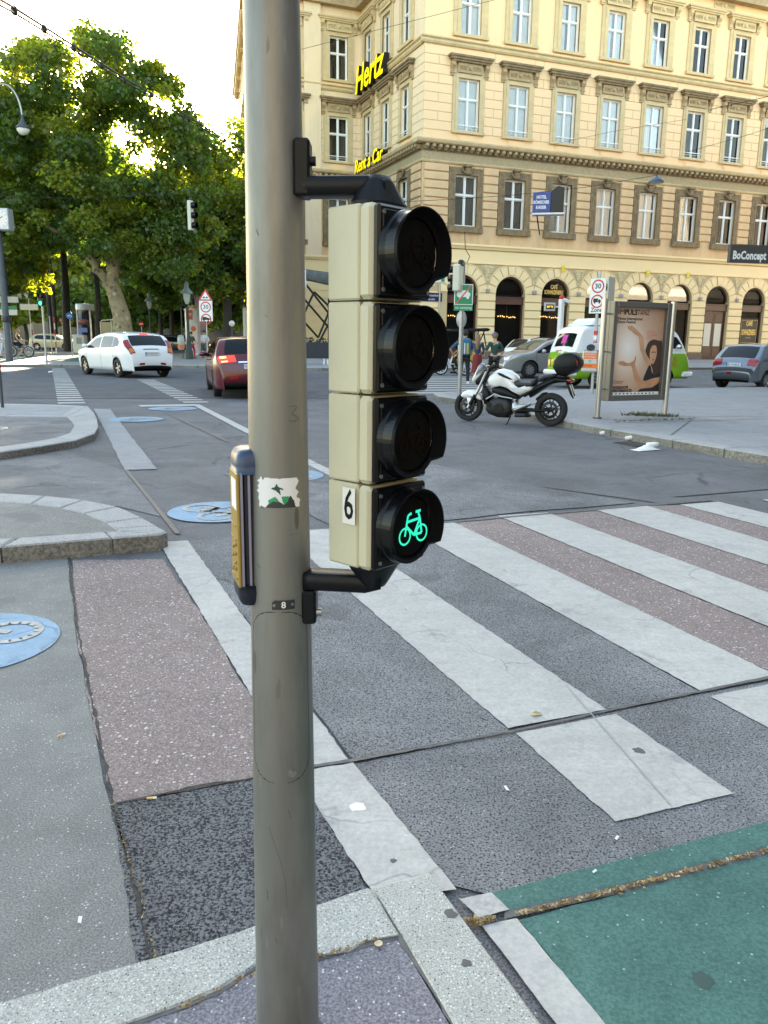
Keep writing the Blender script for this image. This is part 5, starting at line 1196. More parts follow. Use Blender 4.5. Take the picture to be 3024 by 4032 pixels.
b = MB(); b.box((0, -.002, BH/2-.002), (BW-.010, .006, BH-.076), bev=.002); fp = b.build('face_plate', m_by, btn)
b = MB(); b.box((-BW*.0+.010, -.0056, BH*.72), (BW*.55, .001, .052)); b.build('label', m_wp, fp)
dot = MB(); dot.sphere((0, 0, 0), .0035, 8, 5); dot = dot.mesh('raised_dot', m_by); ln = MB(); ln.box((0, 0, 0), (.05, .003, .0025)); ln = ln.mesh('raised_line', m_by)
for q in (.52, .43, .18): inst('raised_line', ln, fp, (0, -.006, BH*q))
for (x, q) in ((.02, .40), (-.005, .37), (.02, .34), (-.01, .31), (.018, .28), (.018, .24), (-.012, .22)): inst('raised_dot', dot, fp, (x, -.006, BH*q))
fin = MB(); fin.box((0, 0, BH/2), (.010, .004, BH-.078)); fin = fin.mesh('fin', m_fin)
for sx in (-1, 1):
    for i in range(5): inst('fin', fin, btn, (sx*(BW/2-.008), .003+i*.0128, 0))
# ---------------------------------------------------------------- cars
m_tyre = mat('tyre rubber', (.012, .012, .013), .8); m_rimm = mat('alloy rim', (.42, .42, .43), .35, .8); m_under = mat('car underside', (.008, .008, .009), .8)
m_cgl = mat('car glass', (.007, .010, .013), .05, spec=.3); m_seamk = mat('panel gap', (.015, .015, .015), .7); m_trimk = mat('black car trim', (.012, .012, .013), .45)
m_plate = mat('number plate white', (.62, .63, .64), .4); m_red = mat('red tail lamp', (.30, .008, .008), .15, coat=.5); m_redon = mat('lit tail lamp', (.7, .03, .02), .2, emit=(1, .02, .015), es=.7)
m_glow = mat('bright lamp core', (1, .5, .3), .2, emit=(1, .30, .14), es=.7); m_amber = mat('amber lamp', (.6, .2, .02), .2); m_hl = mat('headlamp glass', (.35, .40, .45), .08, .3, coat=1)
wheel_cache = {}
def wheel_meshes(r, w, spokes=5, rimr=.66):
    k = (r, w, spokes)
    if k in wheel_cache: return wheel_cache[k]
    M_ = Matrix.Rotation(math.pi/2, 3, 'X'); t = MB(); ri = r*rimr
    t.lathe([(ri, -w/2), (r*.93, -w/2), (r*.99, -w*.38), (r, 0), (r*.99, w*.38), (r*.93, w/2), (ri, w/2)], 28, M=M_)
    rim = MB(); rim.lathe([(ri, w*.42), (ri*.93, w*.44), (ri*.90, w*.1), (ri*.9, -w*.4)], 28, M=M_, mi=0)
    rim.lathe([(0, -.02), (ri*.9, -.02)], 20, M=M_, mi=1)
    for s in (1, -1):
        for i in range(spokes):
            a = 6.2832*i/spokes; ca, sa = math.cos(a), math.sin(a); q = Vector((-sa, 0, ca)); d = Vector((ca, 0, sa)); y = -s*w*.36
            V = [d*ri*.15+q*ri*.10, d*ri*.15-q*ri*.10, d*ri*.92-q*ri*.17, d*ri*.92+q*ri*.17]
            rim.add([v+Vector((0, y, 0)) for v in V]+[v+Vector((0, y+s*.03, 0)) for v in V], [[0, 1, 2, 3], [0, 3, 7, 4], [1, 5, 6, 2]], 0)
        rim.cyl((0, -s*w*.38, 0), (0, 0, 0), ri*.2, n=12)
    wheel_cache[k] = (t.mesh('wheel', m_tyre), rim.mesh('rim', [m_rimm, m_under])); return wheel_cache[k]
class Car:
    def __init__(s, name, label, cat, loc, rz, prof, W, H, belt, wheels, wr, paint, tumble=.20, sill=.24, two=None, scale=1.0, plan=(.55, .22), group=None, spokes=5, crown=.035, arch=1.14, rimr=.66):
        s.root = thing(name, label, cat, loc, rz, group); s.root.scale = (scale,)*3
        s.W, s.H, s.belt, s.tum, s.sill, s.wh, s.wr, s.plan, s.crown, s.arch = W, H, belt, tumble, sill, wheels, wr, plan, crown, arch
        s.two = two; s.L = max(p[0] for p in prof); P = [Vector((x, z)) for x, z in prof]; Q = []
        for i in range(len(P)-1):     # Catmull-Rom along the outline, resampled
            p0, p1, p2, p3 = P[max(i-1, 0)], P[i], P[i+1], P[min(i+2, len(P)-1)]; n = max(2, int((p2-p1).length/.03))
            for j in range(n):
                t = j/n; Q.append(((p1*2)+(p2-p0)*t+(p0*2-p1*5+p2*4-p3)*t*t+(p1*3-p0-p2*3+p3)*t**3)*.5*1.0)
        Q.append(P[-1]); s.Q = Q; s.cum = [0]
        for i in range(1, len(Q)): s.cum.append(s.cum[-1]+(Q[i]-Q[i-1]).length)
        b = MB(); N = []; k = 0
        while k < s.cum[-1]: N.append(k); k += .055
        N.append(s.cum[-1]); T_ = [i/9*.62 for i in range(10)]+[.62+.13*i/4 for i in range(1, 5)]+[.75+.25*i/4 for i in range(1, 5)]
        m = len(T_); rows = []
        for q in N:
            row = [s.sec(q, t) for t in T_]; row += [(p[0], -p[1], p[2]) for p in row[-2::-1]]; rows.append(row)
        k = len(rows[0]); V = [p for r_ in rows for p in r_]; b.v = [tuple(p) for p in V]
        for i in range(len(rows)-1):
            for j in range(k-1):
                z = sum(V[a][2] for a in (i*k+j, i*k+j+1, (i+1)*k+j))/3
                b.f.append([i*k+j, (i+1)*k+j, (i+1)*k+j+1, i*k+j+1]); b.m.append((0 if not two or z < two else 2)); b.s.append(True)
            b.f.append([i*k, i*k+k-1, (i+1)*k+k-1, (i+1)*k]); b.m.append(1); b.s.append(False)
        s.body = b.build('body', [paint, m_under]+([MATS['van white']] if two else []), s.root)
        t, rm = wheel_meshes(wr, .20, spokes, rimr)
        for x in wheels:
            for sy in (1, -1):
                wo = inst('wheel', t, s.root, (x, sy*(W/2-.115), wr)); inst('rim', rm, wo)
    def prof(s, q):
        q = max(0, min(q, s.cum[-1])); lo = 0; hi = len(s.cum)-1
        while hi-lo > 1:
            mid = (lo+hi)//2
            if s.cum[mid] <= q: lo = mid
            else: hi = mid
        f = (q-s.cum[lo])/max(1e-9, s.cum[hi]-s.cum[lo]); return s.Q[lo].lerp(s.Q[hi], f)
    def w(s, x, z):
        k = 1.0; a, d = s.plan
        if x < a: k -= d*((a-x)/a)**2.6
        if x > s.L-a*1.6: k -= d*1.15*((x-(s.L-a*1.6))/(a*1.6))**2.4
        if z > s.belt: k -= s.tum*((z-s.belt)/(s.H-s.belt))**1.15
        elif z < s.belt*.55: k -= .10*((s.belt*.55-z)/(s.belt*.55))**1.5
        else: k += .012*math.sin((z-s.belt*.55)/(s.belt*.45)*math.pi)
        return s.W/2*k
    def zb(s, x):
        z = s.sill
        for xc in s.wh:
            d = abs(x-xc); ra = s.wr*s.arch
            if d < ra: z = max(z, s.wr+math.sqrt(ra*ra-d*d))
        return z
    def sec(s, q, t):
        p = s.prof(q); x, zt = p; zb = min(s.zb(x), zt-.01); rc = min(.10, (zt-zb)*.45); ys = s.w(x, zt-rc)
        if t <= .62:
            zt2 = zt-rc; f = t/.62
            if s.two and zb < s.two-.02 and zt2 > s.two+.02: z = zb+(s.two-zb)*f/(5/9) if f <= 5/9 else s.two+(zt2-s.two)*(f-5/9)/(4/9)
            else: z = zb+(zt2-zb)*f
            return (x, s.w(x, z), z)
        if t <= .75: a = (t-.62)/.13*math.pi/2; return (x, ys-rc*(1-math.cos(a)), zt-rc+rc*math.sin(a))
        v = 1-(t-.75)/.25; y = (ys-rc)*v; return (x, y, zt+s.crown*(1-v*v))
    def patch(s, name, m, s0, s1, t0, t1, side=0, off=.006, ns=8, nt=8, parent=None, mir=False):
        b = MB()
        for sg in ((1, -1) if mir else (1,)):
            V = []
            for i in range(ns+1):
                for j in range(nt+1):
                    q = s0+(s1-s0)*i/ns; t = t0+(t1-t0)*j/nt; sgn = sg
                    if t > 1: t = 2-t; sgn = -sg
                    p = Vector(s.sec(q, t)); e = .01
                    du = Vector(s.sec(q+e, t))-Vector(s.sec(q-e, t)); dt = Vector(s.sec(q, min(1, t+e)))-Vector(s.sec(q, t-e)); n = du.cross(dt)
                    n = n.normalized() if n.length > 1e-9 else Vector((0, 0, 1))
                    if n.z < -.5 or n.dot(Vector((p.x-s.L/2, p.y, p.z-.6))) < 0: n = -n
                    p = p+n*off; V.append((p.x, p.y*sgn, p.z))
            F = [[i*(nt+1)+j, (i+1)*(nt+1)+j, (i+1)*(nt+1)+j+1, i*(nt+1)+j+1] for i in range(ns) for j in range(nt)]
            b.add(V, F if sg > 0 else [f[::-1] for f in F], 0, True)
        return b.build(name, m, parent or s.root)
    def sfind(s, z, front=False):       # arc length where the outline reaches height z, from the rear or from the front
        r_ = range(len(s.Q)) if not front else range(len(s.Q)-1, -1, -1)
        for i in r_:
            if s.Q[i].y >= z: return s.cum[i]
    def side(s, name, m, lo, hi, x0, x1, sy=None, off=.005, n=10, parent=None):
        out = []
        for sg in ((1, -1) if sy is None else (sy,)):
            b = MB(); V = []
            for i in range(n+1):
                x = x0+(x1-x0)*i/n; a, c = lo(x), hi(x)
                for j in range(5): z = a+(max(c, a+.002)-a)*j/4; V.append((x, sg*(s.w(x, z)+off), z))
            F = [[i*5+j, (i+1)*5+j, (i+1)*5+j+1, i*5+j+1] for i in range(n) for j in range(4)]
            b.add(V, F if sg < 0 else [f[::-1] for f in F], 0, True); out.append(b.build(name, m, parent or s.root))
        return out
    def gaps(s, xs, z0, z1, m=None):
        for sg in (1, -1):
            for (xa, xb) in xs:
                b = MB(); V = []
                for j in range(9):
                    z = z0+(z1-z0)*j/8; x = xa+(xb-xa)*j/8
                    for d in (-.006, .006): V.append((x+d, sg*(s.w(x, z)+.003), z))
                b.add(V, [[2*j, 2*j+1, 2*j+3, 2*j+2] for j in range(8)]); b.build('door_gap', m_seamk, s.root)
    def handle(s, x, z, m):
        for sg in (1, -1):
            b = MB(); b.box((x, sg*(s.w(x, z)+.018), z), (.2, .03, .035), bev=.01); b.build('door_handle', m, s.root)
    def mirror(s, x, z, m):
        for sg in (1, -1):
            b = MB(); y = sg*(s.w(x, z)+.11); b.sphere((x, y, z+.04), .1, 12, 8, sx=.75, sy=1.15, sz=.75); b.cyl((x+.02, y*.88, z), (x, y, z+.02), .03); mo = b.build('wing_mirror', m, s.root)
    def plate(s, x, z, txt, front=False, w=.5):
        b = MB(); b.box((x, 0, z), (.02, w, .115)); pl = b.build('number_plate', m_plate, s.root)
        text('lettering', txt, m_blk, pl, (x-.0115, 0, z), (math.pi/2, 0, -math.pi/2), .09, width=w*.8)
        b = MB(); b.box((x-.011, w*.46, z), (.003, .035, .115)); b.build('blue_band', mat('plate blue', (.02, .06, .35), .4), pl)
def lerpf(pts):
    def f(x):
        if x <= pts[0][0]: return pts[0][1]
        for (a, b_), (c, d) in zip(pts, pts[1:]):
            if x <= c: return b_+(d-b_)*(x-a)/(c-a)
        return pts[-1][1]
    return f
p_white = mat('white car paint', (.74, .75, .76), .25, coat=.6); p_red = mat('dark red car paint', (.095, .004, .012), .25, coat=.5); p_silver = mat('silver car paint', (.40, .40, .41), .28, .6, coat=.7)
p_bluesil = mat('blue silver car paint', (.17, .195, .23), .28, .6, coat=.7); m_vw = mat('van white', (.76, .77, .79), .35, coat=.3); p_green = mat('lime green van paint', (.20, .42, .012), .35, coat=.4)
def wheel_place(pt, heading, xr, W, side=1, scale=1.0):   # root location so that a given rear wheel stands at pt
    d = Vector((math.cos(heading), math.sin(heading), 0)); n = Vector((-d.y, d.x, 0)); return Vector((pt[0], pt[1], -.004))-(d*xr+n*side*(W/2-.115))*scale
# --- white hatchback
PR_W = [(.10, .27), (.03, .36), (.0, .52), (.03, .74), (.09, .90), (.16, 1.0), (.50, 1.33), (.64, 1.40), (.95, 1.45), (1.5, 1.475), (2.1, 1.45), (2.6, 1.36), (3.1, 1.12), (3.4, .97), (3.9, .90), (4.15, .80), (4.32, .64), (4.38, .45), (4.34, .25)]
hd_ = R(133); c = Car('hatchback', 'white five door hatchback turning left with a bright rear brake lamp', 'car', wheel_place((-9.75, 29.6), hd_, .82, 1.78, 1, 1.1), hd_, PR_W, 1.78, 1.475, .98, (.82, 3.47), .315, p_white, scale=1.1)
lo = lerpf([(.55, 1.06), (1.1, .99), (3.2, .93)]); hi = lerpf([(.55, 1.10), (.85, 1.30), (1.2, 1.355), (2.0, 1.355), (2.5, 1.28), (3.15, .96)])
for a, d in ((.66, 1.10), (1.14, 2.0), (2.07, 3.1)): c.side('side_window', m_cgl, lo, hi, a, d)
c.patch('rear_window', m_cgl, c.sfind(1.03), c.sfind(1.345), .79, 1.21, nt=12); c.patch('windscreen', m_cgl, c.sfind(1.03, True), c.sfind(1.33, True), .78, 1.22, nt=12)
c.patch('tail_lamp', m_red, c.sfind(.78), c.sfind(1.22), .66, .78, mir=True, off=.012); c.patch('lamp_segment', m_amber, c.sfind(.83), c.sfind(.95), .69, .775, mir=True, off=.016)
c.patch('brake_lamp', m_redon, c.sfind(1.37), c.sfind(1.405), .945, 1.055, off=.015); c.plate(.012, .80, 'W 70519 A'); c.gaps([(.95, 1.12), (2.03, 2.03), (3.2, 3.18)], .32, .95); c.handle(1.25, .9, p_white); c.handle(2.3, .87, p_white); c.mirror(3.0, .97, p_white)
c.patch('bumper_reflector', m_red, c.sfind(.40), c.sfind(.45), .80, .88, mir=True, off=.01); c.patch('bumper_lip', m_trimk, c.sfind(.27), c.sfind(.37), .70, 1.3, nt=14, off=.008); c.patch('number_recess', m_seamk, c.sfind(.885), c.sfind(.90), .9, 1.1, off=.008); c.patch('headlamp', m_hl, c.sfind(.66, True), c.sfind(.80, True), .66, .85, mir=True)
# --- dark red estate behind the pole
PR_R = [(.12, .27), (.04, .36), (.0, .55), (.05, .78), (.10, .92), (.18, 1.02), (.55, 1.40), (.72, 1.45), (1.2, 1.49), (2.0, 1.49), (2.6, 1.45), (3.0, 1.36), (3.5, 1.10), (3.75, 1.0), (4.3, .90), (4.65, .76), (4.82, .55), (4.84, .4), (4.8, .24)]
hd_ = math.atan2(2.70, -.75); c = Car('estate_car', 'dark red estate car with glowing tail lamps half hidden by the grey pole', 'car', wheel_place((-4.34, 20.7), hd_, 1.0, 1.85, 1), hd_, PR_R, 1.85, 1.49, .98, (1.0, 3.85), .33, p_red)
lo = lerpf([(.6, 1.07), (1.3, 1.01), (3.5, .95)]); hi = lerpf([(.6, 1.1), (1.0, 1.33), (1.6, 1.39), (2.3, 1.38), (2.9, 1.29), (3.5, .98)])
for a, d in ((.72, 1.30), (1.36, 2.3), (2.37, 3.45)): c.side('side_window', m_cgl, lo, hi, a, d)
c.patch('rear_window', m_cgl, c.sfind(1.06), c.sfind(1.40), .79, 1.21, nt=12); c.patch('windscreen', m_cgl, c.sfind(1.03, True), c.sfind(1.36, True), .78, 1.22, nt=12)
c.patch('tail_lamp', m_redon, c.sfind(.86), c.sfind(1.03), .68, .86, mir=True, off=.014); c.patch('lamp_core', m_glow, c.sfind(.88), c.sfind(.92), .72, .79, mir=True, off=.02); c.patch('lamp_core', m_glow, c.sfind(.97), c.sfind(1.01), .72, .79, mir=True, off=.02); c.plate(.03, .80, 'W 32180 K')
c.patch('bumper_reflector', m_red, c.sfind(.46), c.sfind(.52), .77, .86, mir=True, off=.01); c.patch('bumper_lip', m_trimk, c.sfind(.27), c.sfind(.38), .70, 1.3, nt=14, off=.008); c.patch('chrome_strip', mat('chrome', (.7, .7, .72), .1, 1.0), c.sfind(.845), c.sfind(.86), .88, 1.12, off=.012); c.gaps([(1.2, 1.34), (2.33, 2.33), (3.4, 3.45)], .32, .96); c.handle(1.55, .93, p_red); c.handle(2.6, .9, p_red); c.mirror(3.3, 1.0, p_red)
# --- silver saloon with roof bars, facing left
PR_O = [(.1, .28), (.02, .4), (0, .6), (.06, .88), (.22, .98), (.55, 1.05), (1.1, 1.36), (1.4, 1.43), (2.0, 1.47), (2.5, 1.45), (2.95, 1.34), (3.55, 1.0), (4.1, .92), (4.42, .82), (4.6, .66), (4.66, .48), (4.62, .26)]
hd_ = R(200); q = G(2035, 1484); c = Car('estate_car', 'silver car facing left beyond the white motorcycle', 'car', (q.x+3.75*.89*1.1, q.y+3.75*.454*1.1-.95, -.004), hd_, PR_O, 1.81, 1.47, .97, (.95, 3.63), .325, p_silver, scale=1.08, spokes=10)
lo = lerpf([(.7, 1.06), (1.3, 1.0), (3.5, .94)]); hi = lerpf([(.7, 1.08), (1.15, 1.30), (1.6, 1.37), (2.3, 1.37), (2.8, 1.27), (3.45, .97)])
for a, d in ((.85, 1.25), (1.3, 2.15), (2.22, 3.38)): c.side('side_window', m_cgl, lo, hi, a, d)
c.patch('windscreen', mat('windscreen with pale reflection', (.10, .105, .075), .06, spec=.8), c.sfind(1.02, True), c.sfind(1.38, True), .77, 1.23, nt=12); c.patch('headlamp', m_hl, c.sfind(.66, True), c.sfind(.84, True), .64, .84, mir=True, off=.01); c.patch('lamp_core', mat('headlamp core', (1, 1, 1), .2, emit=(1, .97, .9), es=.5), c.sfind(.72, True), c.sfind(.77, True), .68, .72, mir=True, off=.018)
c.patch('grille', m_trimk, c.sfind(.58, True), c.sfind(.78, True), .88, 1.12, off=.01); c.gaps([(1.2, 1.28), (2.18, 2.18), (3.42, 3.4)], .32, .95); c.handle(1.45, .92, p_silver); c.handle(2.4, .9, p_silver); c.mirror(3.15, .98, p_silver); c.gaps([(.9, 3.6)], .30, .31)
b = MB()
for sy in (-1, 1): b.tube([(1.1, sy*.62, 1.44), (1.5, sy*.63, 1.52), (2.4, sy*.63, 1.53), (2.8, sy*.62, 1.44)], .02, 6)
b.build('roof_rail', m_trimk, c.root)
# --- white estate behind the silver car
q = at(2080, 1400, 39.5); hd_ = R(22); c = Car('estate_car', 'white estate car almost hidden behind the silver car', 'car', (q.x-1.0, 39.0, -.004), hd_, PR_R, 1.8, 1.49, .98, (1.0, 3.85), .33, p_white, scale=1.08)
for a, d in ((.72, 1.30), (1.36, 2.3), (2.37, 3.45)): c.side('side_window', m_cgl, lerpf([(.6, 1.07), (1.3, 1.01), (3.5, .95)]), lerpf([(.6, 1.1), (1.0, 1.33), (1.6, 1.39), (2.3, 1.38), (2.9, 1.29), (3.5, .98)]), a, d)
c.patch('rear_window', m_cgl, c.sfind(1.06), c.sfind(1.40), .79, 1.21, nt=12)
# --- blue silver hatchback at the right
PR_P = [(.10, .28), (.02, .42), (0, .56), (.10, .72), (.16, .88), (.22, .95), (.62, 1.33), (.78, 1.39), (1.4, 1.43), (1.9, 1.41), (2.3, 1.33), (2.75, 1.05), (2.95, .95), (3.4, .84), (3.68, .68), (3.78, .45), (3.74, .25)]
hd_ = R(36); c = Car('hatchback', 'small blue silver hatchback parked by the stone building at the right edge', 'car', wheel_place((11.72, 28.05), hd_, .72, 1.66, 1, 1.04), hd_, PR_P, 1.66, 1.43, .93, (.72, 3.1), .29, p_bluesil, scale=1.04, spokes=7)
lo = lerpf([(.6, .99), (1.2, .95), (2.8, .90)]); hi = lerpf([(.6, 1.02), (.95, 1.27), (1.3, 1.32), (1.8, 1.30), (2.2, 1.22), (2.75, .92)])
for a, d in ((.7, 1.28), (1.36, 2.65)): c.side('side_window', m_cgl, lo, hi, a, d)
c.patch('rear_window', m_cgl, c.sfind(.98), c.sfind(1.33), .79, 1.21, nt=12); c.patch('tail_lamp', m_red, c.sfind(.74), c.sfind(.93), .66, .83, mir=True, off=.014); c.plate(.10, .78, 'W 14140 E'); c.patch('bumper_strip', m_trimk, c.sfind(.55), c.sfind(.66), .60, 1.4, nt=18, off=.012); c.patch('bumper_reflector', m_red, c.sfind(.44), c.sfind(.50), .93, 1.0, off=.012)
c.gaps([(1.3, 1.33), (2.6, 2.7)], .32, .92); c.mirror(2.45, .93, p_bluesil); c.patch('windscreen', m_cgl, c.sfind(.98, True), c.sfind(1.3, True), .78, 1.22, nt=12)
b = MB(); b.tube([(.28, .1, 1.02), (.36, -.3, 1.08)], .012, 5); b.build('wiper', m_trimk, c.root)
# --- green and white camper van
PR_V = [(.06, .34), (.0, .48), (0, .75), (.03, 1.0), (.12, 1.25), (.26, 1.62), (.36, 1.80), (.55, 1.90), (1.2, 1.94), (2.8, 1.94), (3.5, 1.90), (3.75, 1.78), (3.95, 1.50), (4.15, 1.18), (4.28, .95), (4.36, .7), (4.36, .5), (4.28, .32)]
hd_ = R(17); q = G(2292, 1530); dv = Vector((math.cos(hd_), math.sin(hd_), 0)); nv = Vector((-dv.y, dv.x, 0))
c = Car('camper_van', 'old lime green and white camper van behind the poster board', 'van', Vector((q.x-.30, q.y, -.004))+nv*.83-dv*.1, hd_, PR_V, 1.72, 1.94, 1.18, (.98, 3.38), .31, p_green, scale=1.04, tumble=.14, two=1.10, plan=(.4, .12), sill=.30, spokes=8, crown=.05)
lo = lambda x: 1.26; hi = lerpf([(.45, 1.60), (3.5, 1.66), (3.75, 1.62), (4.02, 1.28)])
for a, d in ((1.55, 2.45), (2.58, 3.2), (3.28, 3.55), (3.6, 3.95)): c.side('side_window', m_cgl, lo, hi, a, d)
c.patch('rear_window', m_cgl, c.sfind(1.24), c.sfind(1.66), .80, 1.20, nt=12); c.patch('windscreen', m_cgl, c.sfind(1.28, True), c.sfind(1.74, True), .78, 1.22, nt=12)
c.patch('window_sticker', mat('pink sticker', (.55, .02, .30), .5), c.sfind(1.33), c.sfind(1.58), .93, 1.03, off=.014); c.patch('tail_lamp', m_red, c.sfind(.62), c.sfind(.90), .74, .79, mir=True, off=.02); c.patch('red_lettering', mat('faint red lettering', (.45, .12, .05), .5), c.sfind(1.08), c.sfind(1.10), .88, 1.02, off=.012)
for sy in (-1,): c.side('side_sticker', mat('pink window poster', (.4, .02, .2), .5), lambda x: 1.30, lambda x: 1.56, 1.62, 2.3, sy, .012)
for i in range(7): c.side('vent_slot', m_seamk, (lambda i: (lambda x: 1.30+i*.045))(i), (lambda i: (lambda x: 1.315+i*.045))(i), 1.05, 1.30, None, .006, 3)
for (a, z, t) in ((3.05, .92, 'LIKE'), (3.05, .74, 'HOME')):
    text('red_print', t, MATS['faint red lettering'], c.root, (a+.42, -(c.w(3.4, z)+.012), z), (math.pi/2, 0, 0), .2, width=.62)
b = MB(); b.box((-.07, 0, .46), (.12, 1.68, .17), bev=.05); b.box((.06, .78, .46), (.3, .10, .17), bev=.04); b.box((.06, -.78, .46), (.3, .10, .17), bev=.04); b.build('rear_bumper', m_vw, c.root)
b = MB(); b.box((4.43, 0, .44), (.12, 1.66, .17), bev=.05); b.box((4.25, .80, .44), (.4, .10, .17), bev=.04); b.box((4.25, -.80, .44), (.4, .10, .17), bev=.04); b.build('front_bumper', m_vw, c.root)
b = MB()
for (x0, x1, z0, z1, y) in ((.62, 3.7, 1.95, 2.04, .72), (.75, 3.55, 2.04, 2.17, .64)):
    V = [(x0, -y, z0), (x1, -y, z0), (x1, y, z0), (x0, y, z0), (x0+.14, -y+.08, z1), (x1-.2, -y+.08, z1), (x1-.2, y-.08, z1), (x0+.14, y-.08, z1)]
    b.add(V, [[0, 1, 5, 4], [1, 2, 6, 5], [2, 3, 7, 6], [3, 0, 4, 7], [4, 5, 6, 7]])
b.build('pop_up_roof', m_vw, c.root); c.gaps([(1.5, 1.5), (2.52, 2.52), (3.22, 3.22)], .4, 1.18); c.mirror(3.72, 1.28, mat('chrome', (.7, .7, .72), .1, 1.0)); c.patch('headlamp', m_hl, c.sfind(.70, True), c.sfind(.92, True), .80, .87, mir=True, off=.02)
# --- far parked cars under the trees
def far_car(label, x, Y, hd_, paint, prof=PR_W):
    q = at(x, 1380, Y); c = Car('parked_car', label, 'car', (q.x, Y, .11), hd_, prof, 1.78, 1.52, .98, (.82, 3.47), .315, paint, group='cars parked beyond the avenue trees')
    c.side('side_window', m_cgl, lerpf([(.55, 1.06), (1.1, .99), (3.2, .93)]), lerpf([(.55, 1.12), (.78, 1.36), (1.2, 1.355), (2.0, 1.355), (2.5, 1.28), (3.15, .96)]), .65, 3.05); return c
far_car('pale yellow car parked beyond the trees, behind the green pedestrian light', 128, 76, 0, mat('cream car paint', (.62, .55, .34), .3, coat=.5))
far_car('dark car parked beyond the white hatchback', 590, 70, .1, mat('black car paint', (.02, .022, .028), .25, coat=.8)); far_car('pale car far off left of the kiosk', 270, 92, 0, p_silver)
far_car('dark blue car parked right of the lamp post', 660, 84, 0, mat('navy car paint', (.02, .03, .07), .25, coat=.8))
# ---------------------------------------------------------------- motorcycle: outline read from the photograph in its own plane
fwp, rwp = Vector((1.58, 15.14, 0)), Vector((2.99, 14.35, 0)); dm = (rwp-fwp).normalized()
moto = thing('motorcycle', 'white and black motorcycle with a black top box at the kerb', 'motorcycle', (fwp.x, fwp.y, .0), math.atan2(dm.y, dm.x))
m_bk = mat('black moto plastic', (.006, .006, .007), .45, spec=.25); m_eng = mat('dark engine metal', (.022, .023, .025), .5, .4, bump=.2, bscale=60); m_alu = mat('moto aluminium', (.45, .46, .47), .35, .8); p_mw = mat('white moto paint', (.76, .76, .77), .25, coat=.6); m_seat = mat('seat vinyl', (.02, .022, .03), .5)
def mz(X, Y): return ((X-460)*.00208, (1795+(X-460)*.062-Y)/492)
def mp(P): return [mz(*p) for p in P]
SW = lambda p, y=0: Vector((p.x, -p.z+y, p.y)) if True else None      # outline plane -> bike plane, width along y
def mpart(name, m, P, t, y=0, parent=None, lay=None):
    b = MB(); k = {} if lay is None else {'lay': lay}; b.pillow(mp(P), t, T=lambda p: Vector((p.x, y-p.z, p.y)), **k); return b.build(name, m, parent or moto)
def mtube(name, m, P, r, ys=(0,), parent=None, n=8):
    b = MB()
    for y in ys: b.tube([(mz(*q)[0], y, mz(*q)[1]) for q in P], r, n)
    return b.build(name, m, parent or moto)
for (X, rr, nm) in ((460, .285, 'f'), (1230, .300, 'r')):
    c0 = mz(X, 0)[0]; t = MB(); w = .13 if nm == 'f' else .17; M_ = Matrix.Rotation(math.pi/2, 3, 'X'); ri = .205
    t.lathe([(ri, -w*.36), (rr*.9, -w/2), (rr*.97, -w*.36), (rr, 0), (rr*.97, w*.36), (rr*.9, w/2), (ri, w*.36)], 32, M=M_); wo = t.build('wheel', m_tyre, moto, (c0, 0, rr))
    b = MB(); b.lathe([(ri, -w*.34), (ri-.022, -w*.3), (ri-.022, w*.3), (ri, w*.34)], 32, M=M_)
    for i in range(5):
        a = 6.283*i/5+.3
        for s in (-.20, .20): b.tube([(.045*math.cos(a), 0, .045*math.sin(a)), ((ri-.02)*math.cos(a+s), 0, (ri-.02)*math.sin(a+s))], .011, 6)
    b.cyl((0, -.06, 0), (0, .06, 0), .05, n=14); b.build('rim', m_bk, wo)
    b = MB(); b.lathe([(.10, -.004), (.15, -.004), (.15, .004), (.10, .004)], 28, M=M_, org=(0, -.075, 0)); b.build('brake_disc', m_eng, wo)
mpart('front_mudguard', p_mw, [(382, 1550), (400, 1528), (450, 1508), (520, 1512), (570, 1540), (598, 1580), (600, 1605), (575, 1598), (520, 1570), (440, 1578), (395, 1572)], .085)
mpart('mudguard_stay', p_mw, [(450, 1570), (520, 1580), (490, 1650), (468, 1660)], .09)
mtube('fork_leg', m_alu, [(470, 1670), (560, 1520), (640, 1340), (660, 1290)], .024, (-.10, .10)); mtube('fork_cover', m_bk, [(490, 1640), (540, 1550)], .034, (-.10, .10))
mpart('headlamp', m_bk, [(530, 1430), (552, 1395), (620, 1340), (650, 1335), (640, 1390), (600, 1440), (560, 1470), (530, 1460)], .11); mpart('headlamp_cowl', p_mw, [(495, 1420), (520, 1370), (560, 1290), (590, 1262), (612, 1300), (575, 1390), (530, 1430), (505, 1445)], .12)
wsn = mpart('windscreen', mat('smoked screen', (.22, .26, .30), .08, spec=.7), [(530, 1380), (560, 1300), (588, 1258), (614, 1300), (580, 1360), (545, 1388)], .13)
mpart('instrument', m_bk, [(600, 1340), (640, 1300), (690, 1290), (680, 1330), (640, 1360)], .06)
mtube('handlebar', m_bk, [(690, 1340), (680, 1310), (655, 1300)], .016, (-.12, .12))
b = MB(); h = mz(665, 1315); b.tube([(h[0]+.05, -.36, h[1]-.02), (h[0]-.02, -.2, h[1]+.03), (h[0]-.03, 0, h[1]+.02), (h[0]-.02, .2, h[1]+.03), (h[0]+.05, .36, h[1]-.02)], .013, 8)
for s in (-1, 1): b.tube([(h[0]+.05, s*.36, h[1]-.02), (h[0]+.08, s*.47, h[1]-.03)], .018, 8); b.tube([(h[0]-.06, s*.30, h[1]), (h[0]-.03, s*.45, h[1]-.04)], .006, 5)
b.build('handlebar', m_bk, moto)
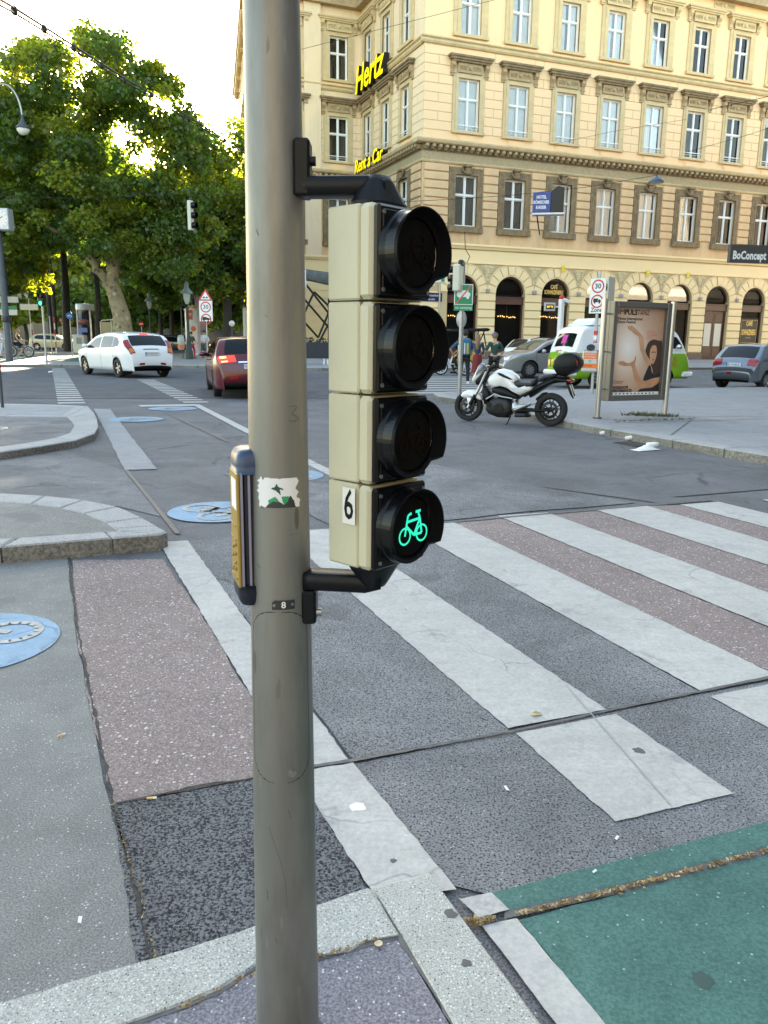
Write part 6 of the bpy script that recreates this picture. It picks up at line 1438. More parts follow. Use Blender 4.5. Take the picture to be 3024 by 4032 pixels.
for s, X, Y in ((-1, 765, 1300), (1, 625, 1240)):
    b = MB(); p = mz(X, Y); b.tube([(h[0], s*.26, h[1]), (h[0]+.02, s*.34, p[1]-.04), (p[0], s*.38, p[1])], .007, 6); b.sphere((p[0], s*.40, p[1]), .075, 12, 8, sx=.75, sy=.5, sz=.6); b.build('mirror', m_bk, moto)
mpart('tank', p_mw, [(640, 1430), (660, 1385), (720, 1335), (780, 1320), (850, 1340), (910, 1385), (935, 1430), (905, 1445), (930, 1480), (990, 1520), (1075, 1492), (1060, 1530), (965, 1568), (900, 1540), (840, 1500), (760, 1478), (700, 1490), (655, 1460)], .155)
mpart('tank_inlay', m_bk, [(735, 1350), (770, 1352), (850, 1390), (905, 1420), (925, 1432), (880, 1430), (800, 1400), (745, 1372)], .164)
mpart('side_panel', m_bk, [(690, 1490), (760, 1480), (840, 1505), (900, 1545), (960, 1580), (940, 1600), (840, 1590), (740, 1560), (690, 1530)], .14)
mpart('seat', m_seat, [(888, 1455), (920, 1435), (990, 1448), (1080, 1450), (1110, 1420), (1085, 1480), (1030, 1498), (950, 1492), (905, 1478)], .15); mpart('pillion_seat', m_seat, [(1095, 1455), (1120, 1400), (1180, 1385), (1270, 1380), (1285, 1398), (1200, 1418), (1130, 1450)], .13)
mpart('tail', m_bk, [(1010, 1540), (1075, 1490), (1180, 1430), (1280, 1405), (1400, 1430), (1420, 1452), (1340, 1450), (1240, 1465), (1130, 1530), (1040, 1590)], .10)
mpart('tail_lamp', m_red, [(1350, 1430), (1400, 1428), (1422, 1448), (1395, 1465), (1350, 1458)], .09)
mpart('number_plate_holder', m_bk, [(1350, 1465), (1385, 1465), (1432, 1580), (1418, 1602), (1395, 1570)], .05); 
b = MB(); a0, a1 = mz(1385, 1480), mz(1428, 1590); b.add([(a0[0]+.012, -.09, a0[1]), (a0[0]+.012, .09, a0[1]), (a1[0]+.012, .09, a1[1]), (a1[0]+.012, -.09, a1[1])], [[0, 1, 2, 3]]); b.build('number_plate', m_plate, moto)
tb = mpart('top_box', m_bk, [(1245, 1330), (1252, 1270), (1280, 1225), (1340, 1205), (1400, 1205), (1445, 1230), (1472, 1275), (1470, 1330), (1430, 1375), (1350, 1405), (1285, 1390)], .21, lay=((0, 1.0), (.6, .99), (.88, .93), (1, .80)))
b = MB(); e = mz(1360, 1300); b.tube([(mz(1248, 1312)[0], -.195, mz(1248, 1312)[1]), (mz(1360, 1318)[0], -.212, mz(1360, 1318)[1]), (mz(1468, 1305)[0], -.195, mz(1468, 1305)[1])], .006, 5); b.build('lid_seam', m_eng, tb)
mpart('reflector', m_red, [(1440, 1245), (1466, 1280), (1466, 1330), (1452, 1320)], .20, parent=tb); mpart('rack', m_eng, [(1270, 1395), (1360, 1402), (1350, 1425), (1280, 1415)], .1)
mpart('engine', m_eng, [(650, 1640), (690, 1590), (760, 1570), (860, 1590), (890, 1640), (895, 1710), (860, 1750), (760, 1745), (680, 1720), (640, 1690)], .18); 
b = MB(); p = mz(785, 1672); b.cyl((p[0], -.20, p[1]), (p[0], -.15, p[1]), .085, n=20); b.cyl((p[0], -.205, p[1]), (p[0], -.2, p[1]), .02, n=12); q = mz(690, 1640); b.cyl((q[0], -.19, q[1]), (q[0], -.12, q[1]), .05, n=16); b.build('engine_cover', m_bk, moto)
mpart('radiator', m_bk, [(605, 1480), (640, 1470), (690, 1560), (660, 1650), (630, 1640), (605, 1540)], .15); mtube('frame_tube', m_alu, [(660, 1590), (740, 1545), (800, 1570), (905, 1590)], .014, (-.17, .17))
mpart('belly_pan', m_bk, [(640, 1690), (860, 1740), (860, 1765), (760, 1760), (660, 1720)], .13)
mpart('swingarm', m_bk, [(900, 1690), (1000, 1680), (1230, 1690), (1240, 1712), (1000, 1715), (905, 1725)], .11); mpart('heel_plate', m_alu, [(890, 1630), (920, 1600), (945, 1640), (1040, 1640), (1060, 1650), (960, 1700), (910, 1720), (885, 1690)], .16)
mtube('peg_bracket', m_alu, [(930, 1690), (1010, 1660), (1090, 1625)], .014, (-.2, .2)); mtube('subframe', m_bk, [(960, 1580), (1100, 1510), (1260, 1440)], .02, (-.12, .12))
mpart('chain_guard', m_bk, [(1090, 1600), (1150, 1545), (1190, 1540), (1160, 1580), (1110, 1620)], .08); mpart('silencer', m_eng, [(920, 1715), (1030, 1720), (1040, 1760), (920, 1760)], .16)
mtube('kick_stand', m_bk, [(900, 1735), (870, 1810), (850, 1826)], .013, (-.18,)); mtube('cable', m_bk, [(640, 1350), (610, 1430), (600, 1500), (640, 1560)], .008, (-.06, .05))
# ---------------------------------------------------------------- street furniture
m_galv = mat('galvanised steel', (.34, .35, .36), .4, .6, var=.08, vscale=8); m_mast = mat('dark mast paint', (.06, .07, .082), .5, .2, var=.15, vscale=3); m_lgrey = mat('light grey sheet', (.45, .46, .47), .4, .3)
m_sred = mat('sign red', (.55, .025, .025), .4); m_sgreen = mat('sign green', (.01, .26, .12), .4); m_sblue = mat('sign blue', (.02, .12, .42), .4); m_orange = mat('orange band', (.80, .17, .03), .5); m_inox = mat('brushed steel', (.50, .50, .49), .32, .9, var=.06, vscale=30, stretch=(1, 1, .1)); m_inoxd = mat('dark anodised frame', (.17, .165, .15), .4, .6); m_plast = mat('beige signal housing', (.55, .55, .45), .5)
XZ = (math.pi/2, 0, 0)
def disc(b, c, r, y, mi=0, n=28, r0=0):
    if r0: 
        V = [(c[0]+q*math.cos(6.2832*i/n), y, c[1]+q*math.sin(6.2832*i/n)) for i in range(n) for q in (r0, r)]; b.add(V, [[2*i, 2*i+1, (2*i+3) % (2*n), (2*i+2) % (2*n)] for i in range(n)], mi)
    else: b.add([(c[0]+r*math.cos(6.2832*i/n), y, c[1]+r*math.sin(6.2832*i/n)) for i in range(n)], [list(range(n))], mi)
def flat(b, P, y, mi=0): b.add([(x, y, z) for x, z in P], [list(range(len(P)))], mi)
TRUCK = [[(-.5, -.1), (-.5, .34), (.1, .34), (.1, -.1)], [(.14, -.1), (.14, .22), (.36, .22), (.5, .02), (.5, -.1)]]
def truck(b, c, s, y, mi=0):
    for P in TRUCK: flat(b, [(c[0]+x*s, c[1]+z*s) for x, z in P], y, mi)
    for x in (-.3, .3): disc(b, (c[0]+x*s, c[1]-.16*s), .11*s, y, mi, 12)
def zone_plate(root, c, w, h, name='zone_plate'):      # local: faces -y
    b = MB(); b.box((c[0], 0, c[1]), (w, .02, h), bev=.006); pl = b.build(name, m_wp, root); b = MB(); r = w*.40
    for z in (h*.5-w*.46, h*.5-w*1.34): disc(b, (c[0], c[1]+z), r, -.012, 0, 32, r*.78)
    b.build('red_ring', m_sred, pl); b = MB(); truck(b, (c[0], c[1]+h*.5-w*1.34), w*.5, -.012); b.build('lorry_symbol', m_blk, pl)
    text('lettering', '30', m_blk, pl, (c[0], -.012, c[1]+h*.5-w*.46), XZ, w*.42, bold=.004); text('lettering', 'Zone', m_blk, pl, (c[0], -.012, c[1]-h*.5+w*.20), XZ, w*.36, width=w*.74, bold=.003)
    return pl
# --- zone sign, its post and the grey waste bin
bp_ = Vector((5.63, 21.98, .114)); zs_ = thing('zone_sign', 'white 30 zone sign on a grey post behind the poster board', 'sign', bp_, R(-38))
zz = lambda y: at(2330, y, 21.98).z-.114
b = MB(); b.box((0, .05, zz(1096)/2+.1), (.07, .05, zz(1096)+.2)); b.build('post', m_galv, zs_); zone_plate(zs_, (0, (zz(1096)+zz(1234))/2), .44, zz(1096)-zz(1234))
b = MB(); b.box((.28, .2, (zz(1096)+zz(1180))/2), (.03, .42, .62)); b.build('back_plate', m_galv, zs_)
b = MB()
for z, c in ((zz(1310), 0), (zz(1330), 1), (zz(1352), 0)): b.box((0, .05, z), (.09, .07, .10), c)
b.build('sticker', [m_sred, m_wp], zs_)
bn = thing('waste_bin', 'grey metal waste bin with orange stickers on the zone sign post', 'waste bin', (bp_.x-.13, bp_.y-.22, .114), R(-20))
z0, z1 = zz(1464), zz(1375)
b = MB(); b.box((0, 0, (z0+z1)/2), (.42, .32, z1-z0), bev=.04)
V = []
for k, (w, d, z) in enumerate(((.42, .32, z1-.02), (.40, .30, z1+.10), (.30, .22, z1+.17))): V += [(-w/2, -d/2+(.0 if k == 0 else .05*k), z), (w/2, -d/2+.05*k, z), (w/2, d/2, z), (-w/2, d/2, z)]
b.add(V, [[i*4+j, i*4+(j+1) % 4, i*4+4+(j+1) % 4, i*4+4+j] for i in range(2) for j in range(4)]+[[8, 9, 10, 11]]); b.build('body', m_lgrey, bn)
b = MB(); n = 20; b.add([(.11*math.cos(6.283*i/n), -.135+.035*math.sin(6.283*i/n)-.02, z1+.05+.085*math.sin(6.283*i/n)) for i in range(n)], [list(range(n))]); b.build('opening', m_blk, bn)
b = MB(); b.box((0, -.002, z0+.17), (.425, .324, .12)); b.build('orange_band', m_orange, bn); b = MB(); b.box((0, -.162, z1-.17), (.34, .004, .16)); os_ = b.build('orange_sticker', m_orange, bn)
for i, t in enumerate(('BIN FÜR JEDEN', 'MIST ZU HABEN')): text('lettering', t, m_wp, os_, (0, -.166, z1-.135-i*.065), XZ, .05, width=.28)
text('lettering', 'MISTKÜBEL', m_blk, bn, (-.04, -.166, z0+.17), XZ, .05, width=.2); b = MB(); disc(b, (0, z1-.31), .035, -.163, 0, 16, .018); b.build('green_emblem', m_sgreen, bn)
# --- poster board
BA, BB = Vector((3.88, 14.81, .114)), Vector((5.34, 15.53, .114)); ba = math.atan2(BB.y-BA.y, BB.x-BA.x); bl = (BB-BA).length
brd = thing('poster_board', 'steel framed poster board with a dance festival poster on the pavement', 'billboard', BA, ba)
zb_ = lambda y: at(2390, y, 14.81).z-.114
ztop, zbot = zb_(1178), zb_(1580)
b = MB(); b.cyl((0, -.08, 0), (0, -.08, ztop+.0), .052, n=20); b.build('post', m_inox, brd); b = MB(); b.cyl((bl+.02, -.10, 0), (bl+.02, -.10, ztop), .052, n=20); b.build('post', m_inox, brd)
for fx, fy in ((0, -.08), (bl+.02, -.10)): b = MB(); b.cyl((fx, fy, 0), (fx, fy, .03), .085, n=16); b.build('foot_plate', m_inoxd, brd)
cx0, cx1 = .20, bl-.04; cc, cw, chh = (cx0+cx1)/2, cx1-cx0, ztop-.03-zbot
b = MB()
for x in (cx0+.045, cx1-.045): b.box((x, -.06, zbot+chh/2), (.09, .12, chh), bev=.008)
for z in (zbot+.05, zbot+chh-.05): b.box((cc, -.06, z), (cw-.18, .12, .10), bev=.008)
b.build('frame', m_inoxd, brd); b = MB(); b.box((cc, .06, zbot+chh/2), (cw, .12, chh)); b.build('case', m_inoxd, brd)
for z in (zbot+.22, zbot+chh/2, zbot+chh-.22):
    for xa, xb in ((.05, cx0+.01), (cx1-.01, bl-.05)): b = MB(); b.cyl((xa, 0, z), (xb, 0, z), .014, n=8); b.build('link_rod', m_inox, brd)
px0, px1, pz0, pz1 = cx0+.09, cx1-.09, zbot+.10, zbot+chh-.10; pw, ph_ = px1-px0, pz1-pz0
def U(u, v): return (px0+pw*u, pz0+ph_*v)
# poster: flat print, plain original figure in the pose of the photograph
mp_ = bpy.data.materials.new('poster ground'); mp_.use_nodes = True; N = mp_.node_tree.nodes; L_ = mp_.node_tree.links; bs = N['Principled BSDF']; bs.inputs['Roughness'].default_value = .25
tc = N.new('ShaderNodeTexCoord'); mpn = N.new('ShaderNodeMapping'); mpn.inputs['Location'].default_value = (-(px0+pw*.30), 0, -(pz0+ph_*.55)); L_.new(tc.outputs['Object'], mpn.inputs[0])
ml = N.new('ShaderNodeVectorMath'); ml.operation = 'MULTIPLY'; ml.inputs[1].default_value = (1.0, 0, .85); L_.new(mpn.outputs[0], ml.inputs[0]); ln_ = N.new('ShaderNodeVectorMath'); ln_.operation = 'LENGTH'; L_.new(ml.outputs[0], ln_.inputs[0])
cr = N.new('ShaderNodeValToRGB'); cr.color_ramp.elements[0].position = .0; cr.color_ramp.elements[0].color = (.84, .80, .76, 1); cr.color_ramp.elements[1].position = 1.0; cr.color_ramp.elements[1].color = (.36, .20, .125, 1)
e = cr.color_ramp.elements.new(.22); e.color = (.75, .63, .54, 1); e = cr.color_ramp.elements.new(.5); e.color = (.58, .39, .28, 1); L_.new(ln_.outputs['Value'], cr.inputs[0]); L_.new(cr.outputs[0], bs.inputs['Base Color'])
b = MB(); b.quad((px0, -.040, pz0), (px1, -.040, pz0), (px1, -.040, pz1), (px0, -.040, pz1)); pst = b.build('poster', mp_, brd)
def pr(name, P, m, y, sm=3):
    Q = [Vector(U(*p)) for p in P]; n = len(Q); O = []
    for i in range(n):
        p0, p1, p2, p3 = Q[i-1], Q[i], Q[(i+1) % n], Q[(i+2) % n]
        for j in range(sm): t = j/sm; O.append(((p1*2)+(p2-p0)*t+(p0*2-p1*5+p2*4-p3)*t*t+(p1*3-p0-p2*3+p3)*t**3)*.5)
    b = MB(); b.add([(p.x, y, p.y) for p in O], [list(range(len(O)))]); return b.build(name, m, pst)
m_sk = mat('poster skin', (.50, .25, .13), .5, var=.18, vscale=6); m_sk2 = mat('poster light skin', (.52, .29, .17), .5, var=.15, vscale=6); m_pb = mat('poster black', (.018, .016, .02), .5); m_hair = mat('poster hair', (.06, .03, .022), .5)
pr('print', [(.70, .60), (.80, .645), (.92, .63), (1.0, .58), (1.0, .02), (.88, .05), (.84, .30), (.70, .42), (.66, .50)], m_hair, -.0412)
pr('print', [(.26, .80), (.30, .785), (.34, .80), (.44, .76), (.56, .695), (.60, .66), (.63, .56), (.70, .46), (.80, .38), (.76, .30), (.66, .40), (.57, .50), (.53, .58), (.50, .67), (.42, .70), (.34, .735), (.28, .76)], m_sk2, -.0420)
pr('print', [(.14, .385), (.22, .395), (.32, .37), (.44, .40), (.46, .455), (.485, .42), (.47, .36), (.52, .28), (.62, .18), (.72, .16), (.98, .22), (1.0, .16), (.88, .08), (.66, .07), (.56, .10), (.46, .22), (.40, .33), (.30, .335), (.20, .345), (.13, .365)], m_sk, -.0428)
pr('print', [(.60, .0), (.58, .055), (.68, .075), (.86, .085), (1.0, .13), (1.0, .0)], m_pb, -.0436, 2)
pr('print', [(.66, .18), (.72, .29), (.76, .345), (.80, .33), (.83, .26), (.90, .23), (.99, .26), (1.0, .21), (.84, .19), (.72, .165)], m_pb, -.0438)
pr('print', [(.76, .53), (.80, .575), (.87, .57), (.90, .50), (.885, .42), (.84, .36), (.79, .38), (.755, .45)], m_sk2, -.0442); pr('print', [(.79, .50), (.83, .505), (.83, .495), (.79, .49)], m_hair, -.0446, 2); pr('print', [(.85, .50), (.88, .505), (.88, .495), (.85, .49)], m_hair, -.0446, 2); pr('print', [(.81, .412), (.855, .418), (.85, .405), (.82, .402)], m_sred, -.0446, 2)
def pt_(t, u, v, size, m=m_pb, **k): text('lettering', t, m, pst, (*[U(u, v)[0]], -.045, U(u, v)[1]), XZ, size, align='LEFT', **k)
pt_('IM', .05, .945, .13, width=.145); pt_('PULS', .185, .945, .13, width=.30, bold=.005); pt_('TANZ', .435, .945, .13, width=.30)
pt_('Vienna International', .05, .875, .075, width=.60, bold=.001); pt_('Dance Festival', .05, .838, .075, width=.43, bold=.001); m_pk = mat('poster pink', (.70, .22, .22), .5)
for i, t in enumerate(('12 July –', '12 August', '2018')): pt_(t, .66, .74-i*.038, .07, m_pk)
pt_('www.impulstanz.com', .05, .165, .035, width=.28); pt_('+43.1.523 55 58', .05, .142, .035, width=.22); pt_('WORKSHOPS', .05, .088, .075, width=.38, bold=.003); pt_('PERFORMANCES', .05, .050, .075, width=.47, bold=.003)
b = MB(); b.quad((px0, -.0455, pz0), (px1, -.0455, pz0), (px1, -.0455, pz0+.055), (px0, -.0455, pz0+.055)); st_ = b.build('logo_strip', m_wp, pst)
lg = MB(); lg.quad((-.02, 0, -.012), (.02, 0, -.012), (.02, 0, .012), (-.02, 0, .012)); lg = [lg.mesh('logo', m) for m in (m_pb, m_sred, m_sblue)]
for i in range(12): inst('logo', lg[(i*5) % 3 if i % 2 else 0], st_, (px0+.06+i*(pw-.1)/12, -.0465, pz0+.028))
# --- no camping sign, post with signal seen from the back
nc = Vector((1.85, 20.13, .114)); zn = lambda y: at(1812, y, 20.13).z-.114
ncs = thing('no_camping_sign', 'green no camping sign with a crossed out camper on a steel post', 'sign', nc, R(4))
b = MB(); b.cyl((0, 0, 0), (0, 0, zn(1031)), .052, n=14); b.build('post', m_galv, ncs)
wz = .46; b = MB(); zc = (zn(1119)+zn(1201))/2; hh = zn(1119)-zn(1201); b.box((.02, -.07, zc), (wz, .02, hh), bev=.004); pl = b.build('plate', m_wp, ncs)
b = MB(); b.box((.02, -.081, zc), (wz-.04, .004, hh-.04)); b.build('green_field', m_sgreen, pl)
b = MB(); flat(b, [(-.13, zc-.06), (.14, zc-.06), (.18, zc-.03), (.18, zc+.03), (.13, zc+.06), (.13, zc+.10), (-.15, zc+.10), (-.15, zc-.03)], -.085); disc(b, (-.06, zc-.07), .035, -.0855, 0, 14); disc(b, (.12, zc-.07), .035, -.0855, 0, 14); b.build('camper_symbol', m_wp, pl)
b = MB(); flat(b, [(-.19, zc-hh*.46), (-.15, zc-hh*.46), (.23, zc+hh*.46), (.19, zc+hh*.46)], -.088); b.build('red_bar', mat('bright red bar', (.62, .10, .06), .5), pl)
b = MB(); b.box((.02, -.07, zn(1212)), (wz, .02, .14)); p2 = b.build('sub_plate', m_sgreen, ncs); text('lettering', 'no camping', m_wp, p2, (.02, -.082, zn(1212)), XZ, .09, width=wz*.88)
sgb = thing('traffic_signal', 'beige traffic signal seen from behind on the no camping post', 'traffic light', (nc.x, nc.y, nc.z), R(60))
b = MB(); zc = (zn(1043)+zn(1149))/2; b.box((-.16, .06, zc), (.22, .2, zn(1043)-zn(1149)), bev=.03); b.build('housing', m_plast, sgb); b = MB()
for k in (-1, 0, 1): b.lathe([(.09, 0), (.09, .14), (.085, .14)], 14, M=Matrix.Rotation(-math.pi/2, 3, 'X'), org=(-.16, .16, zc+k*.21))
b.build('visor', m_blk2, sgb); b = MB(); b.box((-.12, .0, zn(1038)), (.16, .12, .16), bev=.03); b.build('bracket', m_blk, sgb)
# round sign and yield plate seen from behind, on their own post
rs = thing('road_sign', 'grey back of a round road sign and a small triangle on a thin post', 'sign', (G(1845, 1500).x, G(1845, 1500).y+4, .0)); Yq = rs.location.y; zq = lambda y: at(1850, y, Yq).z
b = MB(); b.cyl((0, 0, 0), (0, 0, zq(1180)), .035, n=10); b.build('post', m_galv, rs); b = MB(); b.lathe([(0, 0), (.36, 0), (.36, .02), (0, .02)], 24, M=Matrix.Rotation(math.pi/2, 3, 'X') @ Matrix.Scale(.6, 3, Vector((1, 0, 0))), org=(.02, -.06, zq(1258))); b.build('round_plate', m_lgrey, rs)
b = MB(); b.prism([(-.26, zq(1186)), (.30, zq(1186)), (.02, zq(1186)-.5)], .03, .05, T=lambda p: Vector((p.x, -p.z, p.y))); b.build('triangle_plate', m_lgrey, rs)
# --- led display on a white post with cameras
q = G(2200, 1480); ld = thing('display_post', 'white post with cameras and a small amber display before the cafe', 'display', (q.x*1.05, 36.0, 0)); ld.location.x = at(2203, 1330, 36).x; zq = lambda y: at(2200, y, 36).z
b = MB(); b.cyl((0, 0, 0), (0, 0, zq(1178)), .13, n=14); b.build('post', m_vw, ld); b = MB(); b.box((-.52, -.05, zq(1209)), (.48*1.0, .14, .36), bev=.02); db = b.build('display_case', m_lgrey, ld); b = MB(); b.box((-.52, -.125, zq(1209)), (.34, .01, .20)); b.build('screen', m_blk, db); text('digits', 'BITTE', mat('amber led', (.9, .6, .05), .5, emit=(1, .62, .05), es=.3), db, (-.52, -.135, zq(1209)), XZ, .12, width=.26)
b = MB(); b.cyl((-.4, -.05, zq(1209)), (0, 0, zq(1209)), .03); b.build('arm', m_vw, ld)
b = MB(); b.box((.2, -.05, zq(1184)), (.34, .14, .14), rot=Matrix.Rotation(.4, 3, 'Y'), bev=.03); b.cyl((0, 0, zq(1180)), (.16, -.04, zq(1186)), .03); b.build('camera_head', m_vw, ld); b = MB(); b.sphere((0, 0, zq(1172)), .11, 12, 8); b.build('red_light', m_sred, ld)
# --- small signs over the cafe corner
for (x, y, Y, w, h, m, lb) in ((1722, 1102, 40, .75, .22, m_wp, 'small white and green direction plate by the signal visor'), (1728, 1068, 40, .35, .32, m_sgreen, 'small green square sign by the signal visor')):
    t = thing('small_sign', lb, 'sign', at(x, y, Y)); b = MB(); b.box((0, 0, 0), (w, .05, h), bev=.01); pl = b.build('plate', m, t); b = MB(); b.cyl((w*.2, .06, -h/2-2.2), (w*.2, .06, h/2), .03, n=8); b.build('post', m_galv, t)
    if m is m_wp: b = MB(); b.box((w*.36, -.03, 0), (w*.22, .01, h*.8)); b.build('green_end', m_sgreen, pl)
# ---------------------------------------------------------------- left side: masts, lamps, signs
def pav(x, Y): p = at(x, 1380, Y); return Vector((p.x, Y, .112))
ma = Vector((G(38, 1423, .112).x, G(38, 1423, .112).y, .112)); YM = ma.y
mst = thing('tram_mast', 'thick dark grey tram mast at the left edge with a curved lamp arm', 'mast', ma); zm = lambda x, y: at(x, y, YM).z-.112
b = MB(); b.lathe([(.19, 0), (.19, 1.1), (.165, 1.15), (.15, 7), (.11, 15.5)], 18); b.build('mast', m_mast, mst)
b = MB(); b.lathe([(.20, zm(20, 1268)), (.21, zm(20, 1268)+.05), (.21, zm(20, 1268)+.25), (.20, zm(20, 1268)+.3)], 18); b.build('clamp_ring', m_trimk, mst)
lp = at(91, 505, YM)-ma; b = MB(); b.tube([(lp.x*.5*(1-math.cos(math.pi*i/14))*1.0, 0, lp.z+.55+1.45*math.sin(math.pi*i/14)) for i in range(15)], .045, 8); b.build('lamp_arm', m_galv, mst)
def globe_lamp(root, p, s):
    b = MB(); b.lathe([(.05*s, .62*s), (.07*s, .40*s), (.10*s, .36*s), (.16*s, .22*s), (.33*s, .06*s), (.38*s, -.02*s), (.33*s, -.03*s)], 18, org=p); o = b.build('lamp_hood', m_mast, root); b = MB(); b.lathe([(.31*s, -.03*s), (.30*s, -.12*s), (.2*s, -.27*s), (0, -.33*s)], 18, org=p); b.build('globe', mat('opal glass', (.75, .73, .66), .25), o)
globe_lamp(mst, lp, 1.0)
p2 = pav(44, 60); ms2 = thing('tram_mast', 'bluish tram mast just behind the thick one with a double lamp arm', 'mast', p2); z2 = lambda y: at(20, y, 60).z-.112
b = MB(); b.lathe([(.22, 0), (.22, 1), (.19, 1.1), (.15, 8), (.07, z2(705))], 16); b.build('mast', m_mast, ms2); zt_ = z2(705); b = MB()
for s in (-1, 1): b.tube([(0, 0, zt_-.1), (s*.45, 0, zt_+.45), (s*.95, 0, zt_+.5), (s*1.4, 0, zt_+.1), (s*1.55, 0, zt_-.55)], .04, 7)
b.build('lamp_arm', m_mast, ms2)
for s in (-1, 1): globe_lamp(ms2, Vector((s*1.55, 0, zt_-1.15)), .95)
for (y, h, w, m, nm) in ((1180, .42, 1.6, m_wp, 'white_plate'), (1212, .26, 1.3, m_sgreen, 'green_plate'), (1230, .4, 1.3, m_wp, 'white_plate')): b = MB(); b.box((.15, -.25, z2(y)), (w, .05, h)); b.build(nm, m, ms2)
CKS = .8
ck = thing('street_clock', 'round white clock face in a grey cube on the mast at the left edge', 'clock', at(-4, 861, YM-.6)); b = MB(); b.box((.02, .45, 0), (1.08, .8, 1.3), bev=.05); b.build('case', m_lgrey, ck); b = MB(); disc(b, (0, 0), .54, .035, 0, 40); ck.scale = (CKS,)*3; cf = b.build('dial', mat('clock dial', (.74, .66, .62), .4), ck)
b = MB()
for i in range(12): a = 6.283*i/12; b.box((.46*math.cos(a), .03, .46*math.sin(a)), (.07, .008, .025), rot=Matrix.Rotation(-a, 3, 'Y'))
b.build('hour_marks', m_pb, cf); b = MB(); b.tube([(0, .025, 0), (.22, .025, .16)], .018, 5); b.tube([(0, .025, 0), (-.1, .025, .38)], .014, 5); b.build('hands', m_pb, cf)
# pedestrian light
pq = G(184, 1433, .112); pl_ = thing('pedestrian_light', 'pedestrian signal showing green on a thin post at left', 'traffic light', (pq.x, pq.y, .112)); zp = lambda y: at(172, y, pq.y).z-.112
b = MB(); b.cyl((0, 0, 0), (0, 0, zp(1200)), .05, n=12); b.build('post', m_galv, pl_); b = MB(); b.box((0, -.05, zp(1180)), (.30, .22, zp(1157)-zp(1205)), bev=.03); hd2 = b.build('housing', m_blk2, pl_)
b = MB()
for k in (-.17, .17): b.lathe([(.11, 0), (.115, .13), (.11, .13)], 16, M=Matrix.Rotation(math.pi/2, 3, 'X'), org=(0, -.16, zp(1180)+k))
b.build('visor', m_blk2, hd2); b = MB(); disc(b, (0, zp(1180)-.17), .10, -.175, 0, 20); b.build('green_lamp', mat('green lamp', (0, .7, .5), .4, emit=(.02, 1, .60), es=.4), hd2)
def sign_on_post(name, label, x, Y, y, shape, col, r, post_top=None):
    p = pav(x, Y); t = thing(name, label, 'sign', p); z = at(x, y, Y).z-.112; b = MB(); b.cyl((0, .04, 0), (0, .04, z+r*.8), .035, n=8); b.build('post', m_galv, t); b = MB()
    if shape == 'disc': b.lathe([(0, -.01), (r, -.01), (r, .01), (0, .01)], 24, M=Matrix.Rotation(math.pi/2, 3, 'X'), org=(0, -.01, z))
    else: b.box((0, -.01, z), (r*2, .03, shape), bev=.01)
    pl = b.build('plate', col, t); return t, pl, z
t, pl, z = sign_on_post('road_sign', 'round blue cycle path sign under the trees at left', 283, 54, 1243, 'disc', m_sblue, .23)
b = MB(); disc(b, (-.08, z-.04), .07, -.03, 0, 16, .05); disc(b, (.09, z-.04), .07, -.03, 0, 16, .05); flat(b, [(-.08, z-.03), (-.06, z-.04), (.04, z+.08), (.02, z+.09)], -.03); b.build('bicycle_symbol', m_wp, pl)
sign_on_post('street_sign', 'pale rectangular street sign left of the green pedestrian light', 128, 56, 1209, .4, mat('pale plate', (.62, .58, .5), .5), .62)
t, pl, z = sign_on_post('road_sign', 'small red no entry sign far beyond the white hatchback', 562, 62, 1276, 'disc', m_sred, .2); b = MB(); b.box((0, -.03, z), (.26, .01, .06)); b.build('white_bar', m_wp, pl)
t, pl, z = sign_on_post('road_sign', 'small round red and white sign beyond the round blue sign', 252, 70, 1262, 'disc', mat('pale red sign', (.5, .2, .2), .5), .2)
# warning triangle with zone plate
p = pav(816, 45); wt = thing('warning_sign', 'red warning triangle above a white 30 zone plate beside the red car', 'sign', p, R(-3)); z = lambda y: at(816, y, 45).z-.112
b = MB(); b.cyl((0, .05, 0), (0, .05, z(1150)), .04, n=8); b.build('post', m_galv, wt); w = .40
b = MB(); zt0, zt1 = z(1183), z(1137); tri = lambda k: [(-w*k, zt0+(1-k)*.16), (w*k, zt0+(1-k)*.16), (0, zt0+(zt1-zt0)*(.33+.67*k)-(0 if k == 1 else .02))]
b.prism(tri(1), 0, .02, T=lambda p: Vector((p.x, -p.z, p.y))); tp = b.build('triangle', m_sred, wt); b = MB(); flat(b, tri(.66), -.024); b.build('white_field', m_wp, tp); b = MB(); flat(b, [(-.17, zt0+.12), (-.11, zt0+.2), (-.06, zt0+.2), (0, zt0+.13), (.06, zt0+.2), (.11, zt0+.2), (.17, zt0+.12)], -.027); b.build('bump_symbol', m_blk, tp)
zone_plate(wt, (0, (z(1184)+z(1265))/2), .74, z(1184)-z(1265))
